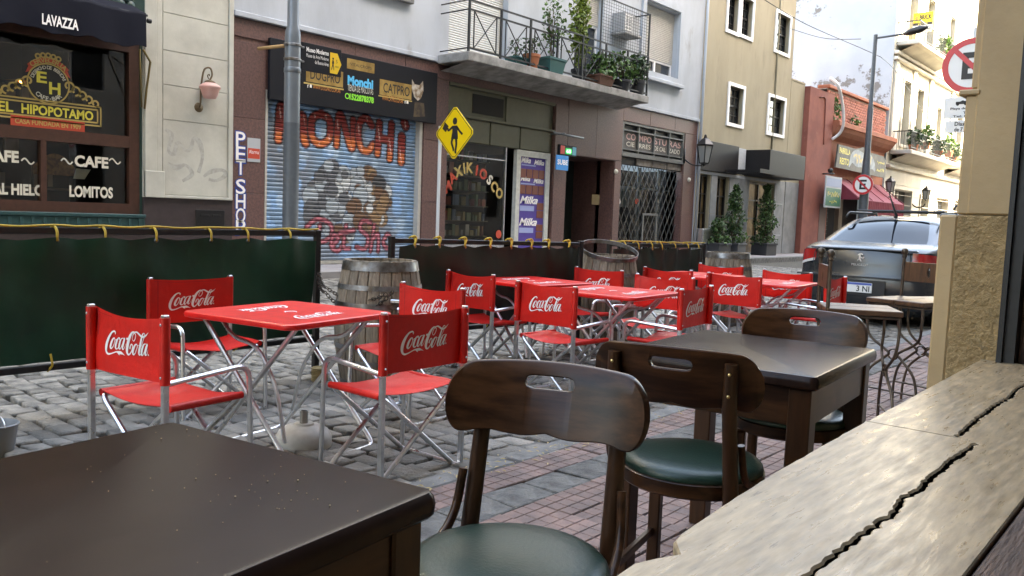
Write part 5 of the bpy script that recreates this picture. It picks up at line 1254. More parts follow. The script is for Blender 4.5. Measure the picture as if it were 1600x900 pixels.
for lev in range(6):
    z = .75+.38*lev; shv.box(FX-.95, FX-.6, kL+.05, yd0-.1, z-.02, z); y = kL+.1
    while y < yd0-.25:
        w_, h_ = rr.uniform(.05, .16), rr.uniform(.1, .3); rr.choice(gm).box(FX-.9, FX-.65, y, y+w_, z, z+h_); y += w_+rr.uniform(.005, .09)
for mb_, m_ in zip(gm, pal): pass
P(shv, 'shelf', m_olive, apt)
gd = thing('kiosk_goods', 'packets and boxes crowded on shelves behind the kiosk window', 'goods', (FX-.8, kL, .7)); gd['kind'] = 'stuff'
for mb_, m_ in zip(gm, pal): P(mb_, 'packets', m_, gd)
b = MB(); b.add([(FX-.14, kL, .55), (FX-.14, yd0, .55), (FX-.14, yd0, kz1), (FX-.14, kL, kz1)], [(0, 1, 2, 3)]); kg = P(b, 'kiosk_glass', m_glass, apt)
b = MB(); b.box(FX-.18, FX-.1, kL, yd0, .45, .55); b.box(FX-.17, FX-.11, yd0-.04, yd0, .15, kz1); b.box(FX-.16, FX-.12, kL, kL+.03, .55, kz1); b.box(FX-.16, FX-.12, kL+.03, yd0, kz1-.35, kz1-.32); P(b, 'kiosk_frame', m_alu, apt)
b = MB(); b.box(FX-.2, FX-.1, kL, yd0, .15, .45); P(b, 'stall_riser', m_olive, apt)
cols = [m_redb, m_redb, m_gold, m_gold, m_gold, m_redb, m_redb, m_offw, m_gold]
for ch_, (x, y, r_), mm in zip('MAXIKIOSCO', [(699, 292, -30), (707, 277, -35), (716, 268, -20), (725, 263, -10), (734, 262, 0), (745, 266, 8), (755, 272, 20), (765, 281, 35), (772, 291, 50), (780, 302, 60)], cols+[m_gold]):
    yc, zc = fa(x, y, FX-.14); v_, f_ = text_mesh(ch_, .04); lo, hi = v_.min(0), v_.max(0); v_ = (v_-(lo+hi)/2)*.34; a = R(-r_); c_, s_ = math.cos(a), math.sin(a)
    b = MB(); b.add([(FX-.134, yc+p[0]*c_-p[1]*s_, zc+p[0]*s_+p[1]*c_) for p in v_], f_); P(b, 'window_letter', mm, kg)
b = MB(); st_y, st_z = fa(780, 366, FX-.1); disc(b, st_y, st_z, 0, .11, facade(FX-.13, .01), 20); P(b, 'round_sticker', m_redb, kg)
PT('OPEN', (st_y-.075, st_y+.075, st_z-.03, st_z+.03), facade(FX-.13, .014), m_white, kg) if False else None
# open doorway leaf with the purple chocolate posters
m_purp = M('purple_poster', (.07, .04, .26), .4, var=.1); m_choc = M('chocolate', (.18, .055, .035), .4); m_lil = M('lilac_print', (.3, .35, .6), .5)
b = MB(); framebox(b, ym0+.05, ym1, .15, kz1-.02, .16, FX-.16, FX-.04); dr = P(b, 'kiosk_door', M('white_door_frame', (.5, .5, .46), .6, var=.15), apt)
p0y, p1y = ym0+.21, ym1-.16; pz = [.32, .9, 1.95, 2.35, kz1-.18]
b = MB(); b.box(FX-.12, FX-.09, p0y, p1y, .31, kz1-.18); P(b, 'poster', m_purp, dr)
fd = facade(FX-.09, .004); fd2 = facade(FX-.09, .007)
zz0, zz1 = .31, kz1-.18; hh = zz1-zz0
for t0, t1 in ((.60, .68), (.40, .46)):
    pass
def bar(y0, y1, z0, z1, n, k_):
    for i in range(n):
        b = MB(); a, c_ = y0+(y1-y0)*i/n, y0+(y1-y0)*(i+1)/n; b.cbox(FX-.09, FX-.075, a+.01, c_-.01, z0, z1, .006, ); 
        P(b, 'chocolate_piece', m_choc, dr)
zm = lambda py: fa(832, py, FX-.09)[1]
bar(p0y+.02, p1y-.02, zm(279), zm(265), 4, 1); bar(p0y+.02, p1y-.02, zm(304), zm(290), 4, 1)
yq = p0y+(p1y-p0y)*.72
for a, c_ in ((341, 316), (373, 350)):
    for i in range(2):
        b = MB(); z0, z1 = zm(a), zm(c_); b.cbox(FX-.09, FX-.078, yq, p1y-.015, z0+(z1-z0)*i/2+.01, z0+(z1-z0)*(i+1)/2-.01, .006); P(b, 'chocolate_piece', m_choc, dr)
for (a, c_, t_, bt) in ((.06, .42, 247, 256), (.55, .95, 249, 257), (.06, .42, 276, 284), (.55, .95, 278, 286), (.06, .75, 307, 319), (.06, .75, 341, 353)):
    PT('Milka', (p0y+(p1y-p0y)*a, p0y+(p1y-p0y)*c_, zm(bt), zm(t_)), fd2, m_white, dr, bold=.03, shear=.35)
for t_, bt in ((322, 330), (356, 364), (258, 260), (287, 289)): rect(dr, (p0y+.08, p0y+(p1y-p0y)*.62, zm(bt), zm(t_)), m_lil, fd, 'print')
# SUBE plate and little lit display
su = thing('transit_card_sign', 'blue card top-up plate under a small lit display', 'sign', (FX, fa(878, 253)[0], 2.7))
bx = px_box(868, 887, 243, 266, -13.6); b = MB(); b.cbox(-13.6, -13.57, bx[0], bx[1], bx[2], bx[3], .005); pl_ = P(b, 'plate', M('transit_blue', (.02, .24, .62), .4), su); PT('SUBE', (bx[0]+.04, bx[1]-.04, bx[2]+.14, bx[3]-.11), facade(-13.57, .004), m_white, pl_, bold=.03)
bx = px_box(875, 901, 227, 244, -13.6); b = MB(); b.cbox(-13.7, -13.6, bx[0], bx[1], bx[2], bx[3], .01); P(b, 'display_case', m_sign, su)
b = MB(); b.box(-13.599, -13.595, bx[0]+.32*(bx[1]-bx[0]), bx[1]-.3*(bx[1]-bx[0]), bx[2]+.05, bx[3]-.08); P(b, 'display', emit('led_ground', (.0, .12, .03), .3), su); PT('65', (bx[0]+.37*(bx[1]-bx[0]), bx[1]-.35*(bx[1]-bx[0]), bx[2]+.08, bx[3]-.11), facade(-13.595, .003), emit('led_green', (.1, 1, .25), .6), su, bold=.04)
rect(su, (bx[0]+.02, bx[0]+.28*(bx[1]-bx[0]), bx[2]+.04, bx[3]-.03), M('display_red', (.45, .06, .05), .5), facade(-13.598, .002)); rect(su, (bx[1]-.26*(bx[1]-bx[0]), bx[1]-.02, bx[2]+.04, bx[3]-.03), M('display_cyan', (.08, .3, .4), .5), facade(-13.598, .002))
b = MB(); y_ = fa(878, 214, -13.6)[0]; b.tube([(FX, bx[0]+.05, bx[3]+.28), (-13.5, bx[0]+.05, bx[3]+.28)], .02, 8); b.tube([(-13.65, bx[0]-.25, bx[3]+.28), (-13.65, bx[1]+.35, bx[3]+.26)], .03, 8); P(b, 'bracket', m_steel, su, smooth=True)
# dark entrance
b = MB(); b.box(FX-1.6, FX-1.5, dL-.05, dR+.05, .15, dz1+.1); P(b, 'street_door', M('dark_green_door', (.012, .02, .016), .4), apt)
b = MB(); b.box(FX-1.5, FX-.5, dR, dR+.04, .15, dz1); b.box(FX-1.5, FX-.5, dL-.04, dL, .15, dz1); b.box(FX-1.5, FX-.5, dL, dR, dz1, dz1+.04); P(b, 'entrance_lining', m_brown, apt)
b = MB(); bx = px_box(908, 915, 300, 323); b.lathe([(0, .03), (.05, .02), (.07, 0)], 12, m=T(FX-1.49, dL+.5, 1.1, ry=R(90))); P(b, 'door_knob', m_brass, apt, smooth=True)
bx = px_box(924, 936, 304, 320); b = MB(); b.box(FX, FX+.015, bx[0], bx[1], bx[2], bx[3]); P(b, 'bell_plate', M('bronze_plate', (.12, .08, .03), .4, metal=.6), apt)
# repair shop: lettered transom, lattice gate
b = MB(); b.box(FX-.25, FX-.12, cL, cR, cz1, ctop); P(b, 'transom_core', m_sign, apt)
m_grey = M('grey_steel_frame', (.11, .115, .11), .5, var=.2); m_board = M('slate_board', (.06, .06, .058), .7, c2=(.1, .09, .085), ns=5)
zA, zB = fa(1020, 247)[1], fa(1020, 206)[1]
b = MB(); framebox(b, cL, cR, zA, ctop, .07, FX-.12, FX-.02); 
for k in range(1, 4): b.box(FX-.11, FX-.025, cL+(cR-cL)*k/4-.025, cL+(cR-cL)*k/4+.025, zA+.07, ctop-.07)
b.box(FX-.11, FX-.03, cL+.07, cR-.07, zA+.14, zA+.18); b.box(FX-.11, FX-.03, cL+.07, cR-.07, ctop-.26, ctop-.22); b.box(FX-.10, FX-.0, cL, cR, zA-.06, zA); P(b, 'transom_frame', m_grey, apt)
for k in range(4):
    b = MB(); y0, y1 = cL+.07+(cR-cL-.1)*k/4, cL+(cR-cL)*(k+1)/4-.04; b.box(FX-.12, FX-.09, y0, y1, zA+.18, ctop-.26); bp = P(b, 'lettered_board', m_board, apt)
    y0 = max(y0, cL+.25) if k == 0 else y0
    PT(('CO', 'MPO', 'STU', 'RAS')[k], (y0+.06, y1-.06, zA+.2+(ctop-zA-.48)*.52, ctop-.32), facade(FX-.09, .004), M('pink_chalk', (.5, .3, .28), .7) if k == 0 else bpy.data.materials['pink_chalk'], bp, bold=.01)
    PT(('CIE', 'RRES', 'DE CAL', 'ZADO')[k], (y0+.08, y1-.1, zA+.2+(ctop-zA-.48)*.12, zA+.2+(ctop-zA-.48)*.4), facade(FX-.09, .004), m_offw, bp)
for k in range(1, 4):
    b = MB(); y0 = cL+(cR-cL)*k/4+.03; y1 = cL+(cR-cL)*(k+1)/4-.03; b.box(FX-.12, FX-.08, y0, y1, cz1+.02, zA-.08); bp = P(b, 'small_board', M('worn_board', (.2, .18, .16), .7, c2=(.12, .1, .09), ns=6) if k == 1 else bpy.data.materials['worn_board'], apt)
    squig((y0+.1, y1-.1, (cz1+zA)/2-.02, zA-.16), facade(FX-.08, .004), m_goldp, bp, 6, k)
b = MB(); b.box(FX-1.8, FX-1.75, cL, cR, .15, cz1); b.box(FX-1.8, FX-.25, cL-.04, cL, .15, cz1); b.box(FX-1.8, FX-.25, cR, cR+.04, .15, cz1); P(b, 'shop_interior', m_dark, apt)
b = MB(); b.box(FX-.5, FX-.46, cL+(cR-cL)*.45, cL+(cR-cL)*.50, .15, cz1); b.box(FX-.5, FX-.46, cL+(cR-cL)*.78, cL+(cR-cL)*.86, .15, cz1); b.box(FX-.5, FX-.46, cL, cR, 2.3, 2.36); b.box(FX-.48, FX-.47, cL+.3, cL+1.2, 1.7, 2.3); P(b, 'inner_frame', M('pale_frame', (.22, .26, .28), .6), apt)
b = MB(); b.add([(FX-.44, cL, .15), (FX-.44, cR, .15), (FX-.44, cR, cz1), (FX-.44, cL, cz1)], [(0, 1, 2, 3)]); P(b, 'shop_glass', m_glass, apt)
n = 12
m_latt = M('lattice_steel', (.09, .09, .085), .5, metal=.5)
for s in (1, -1):                                # folding lattice: each bar its own piece
    for k in range(-9, n+1):
        step = (cR-cL)/n; y0 = cL+step*k; H_ = cz1-.2; run = H_*.62
        a0, a1 = (y0, y0+run) if s > 0 else (y0+run, y0); pa, pb = (a0, .2), (a1, cz1)
        def clip(p, q):
            (u0, v0), (u1, v1) = p, q; lo, hi = 0, 1
            for lim, sg in ((cL, 1), (cR, -1)):
                d0, d1 = sg*(u0-lim), sg*(u1-lim)
                if d0 < 0 and d1 < 0: return None
                if d0 < 0: lo = max(lo, d0/(d0-d1))
                elif d1 < 0: hi = min(hi, d0/(d0-d1))
            return None if lo >= hi else ((u0+(u1-u0)*lo, v0+(v1-v0)*lo), (u0+(u1-u0)*hi, v0+(v1-v0)*hi))
        q = clip(pa, pb)
        if not q: continue
        (u0, v0), (u1, v1) = q; b = MB(); b.tube([(FX-.20+.012*s, u0, v0), (FX-.20+.012*s, u1, v1)], .013, 4); P(b, 'lattice_bar', m_latt, apt)
gy0, gy1 = cL+(cR-cL)*.42, cL+(cR-cL)*.66; b = MB(); framebox(b, gy0, gy1, .2, fa(1010, 333)[1], .07, FX-.17, FX-.14); P(b, 'gate_wicket', m_grey, apt)
for x_, y_, rr_ in ((986, 314, .1), (1013, 315, .09)):
    b = MB(); cy_, cz_ = fa(x_, y_); disc(b, cy_, cz_, 0, rr_, facade(FX-.43, .0), 16); P(b, 'sticker', m_white if x_ < 1000 else m_redb, apt)
for x_, y_ in ((962, 268), (1076, 281)):
    b = MB(); cy_, cz_ = fa(x_, y_); b.lathe([(0, .06), (.06, .05), (.08, 0)], 12, m=T(FX, cy_, cz_, ry=R(90))); P(b, 'bell_boss', m_offw, apt, smooth=True)
# ---------------------------------------------------------------- beige house
m_beige = M('beige_plaster', (.34, .295, .205), .85, c2=(.295, .255, .175), ns=1.1, bump=.2, bs=22, stretch=(1, 1, .3), c3=(.2, .17, .12), ns3=2.0, lo3=.55, hi3=.85)
m_gst = M('grey_stone_panel', (.24, .25, .26), .6, c2=(.18, .19, .2), ns=2.5, bump=.1, obr=.1)
m_fas = M('charcoal_fascia', (.016, .014, .014), .5, var=.1, spec=.2)
m_conc = M('pale_concrete', (.42, .44, .46), .8, var=.1)
ey0, ey1 = by_1+.02, 33.6
be = thing('beige_house', 'beige plastered house with white framed windows and a charcoal canopy', 'building', (FX, ey0, .15))
wins = []
for a, c_, t_, bt in ((1137, 1153, -8, 49), (1158, 1175, -2, 57), (1212, 1233, 23, 82), (1138, 1160, 136, 194), (1200, 1224, 154, 209)):
    wins.append(px_box(a, c_, t_, bt))
wins.append((wins[2][0]-.2, wins[2][1]-.2, wins[2][2]+3.4, wins[2][3]+3.4))
zf0, zf1 = 3.12, 4.15
dh = [(fa(1089, 330)[0]+.1, fa(1107, 330)[0], .3, 3.0), (fa(1118, 330)[0], fa(1136, 330)[0], .15, 3.0), (fa(1168, 330)[0], fa(1207, 330)[0], .15, 2.95)]
b = MB(); wall(b, ey0, ey1, .15, 14, wins+dh, FX, .25); b.add([(FX, ey1, .15), (FX-8, ey1, .15), (FX-8, ey1, 14), (FX, ey1, 14)], [(0, 1, 2, 3)]); b.add([(FX, ey0, 14), (FX, ey1, 14), (FX-8, ey1, 14), (FX-8, ey0, 14)], [(0, 1, 2, 3)]); P(b, 'wall', m_beige, be)
b = MB(); b.box(FX-8, FX+.01, ey1, 35.04, .15, 7.25); b.cbox(FX-8, FX+.03, ey1+.01, 35.03, 7.25, 7.33, .01); P(b, 'low_pier', m_beige, be)
b = MB(); b.cbox(FX+.012, FX+.035, ey1+.02, 35.0, .16, 3.12, .004); P(b, 'stone_panel', m_gst, be)
for (y0, y1, z0, z1) in wins:
    b = MB(); framebox(b, y0-.12, y1+.12, z0-.12, z1+.12, .12, FX, FX+.05); sf = P(b, 'window_frame', m_white, be)
    b = MB(); b.add([(FX-.2, y0, z0), (FX-.2, y1, z0), (FX-.2, y1, z1), (FX-.2, y0, z1)], [(0, 1, 2, 3)]); P(b, 'pane', m_pane, be)
    b = MB(); framebox(b, y0, y1, z0, z1, .06, FX-.19, FX-.14); b.box(FX-.18, FX-.14, y0, y1, (z0+z1)/2-.03, (z0+z1)/2+.03)
    for k in (1, 2): b.box(FX-.178, FX-.15, y0+(y1-y0)*k/3-.015, y0+(y1-y0)*k/3+.015, z0, z1)
    for k in (1, 3): b.box(FX-.176, FX-.152, y0, y1, z0+(z1-z0)*k/4-.012, z0+(z1-z0)*k/4+.012)
    P(b, 'sash', m_black, be)
m_amber = M('amber_glass', (.2, .14, .07), .15, c2=(.08, .06, .04), ns=2)
for (y0, y1, z0, z1) in dh:
    b = MB(); b.add([(FX-.2, y0, z0), (FX-.2, y1, z0), (FX-.2, y1, z1), (FX-.2, y0, z1)], [(0, 1, 2, 3)]); P(b, 'door_glass', m_amber, be)
    b = MB(); framebox(b, y0, y1, z0, z1, .07, FX-.19, FX-.12)
    for k in (1,): b.box(FX-.185, FX-.125, (y0+y1)/2-.03, (y0+y1)/2+.03, z0+.07, z1-.07)
    for k in (1, 2, 3): b.box(FX-.183, FX-.127, y0+.07, y1-.07, z0+(z1-z0)*k/4-.025, z0+(z1-z0)*k/4+.025)
    P(b, 'door_frame', m_black, be)
for a, c_ in ((dh[0][1]+.03, dh[1][0]-.03), (dh[1][1]+.03, dh[2][0]-.03), (dh[2][1]+.03, ey1-.02)):
    n = 1 if c_-a < 2.5 else 2
    for i in range(n):
        for k in range(2):
            b = MB(); b.cbox(FX+.002, FX+.03, a+(c_-a)*i/n+.005, a+(c_-a)*(i+1)/n-.005, .16+1.48*k, .16+1.48*(k+1)-.01, .004); P(b, 'stone_panel', m_gst, be)
y1_, y2_, y3_ = fa(1150, 240)[0], fa(1175, 240)[0], 29.2
b = MB(); b.cbox(FX+.0, FX+.12, ey0+.05, y1_, zf0, zf1, .01); P(b, 'fascia', m_fas, be)
b = MB(); b.cbox(FX+.0, FX+.10, y1_+.01, 29.6, zf0+.2, zf1-.05, .01); P(b, 'concrete_fascia', m_conc, be)
b = MB(); b.cbox(FX, -13.0, 29.7, 33.1, zf0+.02, zf1-.06, .015); P(b, 'canopy_box', m_fas, be)
b = MB()
for k in range(6): b.box(FX+.1, -12.6, 27.9+.36*k, 28.0+.36*k, zf0+.02, zf0+.12)
b.box(-12.6, -12.5, 27.8, 30.2, zf0, zf0+.14); P(b, 'canopy_grille', m_fas, be)
b = MB(); b.cbox(FX+.0, FX+.04, ey0+.05, 33.0, zf0-.12, zf0-.02, .005); P(b, 'lintel_strip', m_conc, be)  # pale concrete strip below the fascia
b = MB(); b.tube([(FX+.03, ey1-1.6, 4.2), (FX+.03, ey1-1.6, 14)], .035, 8); P(b, 'cable_pipe', m_beige, be, smooth=True)
bx = px_box(1208, 1237, 320, 365); b = MB(); framebox(b, 32.6, 33.4, .9, 2.2, .03, FX+.03, FX+.04); P(b, 'hatch_frame', m_conc, be)
b = MB(); b.cbox(FX+.0, FX+.35, ey0+.1, dh[0][1]-.1, .16, 1.1, .02); P(b, 'metal_counter', m_alu, be)
lx, lz = fa(1101, 238, -13.5)
ln = thing('wall_lantern', 'black old style wall lantern at the edge of the beige house', 'lantern', (-13.5, lx, lz))
b = MB(); b.tube([tuple(p) for p in catmull([(-.5, -.45, -.25), (-.3, -.3, -.42), (-.1, -.1, -.45), (0, 0, -.38)], 5)], .025, 8); b.tube([(-.5, -.45, -.4), (-.5, -.45, .1)], .03, 8); b.ob('bracket', m_black, ln, smooth=True)
def lantern_body(t, s=1.0):
    b = MB(); b.lathe([(0, -.38*s), (.03*s, -.36*s), (.05*s, -.32*s), (.14*s, -.30*s), (.14*s, -.28*s), (0, -.28*s)], 6); b.lathe([(.24*s, .16*s), (.25*s, .2*s), (.12*s, .34*s), (.05*s, .38*s), (.03*s, .46*s), (0, .48*s)], 6)
    for k in range(6):
        a = math.pi/3*k; b.tube([(.14*s*math.cos(a), .14*s*math.sin(a), -.29*s), (.23*s*math.cos(a), .23*s*math.sin(a), .17*s)], .014*s, 5)
    b.ob('cage', m_black, t); b = MB(); b.lathe([(.13*s, -.28*s), (.215*s, .16*s)], 6); b.ob('lamp_glass', M('lantern_glass', (.35, .35, .33), .3, trans=.3), t)
lantern_body(ln, 1.25)
# shrubs in planters
def shrub(x, y, h, r_, label, n, seed, low=False):
    rr_ = random.Random(seed); t = thing('potted_shrub', label, 'shrub', (x, y, .15), rr_.uniform(-.1, .1), 'shrubs in planters')
    b = MB(); b.cbox(-.32, .32, -.42, .42, 0, .46, .02); b.cbox(-.35, .35, -.45, .45, .40, .47, .01); b.ob('planter', m_potb, t)
    b = MB()
    for k in range(9):
        a = rr_.uniform(0, 6.3); e = Vector((math.cos(a)*r_*.6, math.sin(a)*r_*.6, rr_.uniform(.8, h*.85))); b.tube([(0, 0, .4), tuple(e*.5+Vector((0, 0, .25))), tuple(e)], [.022, .014, .006], 5)
    b.tube([(0, 0, .4), (0.02, 0, h*.9)], [.03, .008], 6); b.ob('stem', m_stem, t)
    for mat, fn in ((m_leafd, .45), (m_leaf, .55)):
        b = MB(); pts = []
        while len(pts) < n*fn:
            z = rr_.uniform(.42, h); k = (z-.42)/(h-.42); rad_ = r_*(.35+1.0*math.sin(min(1, (1-k)*1.25)*math.pi/2))*(.75+.25*math.sin(z*9+seed))*(1.0 if k < .75 else .8)
            a = rr_.uniform(0, 6.3); q = rad_*math.sqrt(rr_.uniform(.12, 1)); pts.append((q*math.cos(a)*.8, q*math.sin(a), z+rr_.uniform(-.05, .08)))
        leaves(b, pts, .115, rr_); b.ob('foliage', mat, t)
    return t
shrub(-13.45, fa(1146, 380, -13.45)[0], 2.5, .46, 'tall bushy shrub in a dark planter left of the house door', 1250, 2)
shrub(-13.45, fa(1194, 380, -13.45)[0], 2.65, .46, 'conical shrub in a dark planter right of the house door', 1250, 3)
shrub(-13.5, fa(1120, 385, -13.5)[0], 1.25, .42, 'low spreading shrub beside the metal counter', 480, 4)

# ---------------------------------------------------------------- red-brown steakhouse
m_redp = M('oxblood_plaster', (.27, .085, .06), .85, c2=(.2, .06, .045), ns=1.2, bump=.3, bs=16, c3=(.34, .16, .12), ns3=1.6, lo3=.6, hi3=.75)
m_terr = M('terracotta_paint', (.36, .13, .07), .85, c2=(.3, .1, .055), ns=1.5, bump=.2)
m_brick = M('red_brick', (.33, .115, .08), .85, obr=.22, var=.15, ns=8)
m_mort = M('lime_mortar', (.36, .3, .26), .9)
ry_0, ry_1, ryp = 35.05, 46.5, 37.9
rb = thing('brown_restaurant', 'low red-brown restaurant with brick parapet and maroon awning', 'building', (FX, ry_0, .15))
b = MB(); b.box(FX-9, FX+.25, ry_0, ryp, .15, 7.2); P(b, 'pier', m_redp, rb)
b = MB(); wall(b, ryp, ry_1, .15, 5.85, [(38.4, 45.6, .15, 3.5)], FX-.05, .5); b.box(FX-9, FX-.06, ryp, ry_1, 5.80, 5.85); P(b, 'wall', m_terr, rb)
b = MB(); n = 8                                  # coved cornice
prof = [(0.0, 5.3), (.1, 5.38), (.28, 5.5), (.45, 5.68), (.55, 5.85), (.6, 5.86), (.6, 6.05), (.5, 6.1), (-.05, 6.12)]
V = [(FX-.05+a, y, z) for y in (ryp, ry_1) for a, z in prof]; k_ = len(prof); b.add(V, [(i, i+1, k_+i+1, k_+i) for i in range(k_-1)]+[tuple(range(k_)), tuple(range(k_, 2*k_))]); P(b, 'cornice', m_terr, rb)
b = MB(); b.box(FX-.5, FX-.12, ryp, ry_1, 6.05, 7.55); b.box(FX-9, FX-.12, ryp, ryp+.3, 5.8, 7.5); P(b, 'parapet_core', m_mort, rb)
bm = MB(); bm.cbox(-.04, .0, -.145, .145, -.055, .055, .005); bme = bm.mesh('brick'); bme.materials.append(m_brick)
for row in range(11):
    z = 6.16+.125*row; y = ryp+.16+(row % 2)*.155
    while y < ry_1-.12:
        o = bpy.data.objects.new('brick', bme); col.objects.link(o); o.parent = rb; o.location = (FX-.075+random.uniform(-.006, .006)-rb.location.x, y-rb.location.y, z-rb.location.z); y += .31
b = MB(); b.cbox(FX-.55, FX+.02, ryp-.02, ry_1, 7.55, 7.7, .02); P(b, 'coping', m_terr, rb)
b = MB(); b.box(FX-1.2, FX-1.1, 38.2, 46, .15, 3.6); P(b, 'dark_shop_front', m_dark, rb)
b = MB(); b.box(FX+.252, FX+.26, fa(1266, 350)[0]+.3, fa(1266, 350)[0]+1.1, .2, 2.35); P(b, 'pier_door', M('oxblood_door', (.06, .012, .012), .5), rb)
b = MB()
for k in range(14): b.box(FX-.9, FX-.88, 38.5+.2*k, 38.53+.2*k, .2, 3.2)
for k in range(16): b.box(FX-.9, FX-.88, 38.5, 41.2, .2+.2*k, .22+.2*k)
P(b, 'window_grille', m_black, rb)
b = MB(); b.box(FX-.6, FX-.4, 41.3, 41.8, .15, 3.3); P(b, 'brick_jamb', M('stone_jamb', (.35, .3, .22), .8), rb)
b = MB(); b.tube([tuple(p) for p in catmull([GX(1297, 122, FX+.35), GX(1309, 133, FX+.7), GX(1316, 160, FX+.75), GX(1318, 190, FX+.75), GX(1313, 207, FX+.6), GX(1300, 218, FX+.3)], 6)], .07, 8); P(b, 'white_hose', M('white_pipe', (.7, .68, .66), .5), rb, smooth=True)
b = MB(); b.tube([tuple(p) for p in catmull([GX(1281, 152, FX+.27), GX(1288, 152, FX+.27), GX(1290, 165, FX+.27), GX(1287, 226, FX+.27)], 5)], .03, 6); P(b, 'wall_cable', m_redp, rb, smooth=True)
rr = random.Random(21); b = MB(); leaves(b, blobpts(rr, 140, (FX+.0, ryp+.5, 6.6), (.35, .5, .7), 0)+blobpts(rr, 40, (FX+.1, ryp+3.4, 6.35), (.2, .4, .3), 0), .2, rr)
wd_ = tag(b.ob('weeds', m_leaf), 'weeds sprouting from the brick parapet of the restaurant', 'weeds', kind='stuff')
# its painted sign
rs = thing('restaurant_sign', 'dark painted restaurant sign with yellow letters above maroon awning', 'sign', (FX+.3, 38.2, 4))
XS2 = FX+.35; y0, y1 = 38.1, 45.3; pts = [(y0, 4.02), (y1, 3.95), (y1, 4.75), (y1-.5, 5.02), ((y0+y1)/2+1, 5.05), ((y0+y1)/2, 5.22), ((y0+y1)/2-1, 5.05), (y0+.2, 5.06), (y0+.12, 4.5)]
b = MB(); b.prism(pts, 0, .08, lambda a, c_, d: (XS2+d, a, c_)); sb_ = P(b, 'board', M('weathered_sign', (.05, .045, .035), .6, c2=(.1, .09, .07), ns=3), rs); fs = facade(XS2+.08, .004); fs2 = facade(XS2+.08, .01)
b = MB(); ym = (y0+y1)/2; ribbon(b, [(ym-1.9, 4.15, .1), (ym-1.5, 4.6, .5), (ym-.8, 4.62, .8), (ym, 4.6, .7), (ym+.8, 4.6, .8), (ym+1.5, 4.5, .5), (ym+1.9, 4.2, .15)], fs, 6); P(b, 'painted_cow', M('pale_blue_paint', (.28, .33, .36), .6, c2=(.16, .18, .2), ns=3), sb_)
PT('PARRILLA', (y0+.35, y0+1.75, 4.68, 4.95), fs2, m_yel, sb_, bold=.02); PT('RESTO', (y0+.45, y0+1.65, 4.2, 4.5), fs2, m_yel, sb_, bold=.02); squig((ym-1.4, ym+1.3, 4.35, 4.85), fs2, m_gold, sb_, 8, 5)
squig((y1-1.5, y1-.3, 4.55, 4.75), fs2, m_yel, sb_, 5, 6); squig((y1-1.5, y1-.3, 4.2, 4.4), fs2, m_yel, sb_, 6, 7)
# awning
m_mar = M('maroon_awning', (.24, .035, .055), .75, c2=(.2, .028, .045), ns=3, bump=.1, trans=.1)
ra = thing('maroon_awning', 'maroon fabric awning with pleated valance over the restaurant door', 'awning', (FX, 39, 3))
b = MB(); yA, yB = 39.2, 46.0
b.grid(40, 8, lambda u, v: (FX+1.25*v, yA+(yB-yA)*u, 3.62-1.0*v-.05*math.sin(math.pi*v))); b.add([(FX, yA, 3.62), (FX+1.25, yA, 2.62), (FX, yA, 2.62)], [(0, 1, 2)]); P(b, 'canopy', m_mar, ra, smooth=True)
b = MB(); b.grid(160, 4, lambda u, v: (FX+1.25+.025*math.sin(u*160), yA+(yB-yA)*u, 2.62-.62*v)); P(b, 'valance', m_mar, ra, smooth=True)
for k in range(5):
    b = MB(); yy = yA+(yB-yA)*k/4; b.tube([(FX, yy, 3.64), (FX+1.26, yy, 2.65)], .02, 6); P(b, 'rib', m_mar, ra)
# small green hanging sign
hs = thing('hanging_sign', 'small green and blue board hanging beside the maroon awning', 'sign', (FX+.7, 37.9, 2.8))
bx = px_box(1289, 1314, 290, 325, FX+.6); b = MB(); b.cbox(FX+.55, FX+.6, bx[0], bx[1], bx[2], bx[3]+.4, .01); hb = P(b, 'board', m_conc, hs); fh = facade(FX+.6, .004)
rect(hb, (bx[0]+.08, bx[1]-.08, bx[2]+.08, bx[3]-.12), M('sign_green', (.01, .12, .06), .5), fh); rect(hb, (bx[0]+.08, bx[1]-.08, bx[3]-.05, bx[3]+.32), M('sign_blue_grey', (.2, .25, .4), .5), fh)
fh2 = facade(FX+.6, .009); squig((bx[0]+.3, bx[1]-.3, bx[3]-.5, bx[3]-.25), fh2, m_yel, hb, 7, 1); squig((bx[0]+.2, bx[1]-.2, bx[2]+.5, bx[2]+.68), fh2, m_offw, hb, 9, 2); squig((bx[0]+.5, bx[1]-.5, bx[2]+.2, bx[2]+.36), fh2, m_yel, hb, 4, 3)
b = MB(); b.tube([(FX-.1, bx[0]+.5, bx[3]+.5), (FX+.75, bx[0]+.5, bx[3]+.5)], .03, 6); b.lathe([(0, -.1), (.1, -.08), (.12, .05), (0, .12)], 10, (FX+.65, bx[0]+.3, bx[3]+.62)); P(b, 'arm', m_black, hs, smooth=True)

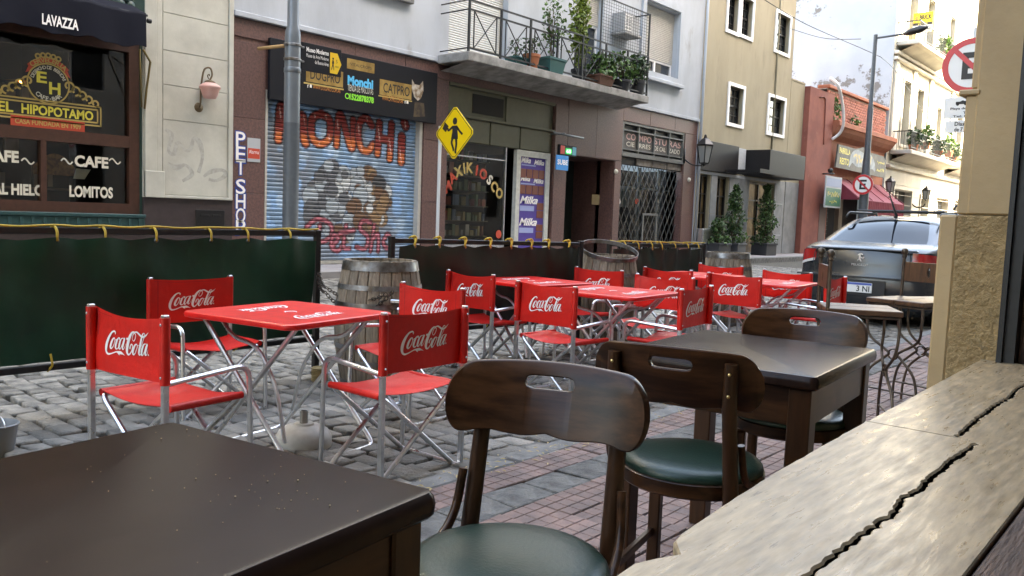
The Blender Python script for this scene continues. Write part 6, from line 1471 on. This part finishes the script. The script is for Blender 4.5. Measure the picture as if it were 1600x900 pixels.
# ---------------------------------------------------------------- cream house with balconies and the peeling party wall
m_party = M('peeling_blue_white_limewash', (.42, .435, .455), .85, c2=(.36, .375, .395), ns=.35, bump=.2, bs=12, c3=(.17, .155, .14), ns3=.5, lo3=.555, hi3=.58)
m_crm2 = M('warm_cream_stucco', (.5, .475, .405), .8, c2=(.43, .405, .345), ns=1.2, bump=.15, bs=20)
cy0_, cy1_ = 46.6, 66.0
crh = thing('cream_house', 'tall cream stucco house with balconies and a peeling white party wall', 'building', (FX, cy0_, .15))
b = MB(); b.add([(FX-22, cy0_, .1), (FX-.0, cy0_, .1), (FX-.0, cy0_, 24), (FX-22, cy0_, 24)], [(0, 1, 2, 3)]); P(b, 'party_wall', m_party, crh)
hl = [(48.6, 49.9, 5.9, 9.4), (51.2, 52.5, 5.9, 9.3), (55.6, 56.6, 5.9, 8.8), (48.6, 50, 11.3, 14.5), (52, 53.4, 11.3, 14.5), (57, 58.2, 11.3, 14.5), (60.6, 62, 5.9, 9), (48.3, 51.6, .15, 3.5), (53.6, 55.3, .15, 3.3), (57, 60, .15, 3.4), (61.6, 63.5, .15, 3.4)]
b = MB(); wall(b, cy0_, cy1_, .15, 22, hl, FX+.02, .4); b.add([(FX+.02, cy1_, 0), (FX-20, cy1_, 0), (FX-20, cy1_, 22), (FX+.02, cy1_, 22)], [(0, 1, 2, 3)]); P(b, 'facade', m_crm2, crh)
for h_ in hl:
    b = MB(); b.add([(FX-.3, h_[0], h_[2]), (FX-.3, h_[1], h_[2]), (FX-.3, h_[1], h_[3]), (FX-.3, h_[0], h_[3])], [(0, 1, 2, 3)]); P(b, 'pane', m_pane, crh)
    b = MB(); framebox(b, h_[0]-.15, h_[1]+.15, h_[2]-.02, h_[3]+.2, .14, FX+.02, FX+.1); b.box(FX-.28, FX-.2, (h_[0]+h_[1])/2-.05, (h_[0]+h_[1])/2+.05, h_[2], h_[3]); P(b, 'window_frame', m_crm2, crh)
for y in (46.75, 50.2, 53.6, 58.8, 64.5):
    b = MB(); b.cbox(FX+.02, FX+.14, y, y+.6, 5.6, 10.2, .02); P(b, 'pilaster', m_crm2, crh)
b = MB()
for z in (4.6, 10.2, 10.5): b.cbox(FX+.02, FX+.25, cy0_, cy1_, z, z+.18, .03)
for k in range(7): b.box(FX+.015, FX+.05, cy0_, cy1_, .5+.55*k, 0.52+.55*k)
P(b, 'cornice', m_crm2, crh)
def small_balcony(y0, y1, z, xp):
    b = MB(); b.cbox(FX+.02, xp, y0, y1, z-.22, z, .03); b.add([(FX+.02, y0+.2, z-.55), (xp-.3, y0+.2, z-.22), (xp-.3, y1-.2, z-.22), (FX+.02, y1-.2, z-.55)], [(0, 1, 2, 3)]); P(b, 'balcony_slab', m_crm2, crh)
    b = MB(); b.box(xp-.1, xp-.05, y0+.05, y1-.05, z+.95, z+1.0); b.box(FX, xp-.1, y0+.05, y0+.1, z+.95, z+1.0); b.box(FX, xp-.1, y1-.1, y1-.05, z+.95, z+1.0); b.box(xp-.09, xp-.06, y0+.05, y1-.05, z+.12, z+.15)
    n = int((y1-y0)/.16)
    for k in range(n+1): yy = y0+.06+(y1-y0-.12)*k/n; b.box(xp-.085, xp-.065, yy-.01, yy+.01, z, z+.95)
    for k in range(6): xx = FX+(xp-FX-.1)*k/6; b.box(xx, xx+.02, y0+.07, y0+.09, z, z+.95)
    P(b, 'balcony_railing', m_rail, crh)
small_balcony(47.0, 57.2, 5.55, -12.85); small_balcony(58.6, 64.8, 5.55, -12.85); small_balcony(46.9, 54.4, 11.2, -12.85)
rr = random.Random(31)
for k, (y, z, s) in enumerate(((48.2, 6.0, .5), (50.4, 6.3, .7), (53.2, 6.1, .6), (55.6, 6.3, .7), (56.8, 6.0, .5), (60, 6.0, .6), (63, 6.1, .6), (52.8, 11.7, .6))):
    lab = ['trailing plant at the near end of the cream house balcony', 'palm like plant on the cream house balcony', 'bushy plant in the middle of the cream house balcony', 'wide plant right of the middle on the cream balcony', 'small plant at the far end of the first cream balcony', 'red flowered plant on the second cream balcony', 'plant at the far end of the second cream balcony', 'plant on the upper balcony beside the yellow sale board'][k]
    t = thing('balcony_plant', lab, 'plant', (-13.1, y, z-.45)); b = MB(); leaves(b, blobpts(rr, 170, (0, 0, .7), (.35, s, s*.9), .1), .22, rr); b.ob('foliage', m_leaf if k % 2 else m_leafd, t); b = MB(); b.lathe([(0, 0), (.2, 0), (.26, .35), (0, .35)], 12); b.ob('pot', m_terra, t)
sale = thing('sale_board', 'yellow and white for sale board on the upper cream balcony', 'sign', (-12.8, 50.5, 11.5))
YS = 49.0; A_, B_ = GY(1428, 21, YS), GY(1456, 49, YS); bx = (A_.x, B_.x, B_.z, A_.z); ww, hh = bx[1]-bx[0], bx[3]-bx[2]
b = MB(); b.cbox(bx[0], bx[1], YS, YS+.03, bx[2], bx[3], .005); sbd = P(b, 'board', M('sale_yellow', (.75, .58, .02), .5), sale)
f7 = lambda a, c_, d: (a, YS-.006, c_); f8 = lambda a, c_, d: (a, YS-.012, c_)
rect(sbd, (bx[0], bx[1], bx[2]+hh*.36, bx[2]+hh*.5), m_blackink, f7); rect(sbd, (bx[0], bx[1], bx[2], bx[2]+hh*.36), m_white, f7)
PT('BRICK', (bx[0]+ww*.32, bx[1]-ww*.05, bx[2]+hh*.63, bx[2]+hh*.88), f8, m_blackink, sbd, bold=.04); PT('VENDE', (bx[0]+ww*.25, bx[1]-ww*.25, bx[2]+hh*.39, bx[2]+hh*.47), f8, m_yel, sbd); squig((bx[0]+ww*.08, bx[1]-ww*.08, bx[2]+hh*.1, bx[2]+hh*.28), f8, m_blackink, sbd, 9, 4)
b = MB(); cy_, cz_ = bx[0]+ww*.17, bx[2]+hh*.75; b.add([f8(cy_+.12*math.cos(math.pi/2*k), cz_+.13*math.sin(math.pi/2*k), 0) for k in range(4)], [(0, 1, 2, 3)]); P(b, 'emblem', m_orange, sbd)
# lanterns on the cream house
for k, (px, py, lab) in enumerate(((1391, 290, 'dark street lantern on the cream wall right of the maroon awning'), (1447, 303, 'ornate lantern on the cream wall near its grilled window'))):
    q = GX(px, py, -13.2); t = thing('wall_lantern', lab, 'lantern', q, 0, 'lanterns on the cream house'); lantern_body(t, 1.05)
    b = MB(); b.tube([tuple(p) for p in catmull([(-.8, 0, -.5), (-.5, 0, -.75), (-.15, 0, -.75), (0, 0, -.55)], 5)], .04, 6); b.ob('bracket', m_black, t, smooth=True)
# further houses and the end of the street
far = thing('far_house', 'sunlit pale house closing the view down the street', 'building', (FX, 66.2, 0))
hl = [(68+4*i, 69.4+4*i, 1.2+4.6*k, 4.0+4.6*k) for i in range(7) for k in range(4)]
b = MB(); wall(b, 66.2, 96, 0, 19, hl, FX+.05, .3); P(b, 'wall', m_crm2, far); b = MB()
for h_ in hl: b.add([(FX-.2, h_[0], h_[2]), (FX-.2, h_[1], h_[2]), (FX-.2, h_[1], h_[3]), (FX-.2, h_[0], h_[3])], [(0, 1, 2, 3)])
P(b, 'window_panes', m_pane, far); b = MB()
for k in range(3):
    for i in range(3): b.cbox(FX+.05, -13.0, 67.5+9*i, 74+9*i, 5.2+4.6*k, 5.4+4.6*k, .03)
P(b, 'balconies', m_crm2, far)
e2 = thing('end_building', 'pale building far at the end of the street', 'building', (-20, 130, 0))
b = MB(); b.box(-40, 30, 130, 145, 0, 9); P(b, 'wall', m_crm2, e2)
b = MB()
for i in range(16):
    for k in range(2): b.box(-38+4.2*i, -36.8+4.2*i, 129.9, 129.98, 1.5+4*k, 3.8+4*k)
P(b, 'windows', m_pane, e2)
# ---------------------------------------------------------------- street lamps and signs
PXF = -12.3
yp = (fa(449, 30, PXF)[0]+fa(467, 30, PXF)[0])/2
l1 = thing('street_lamp', 'thick grey street lamp post standing before the pet shop', 'street lamp', (PXF, yp, .15), 0, 'street lamp posts')
m_post2 = M('dark_post_paint', (.07, .08, .09), .45, var=.15)
b = MB(); b.lathe([(.15, 0), (.15, .02), (.135, .06), (.135, 2.58)], 20); b.ob('lower_shaft', m_post2, l1, smooth=True, angle=40)
b = MB(); b.lathe([(.135, 2.58), (.133, 4.0), (.125, 4.12), (.098, 4.2), (.09, 8.6), (0, 8.62)], 20); b.lathe([(.137, 3.42), (.143, 3.43), (.143, 3.5), (.137, 3.51)], 20); b.ob('upper_shaft', m_steel, l1, smooth=True, angle=40)
b = MB()
for z in (3.62, 3.86): b.lathe([(.136, z), (.148, z+.01), (.148, z+.04), (.136, z+.05)], 20)
for s in (-1, 1):
    for z in (3.64, 3.88): b.tube([(0.04, s*.14, z), (0.04, s*.2, z)], .018, 6)
b.ob('clamp', m_hoop, l1, smooth=True, angle=40)
b = MB(); b.cbox(-.01, .01, .17, 1.02, 3.50, 3.98, .004); ms = b.ob('museum_plate', m_sign, l1)
fm = lambda a, c_, d: (.0125+d, a, c_)
def TL(s, bx, m_, par, f2, **k): return txt(s, bx, f2, m_, par, **k)
TL('Museo Moderno', (.27, .74, 3.83, 3.91), m_white, ms, fm, bold=.03); TL('Museo de Arte Moderno', (.27, .74, 3.74, 3.80), m_white, ms, fm); TL('de Buenos Aires', (.45, .74, 3.65, 3.71), m_white, ms, fm)
b = MB(); b.add([fm(*p, 0) for p in ((.77, 3.54), (.93, 3.54), (1.02, 3.72), (.93, 3.90), (.77, 3.90))], [(0, 1, 2, 3, 4)]); b.ob('arrow_panel', M('signal_yellow', (.75, .47, .02), .45), ms)
fm2 = lambda a, c_, d: (.0155+d, a, c_)
b = MB(); disc(b, .835, 3.80, 0, .018, fm2, 12)
for st in ([(.835, 3.77, .03), (.832, 3.70, .032)], [(.832, 3.70, .018), (.85, 3.65, .014), (.852, 3.60, .012)], [(.832, 3.70, .018), (.815, 3.65, .014), (.80, 3.60, .012)], [(.835, 3.76, .012), (.855, 3.72, .01)], [(.835, 3.76, .012), (.815, 3.72, .01)]): ribbon(b, st, fm2, 3)
b.ob('walking_figure', m_blackink, ms); TL('5', (.90, .93, 3.73, 3.79), m_blackink, ms, fm2); TL('mins', (.885, .955, 3.65, 3.69), m_blackink, ms, fm2)
# yellow school sign
PYS = 12.0; pp = GY(684, 300, PYS); ctr = GY(711, 208, PYS)
ys1 = thing('school_sign', 'yellow diamond school crossing sign with a black child figure', 'road sign', (pp.x, PYS, .15))
b = MB(); b.tube([(0, .02, 0), (0, .02, 2.9)], .035, 10); b.ob('pole', M('white_pole', (.62, .64, .66), .4, metal=.3), ys1, smooth=True, angle=40)
dx, dz = ctr.x-pp.x, ctr.z-.15; r_ = (GY(711, 165, PYS).z-GY(711, 251, PYS).z)/2
fy = lambda a, c_, d: (dx+a, -.02-d, dz+c_)
def diamond(r_, cut=.07): 
    o_ = []
    for k in range(4):
        a = math.pi/2*k; 
        for s in (-1, 1): o_.append((r_*math.cos(a)-s*r_*cut*math.sin(a)*1.0-cut*r_*math.cos(a), r_*math.sin(a)+s*r_*cut*math.cos(a)-cut*r_*math.sin(a)))
    return o_
m_sy = M('sign_yellow', (.80, .53, .01), .4)
b = MB(); b.prism(diamond(r_), -.012, .0, fy); pl_ = b.ob('plate', m_sy, ys1)
b = MB(); o1, o2 = diamond(r_*.95), diamond(r_*.915); V = [fy(*p, .002) for p in o1+o2]; b.add(V, [(i, (i+1) % 8, 8+(i+1) % 8, 8+i) for i in range(8)]); b.ob('border', m_blackink, pl_)
b = MB(); s = r_; fz = lambda a, c_, d: fy(a*s, c_*s, .003)
b.add([fz(.02+.115*math.cos(t), .43+.13*math.sin(t), 0) for t in np.linspace(0, 6.28, 20)[:-1]], [tuple(range(19))])
b.add([fz(*p, 0) for p in ((-.12, .27), (.14, .27), (.17, .05), (.20, -.22), (-.16, -.22), (-.10, .05))], [tuple(range(6))])
b.add([fz(*p, 0) for p in ((-.62, .18), (-.44, .04), (-.30, .26), (-.50, .42))], [(0, 1, 2, 3)])
for st in ([(-.10, .22, .09), (-.30, .10, .08), (-.34, .20, .08)], [(.12, .22, .09), (.28, .05, .08), (.42, -.06, .09)], [(-.08, -.2, .11), (-.12, -.36, .1), (-.02, -.58, .09), (-.06, -.62, .12)], [(.1, -.2, .11), (.12, -.42, .1), (.08, -.68, .1), (.14, -.70, .1)]): ribbon(b, st, fz, 4)
b.ob('child_figure', m_blackink, pl_)
# no parking discs
m_sr = M('sign_red', (.58, .03, .035), .4); m_sw = M('sign_white', (.78, .78, .76), .4)
def noparking(t, r_, cz, cx=0):
    f0_ = lambda a, c_, d: (cx+a, -.06-d, cz+c_); n = 40
    b = MB(); b.prism([(r_*math.cos(2*math.pi*i/n), r_*math.sin(2*math.pi*i/n)) for i in range(n)], 0, .012, f0_); d_ = b.ob('disc', m_sw, t)
    b = MB(); disc(b, 0, 0, r_*.78, r_*.995, lambda a, c_, d: f0_(a, c_, .015), 48); a = R(135)
    ex = Vector((math.cos(a), math.sin(a))); ey_ = Vector((-ex.y, ex.x)); q = [ex*r_*.8+ey_*r_*.085, ex*-r_*.8+ey_*r_*.085, ex*-r_*.8-ey_*r_*.085, ex*r_*.8-ey_*r_*.085]
    b.add([f0_(p.x, p.y, .019) for p in q], [(0, 1, 2, 3)]); b.ob('red_ring_and_bar', m_sr, d_)
    b = MB(); w_ = r_*.17
    for x0, x1, z0, z1 in ((-.32, -.32+.2, -.48, .48), (-.12, .36, .28, .48), (-.12, .28, -.1, .1), (-.12, .36, -.48, -.28)): b.add([f0_(r_*p, r_*q_, .017) for p, q_ in ((x0, z0), (x1, z0), (x1, z1), (x0, z1))], [(0, 1, 2, 3)])
    b.ob('letter_e', m_blackink, d_); return d_
q = GX(1349, 335, PXF); l2 = thing('street_lamp', 'slim street lamp with arm carrying a round no parking sign', 'street lamp', (PXF, 38.3, .15), 0, 'street lamp posts')
b = MB(); b.lathe([(.2, 0), (.2, 1.5), (.19, 3.5), (.13, 4.6), (.12, 6.4), (.09, 6.6), (.085, 9.6), (0, 9.62)], 16); b.ob('shaft', m_post2, l2, smooth=True, angle=40)
e = GY(1412, 53, 38.3); e2_ = GY(1450, 42, 38.3); l0 = Vector(l2.location)
b = MB(); b.tube([(0, 0, 9.45), tuple(e-l0)], .045, 8); b.ob('arm', m_post2, l2, smooth=True)
b = MB(); dv = (e2_-e); b.tube([tuple(e-l0), tuple(e-l0+dv*.25), tuple(e-l0+dv*.7), tuple(e2_-l0)], [.06, .14, .16, .05], 10); b.ob('lamp_head', m_black, l2, smooth=True)
zc_ = GX(1352, 289, PXF).z-.15
b = MB(); b.box(-.3, .3, -.14, -.05, zc_-.05, zc_+.05); b.ob('sign_clamp', m_steel, l2); t_ = thing('tmp', 'x', 'x'); bpy.data.objects.remove(t_)
nd = noparking(l2, .44, zc_); nd.location = (0, -.22, 0)
# near sign by the pillar
cN = GY(1521, 104, 10.4); rN = (GY(1505, 61, 10.4).z-GY(1505, 147, 10.4).z)/2
ns = thing('no_parking_sign', 'round no parking sign with two white plates, cut by the ochre pillar', 'road sign', (cN.x, 10.4, SW))
b = MB(); b.tube([(0, 0, 0), (0, 0, cN.z+.3)], .03, 10); b.ob('pole', M('pale_grey_pole', (.5, .5, .48), .5), ns, smooth=True)
noparking(ns, rN, cN.z-SW)
def plate(px0, py0, py1, wd, nm):
    p0, p1 = GY(px0, py0, 10.34), GY(px0, py1, 10.34); b = MB(); x0 = p0.x-cN.x; z0, z1 = p1.z-SW, p0.z-SW
    b.cbox(x0, x0+wd, -.065, -.05, z0, z1, .003); return b.ob(nm, m_sw, ns), x0, z0, z1
pa, x0_, z0_, z1_ = plate(1476, 153, 186, .48, 'tow_plate'); fp = lambda a, c_, d: (a, -.068-d, c_)
hh = z1_-z0_
b = MB(); framebox(b, 0, 1, 0, 1, .02, 0, 1) if False else None
b.add([fp(*p, 0) for p in ((x0_+.12, z0_+hh*.66), (x0_+.24, z0_+hh*.66), (x0_+.24, z0_+hh*.74), (x0_+.19, z0_+hh*.84), (x0_+.16, z0_+hh*.78), (x0_+.12, z0_+hh*.78))], [tuple(range(6))]); ribbon(b, [(x0_+.2, z0_+hh*.76, .008), (x0_+.3, z0_+hh*.9, .008)], fp, 2)
b.add([fp(*p, 0) for p in ((x0_+.29, z0_+hh*.72), (x0_+.42, z0_+hh*.74), (x0_+.40, z0_+hh*.84), (x0_+.32, z0_+hh*.84))], [(0, 1, 2, 3)])
for xx in (.14, .22, .32, .39): disc(b, x0_+xx, z0_+hh*.66, 0, .016, fp, 10)
b.ob('tow_truck_mark', m_blackink, pa)
TL('Playa de infractores', (x0_+.07, x0_+.46, z0_+hh*.38, z0_+hh*.52), m_blackink, pa, fp, bold=.02); TL('Tacuari 1', (x0_+.2, x0_+.38, z0_+hh*.2, z0_+hh*.31), m_blackink, pa, fp, bold=.02); TL('Tel: 0810-22', (x0_+.10, x0_+.42, z0_+hh*.05, z0_+hh*.15), m_blackink, pa, fp, bold=.02)
pb, x0_, z0_, z1_ = plate(1477, 189, 208, .34, 'hours_plate'); hh = z1_-z0_
TL('Dias h', (x0_+.10, x0_+.24, z0_+hh*.55, z0_+hh*.88), m_blackink, pb, fp, bold=.02); TL('de 7 a', (x0_+.10, x0_+.22, z0_+hh*.1, z0_+hh*.42), m_blackink, pb, fp, bold=.02)

# ---------------------------------------------------------------- cars
def outline(w_, yr, yf, rr_, rf, bow, n=10):
    """closed plan outline, counter-clockwise from rear left; returns points and zone tags"""
    P_, Z_ = [], []
    for i in range(n+1): t = -1+2*i/n; P_.append((t*(w_-rr_), yr-bow*(1-t*t)+bow)); Z_.append('rear')
    for i in range(1, 7): a = -math.pi/2+math.pi/2*i/7; P_.append((w_-rr_+rr_*math.cos(a), yr+bow+rr_*(1+math.sin(a)))); Z_.append('crr')
    for i in range(n+1): t = i/n; P_.append((w_+.02*math.sin(math.pi*t), yr+bow+rr_+(yf-rf-yr-bow-rr_)*t)); Z_.append('right')
    for i in range(1, 7): a = math.pi/2*i/7; P_.append((w_-rf+rf*math.cos(a), yf-rf+rf*math.sin(a))); Z_.append('cfr')
    for i in range(n+1): t = 1-2*i/n; P_.append((t*(w_-rf), yf+.05*(1-t*t))); Z_.append('front')
    k = len(P_); 
    for i in range(1, 7): a = math.pi/2+math.pi/2*i/7; P_.append((-w_+rf+rf*math.cos(a), yf-rf+rf*math.sin(a))); Z_.append('cfl')
    for i in range(n+1): t = 1-i/n; P_.append((-w_-.02*math.sin(math.pi*t), yr+bow+rr_+(yf-rf-yr-bow-rr_)*t)); Z_.append('left')
    for i in range(1, 7): a = math.pi+math.pi/2*i/7; P_.append((-w_+rr_+rr_*math.cos(a), yr+bow+rr_+rr_*math.sin(a))); Z_.append('crl')
    return P_, Z_
def make_car(name, label, x, y, body, s=(1, 1, 1), plate_txt=None, rails=True):
    t = thing(name, label, 'car', (x, y, 0)); t.scale = s
    sl = [(.17, .78, .14, 4.5), (.26, .87, .04, 4.64), (.40, .895, .0, 4.69), (.56, .90, .0, 4.69), (.645, .90, .012, 4.66), (.665, .895, .035, 4.64), (.72, .895, .05, 4.6), (.82, .895, .06, 4.5), (.93, .89, .075, 4.25), (1.0, .88, .10, 3.9), (1.035, .865, .16, 3.75), (1.075, .845, .34, 3.58), (1.11, .81, .56, 3.45)]
    rings = [outline(w_, yr, yf, .26, .35, .07) for z, w_, yr, yf in sl]; n = len(rings[0][0])
    b = MB(); V = [(p[0], p[1], sl[j][0]) for j in range(len(sl)) for p in rings[j][0]]
    F = [(j*n+i, j*n+(i+1) % n, (j+1)*n+(i+1) % n, (j+1)*n+i) for j in range(len(sl)-1) for i in range(n)]
    cap = len(V); V.append((0, .4, 1.135)); V.append((0, 2.0, 1.12)); V.append((0, 3.4, 1.10))
    top = (len(sl)-1)*n; F.append(tuple(top+i for i in range(n))); b.add(V, F); b.ob('body', body, t, smooth=True, angle=28)
    gh = [(1.085, .81, .56, 3.50), (1.16, .785, .74, 3.36), (1.25, .74, .93, 3.14), (1.35, .68, 1.16, 2.86), (1.42, .63, 1.36, 2.62), (1.445, .60, 1.48, 2.5)]
    gr = [outline(w_, yr, yf, .16, .2, .10) for z, w_, yr, yf in gh]; Zt = gr[0][1]
    V = [(p[0], p[1], gh[j][0]) for j in range(len(gh)) for p in gr[j][0]]
    zones = {'rear': ('rear_window', m_carglass), 'right': ('side_window', m_carglass), 'left': ('side_window', m_carglass), 'front': ('windscreen', m_carglass)}
    for zn, (nm, mt) in zones.items():
        F = [(j*n+i, j*n+(i+1) % n, (j+1)*n+(i+1) % n, (j+1)*n+i) for j in range(len(gh)-1) for i in range(n) if Zt[i] == zn and Zt[(i+1) % n] == zn]
        b = MB(); b.add(V, F); b.ob(nm, mt, t, smooth=True)
    F = [(j*n+i, j*n+(i+1) % n, (j+1)*n+(i+1) % n, (j+1)*n+i) for j in range(len(gh)-1) for i in range(n) if not (Zt[i] == Zt[(i+1) % n] and Zt[i] in zones)]
    tp = (len(gh)-1)*n
    W_ = list(V); ins = [(p[0]*.75, p[1]*.75+.25*1.93, 1.485) for p in gr[-1][0]]; k0 = len(W_); W_ += ins
    F += [(tp+i, tp+(i+1) % n, k0+(i+1) % n, k0+i) for i in range(n)]+[tuple(k0+i for i in range(n))]
    b = MB(); b.add(W_, F); b.ob('roof', body, t, smooth=True, angle=35)
    for sx in (-1, 1):
        b = MB(); b.grid(8, 8, lambda u, v: (lambda xx, zz: (sx*xx, .055+.075*0+(.02+.35*max(0, xx-.66)**1.1 if xx > .6 else .0)+(.10 if xx > .84 else 0)*(xx-.84)/.06+(zz-.8)*.12, zz))(.60+.285*u, .80+.21*v-(1-u)*.02*0))
        # lamp follows the rounded corner of the body
        pr = rings[8][0]; seg = [i for i in range(n) if (sx*pr[i][0] > .58) and pr[i][1] < .40]
        seg.sort(key=lambda i: (pr[i][1], sx*pr[i][0])); seg = sorted(seg, key=lambda i: sx*pr[i][0]*1.0+pr[i][1])
        b = MB(); m_ = len(seg); V2 = []
        for f_, z in ((0, .79), (.5, .88), (1, 1.0)):
            for k, i in enumerate(seg):
                a = k/(m_-1); zz = z-.03*a+(.05 if f_ == 0 else 0)*(1-a); j = 8 if zz > .87 else 7; p = rings[j][0][i]; c_ = Vector((0, 2)); d_ = (Vector(p)-Vector((0, 1.2))).normalized()*.012; V2.append((p[0]+d_.x, p[1]+d_.y, zz))
        b.add(V2, [(r*m_+k, r*m_+k+1, (r+1)*m_+k+1, (r+1)*m_+k) for r in range(2) for k in range(m_-1)]); tl_ = b.ob('tail_light', m_tail, t, smooth=True)
        b = MB(); V3 = [(p[0]*1.0, p[1]-.004, p[2]) for p in V2[:m_]]+[(p[0], p[1]-.004, p[2]+.035) for p in V2[:m_]]; b.add(V3, [(k, k+1, m_+k+1, m_+k) for k in range(m_-1)]); b.ob('clear_strip', M('clear_lens', (.6, .6, .6), .15) if 'clear_lens' not in bpy.data.materials else bpy.data.materials['clear_lens'], tl_)
        for yy in (.98, 3.66):
            w = thing('w', 'x', 'x'); bpy.data.objects.remove(w)
            b = MB(); b.lathe([(.20, -.1), (.30, -.105), (.322, -.07), (.322, .07), (.30, .105), (.20, .1)], 28, m=T(sx*.80, yy, .322, ry=R(90))); wh = b.ob('wheel', m_tyre, t, smooth=True, angle=40)
            b = MB(); b.lathe([(0, .07), (.05, .08), (.07, .06), (.18, .075), (.205, .1)], 20, m=T(sx*.80, yy, .322, ry=R(90)*sx)); b.ob('rim', m_alu, wh, smooth=True, angle=30)
            b = MB(); b.lathe([(0, .0), (.38, .0)], 28, m=T(sx*.905, yy, .36, ry=R(90)*sx)); b.ob('wheel_arch_shade', m_black, t)  # black disc on the body side stands in for the shaded wheel well
        b = MB(); b.tube(smooth_path([(sx*.66, 1.30, 1.455), (sx*.64, 1.36, 1.52), (sx*.60, 2.5, 1.535), (sx*.62, 2.56, 1.47)], .06, 5), .02, 8); b.ob('roof_rail', m_rub, t, smooth=True)
        b = MB(); b.cbox(sx*.93-.09, sx*.93+.09, 2.75, 2.85, 1.03, 1.15, .02); b.ob('wing_mirror', body, t)
    for yy in (1.62, 2.35):
        b = MB(); b.cbox(-.62, .62, yy-.03, yy+.03, 1.545, 1.575, .01); b.ob('cross_bar', m_rub, t)
    b = MB(); b.tube([(0, 1.45, 1.47), (0, 1.47, 1.50), (.0, 1.0, 1.85)], [.03, .02, .003], 8); b.ob('antenna', m_rub, t, smooth=True)
    b = MB(); b.box(-.84, .84, -.0, .04, .648, .664); b.ob('bumper_gap', m_rub, t)
    for sx in (-1, 1):
        b = MB(); b.tube([(sx*.60, .043, .69), (sx*.635, .056, .85), (sx*.63, .076, .95), (sx*.61, .085, .99)], .006, 5); b.ob('boot_seam', m_rub, t)
    b = MB(); b.cbox(-.70, .70, .088, .17, 1.005, 1.032, .01); b.ob('boot_lip', body, t)
    b = MB(); b.grid(12, 2, lambda u, v: (-.36+.72*u, -.006+.0*u, .42+.20*v)); b.ob('plate_recess', m_rub, t)
    b = MB(); b.cbox(-.2, .2, -.024, -.008, .455, .585, .003); pl2 = b.ob('licence_plate', m_sw, t)
    fpl = lambda a, c_, d: (a, -.026-d, c_); b = MB(); b.add([fpl(*p, 0) for p in ((-.195, .555), (.195, .555), (.195, .583), (-.195, .583))], [(0, 1, 2, 3)]); b.ob('plate_band', M('plate_blue', (.05, .1, .4), .4) if 'plate_blue' not in bpy.data.materials else bpy.data.materials['plate_blue'], pl2)
    if plate_txt: txt(plate_txt, (.0, .17, .47, .545), fpl, m_blackink, pl2, bold=.02)
    b = MB(); b.cbox(-.74, .74, .015, .05, .66, .672, .004); b.ob('chrome_strip', m_alu, t) if False else None
    fb = lambda a, c_, d: (a, .062+(c_-.8)*.13-d, c_)
    b = MB(); 
    for st in ([(-.035, .94, .012), (-.005, .96, .018), (.03, .95, .012)], [(-.005, .955, .02), (-.01, .90, .024), (.015, .86, .012)], [(0, .92, .012), (.035, .90, .01), (.045, .92, .008)], [(-.01, .90, .012), (-.035, .87, .01)]): ribbon(b, st, lambda a, c_, d: (a, .050, c_), 3)
    b.ob('lion_badge', m_alu, t); txt('PEUGEOT', (-.11, .11, .80, .83), lambda a, c_, d: (a, .046, c_), m_alu, t) if plate_txt else None
    return t
m_carp = M('graphite_car_paint', (.016, .018, .021), .25, metal=.0, coat=.25, spec=.5, var=.05); m_carglass = M('tinted_car_glass', (.008, .01, .014), .05, spec=.14); m_tail = M('red_lamp_lens', (.35, .012, .012), .15, coat=.5); m_tyre = M('tyre', (.015, .015, .015), .8); m_rub = M('black_trim', (.015, .015, .016), .45)
make_car('parked_car', 'dark grey saloon car with roof rails parked at the kerb', -3.62, 11.25, m_carp, (.97, 1, 1), '3 NI')
make_car('parked_car', 'blue-grey taller car parked ahead of the dark grey saloon', -3.55, 17.4, M('blue_grey_paint', (.2, .26, .34), .25, metal=.5, coat=.8), (1, .95, 1.2))
# ---------------------------------------------------------------- overhead cables
wl = [([(1195, 0, -13.4), (1260, 38, -13.0), (1345, 75, -12.6), (1378, 90, -12.3)], 'thin black cable from the beige house to the slim street lamp'),
      ([(1236, 45, -13.5), (1290, 60, -13.4), (1345, 61, -12.6)], 'faint cable crossing the peeling white party wall'),
      ([(1375, 88, -12.3), (1400, 112, -12.6), (1440, 170, -13.6), (1462, 200, -13.8)], 'cable running from the slim lamp along the cream house')]
for pts, lab in wl:
    b = MB(); b.tube([tuple(p) for p in catmull([GX(*q) for q in pts], 8)], .014, 5); tag(b.ob('overhead_cable', m_rub), lab, 'cable', 'overhead cables')
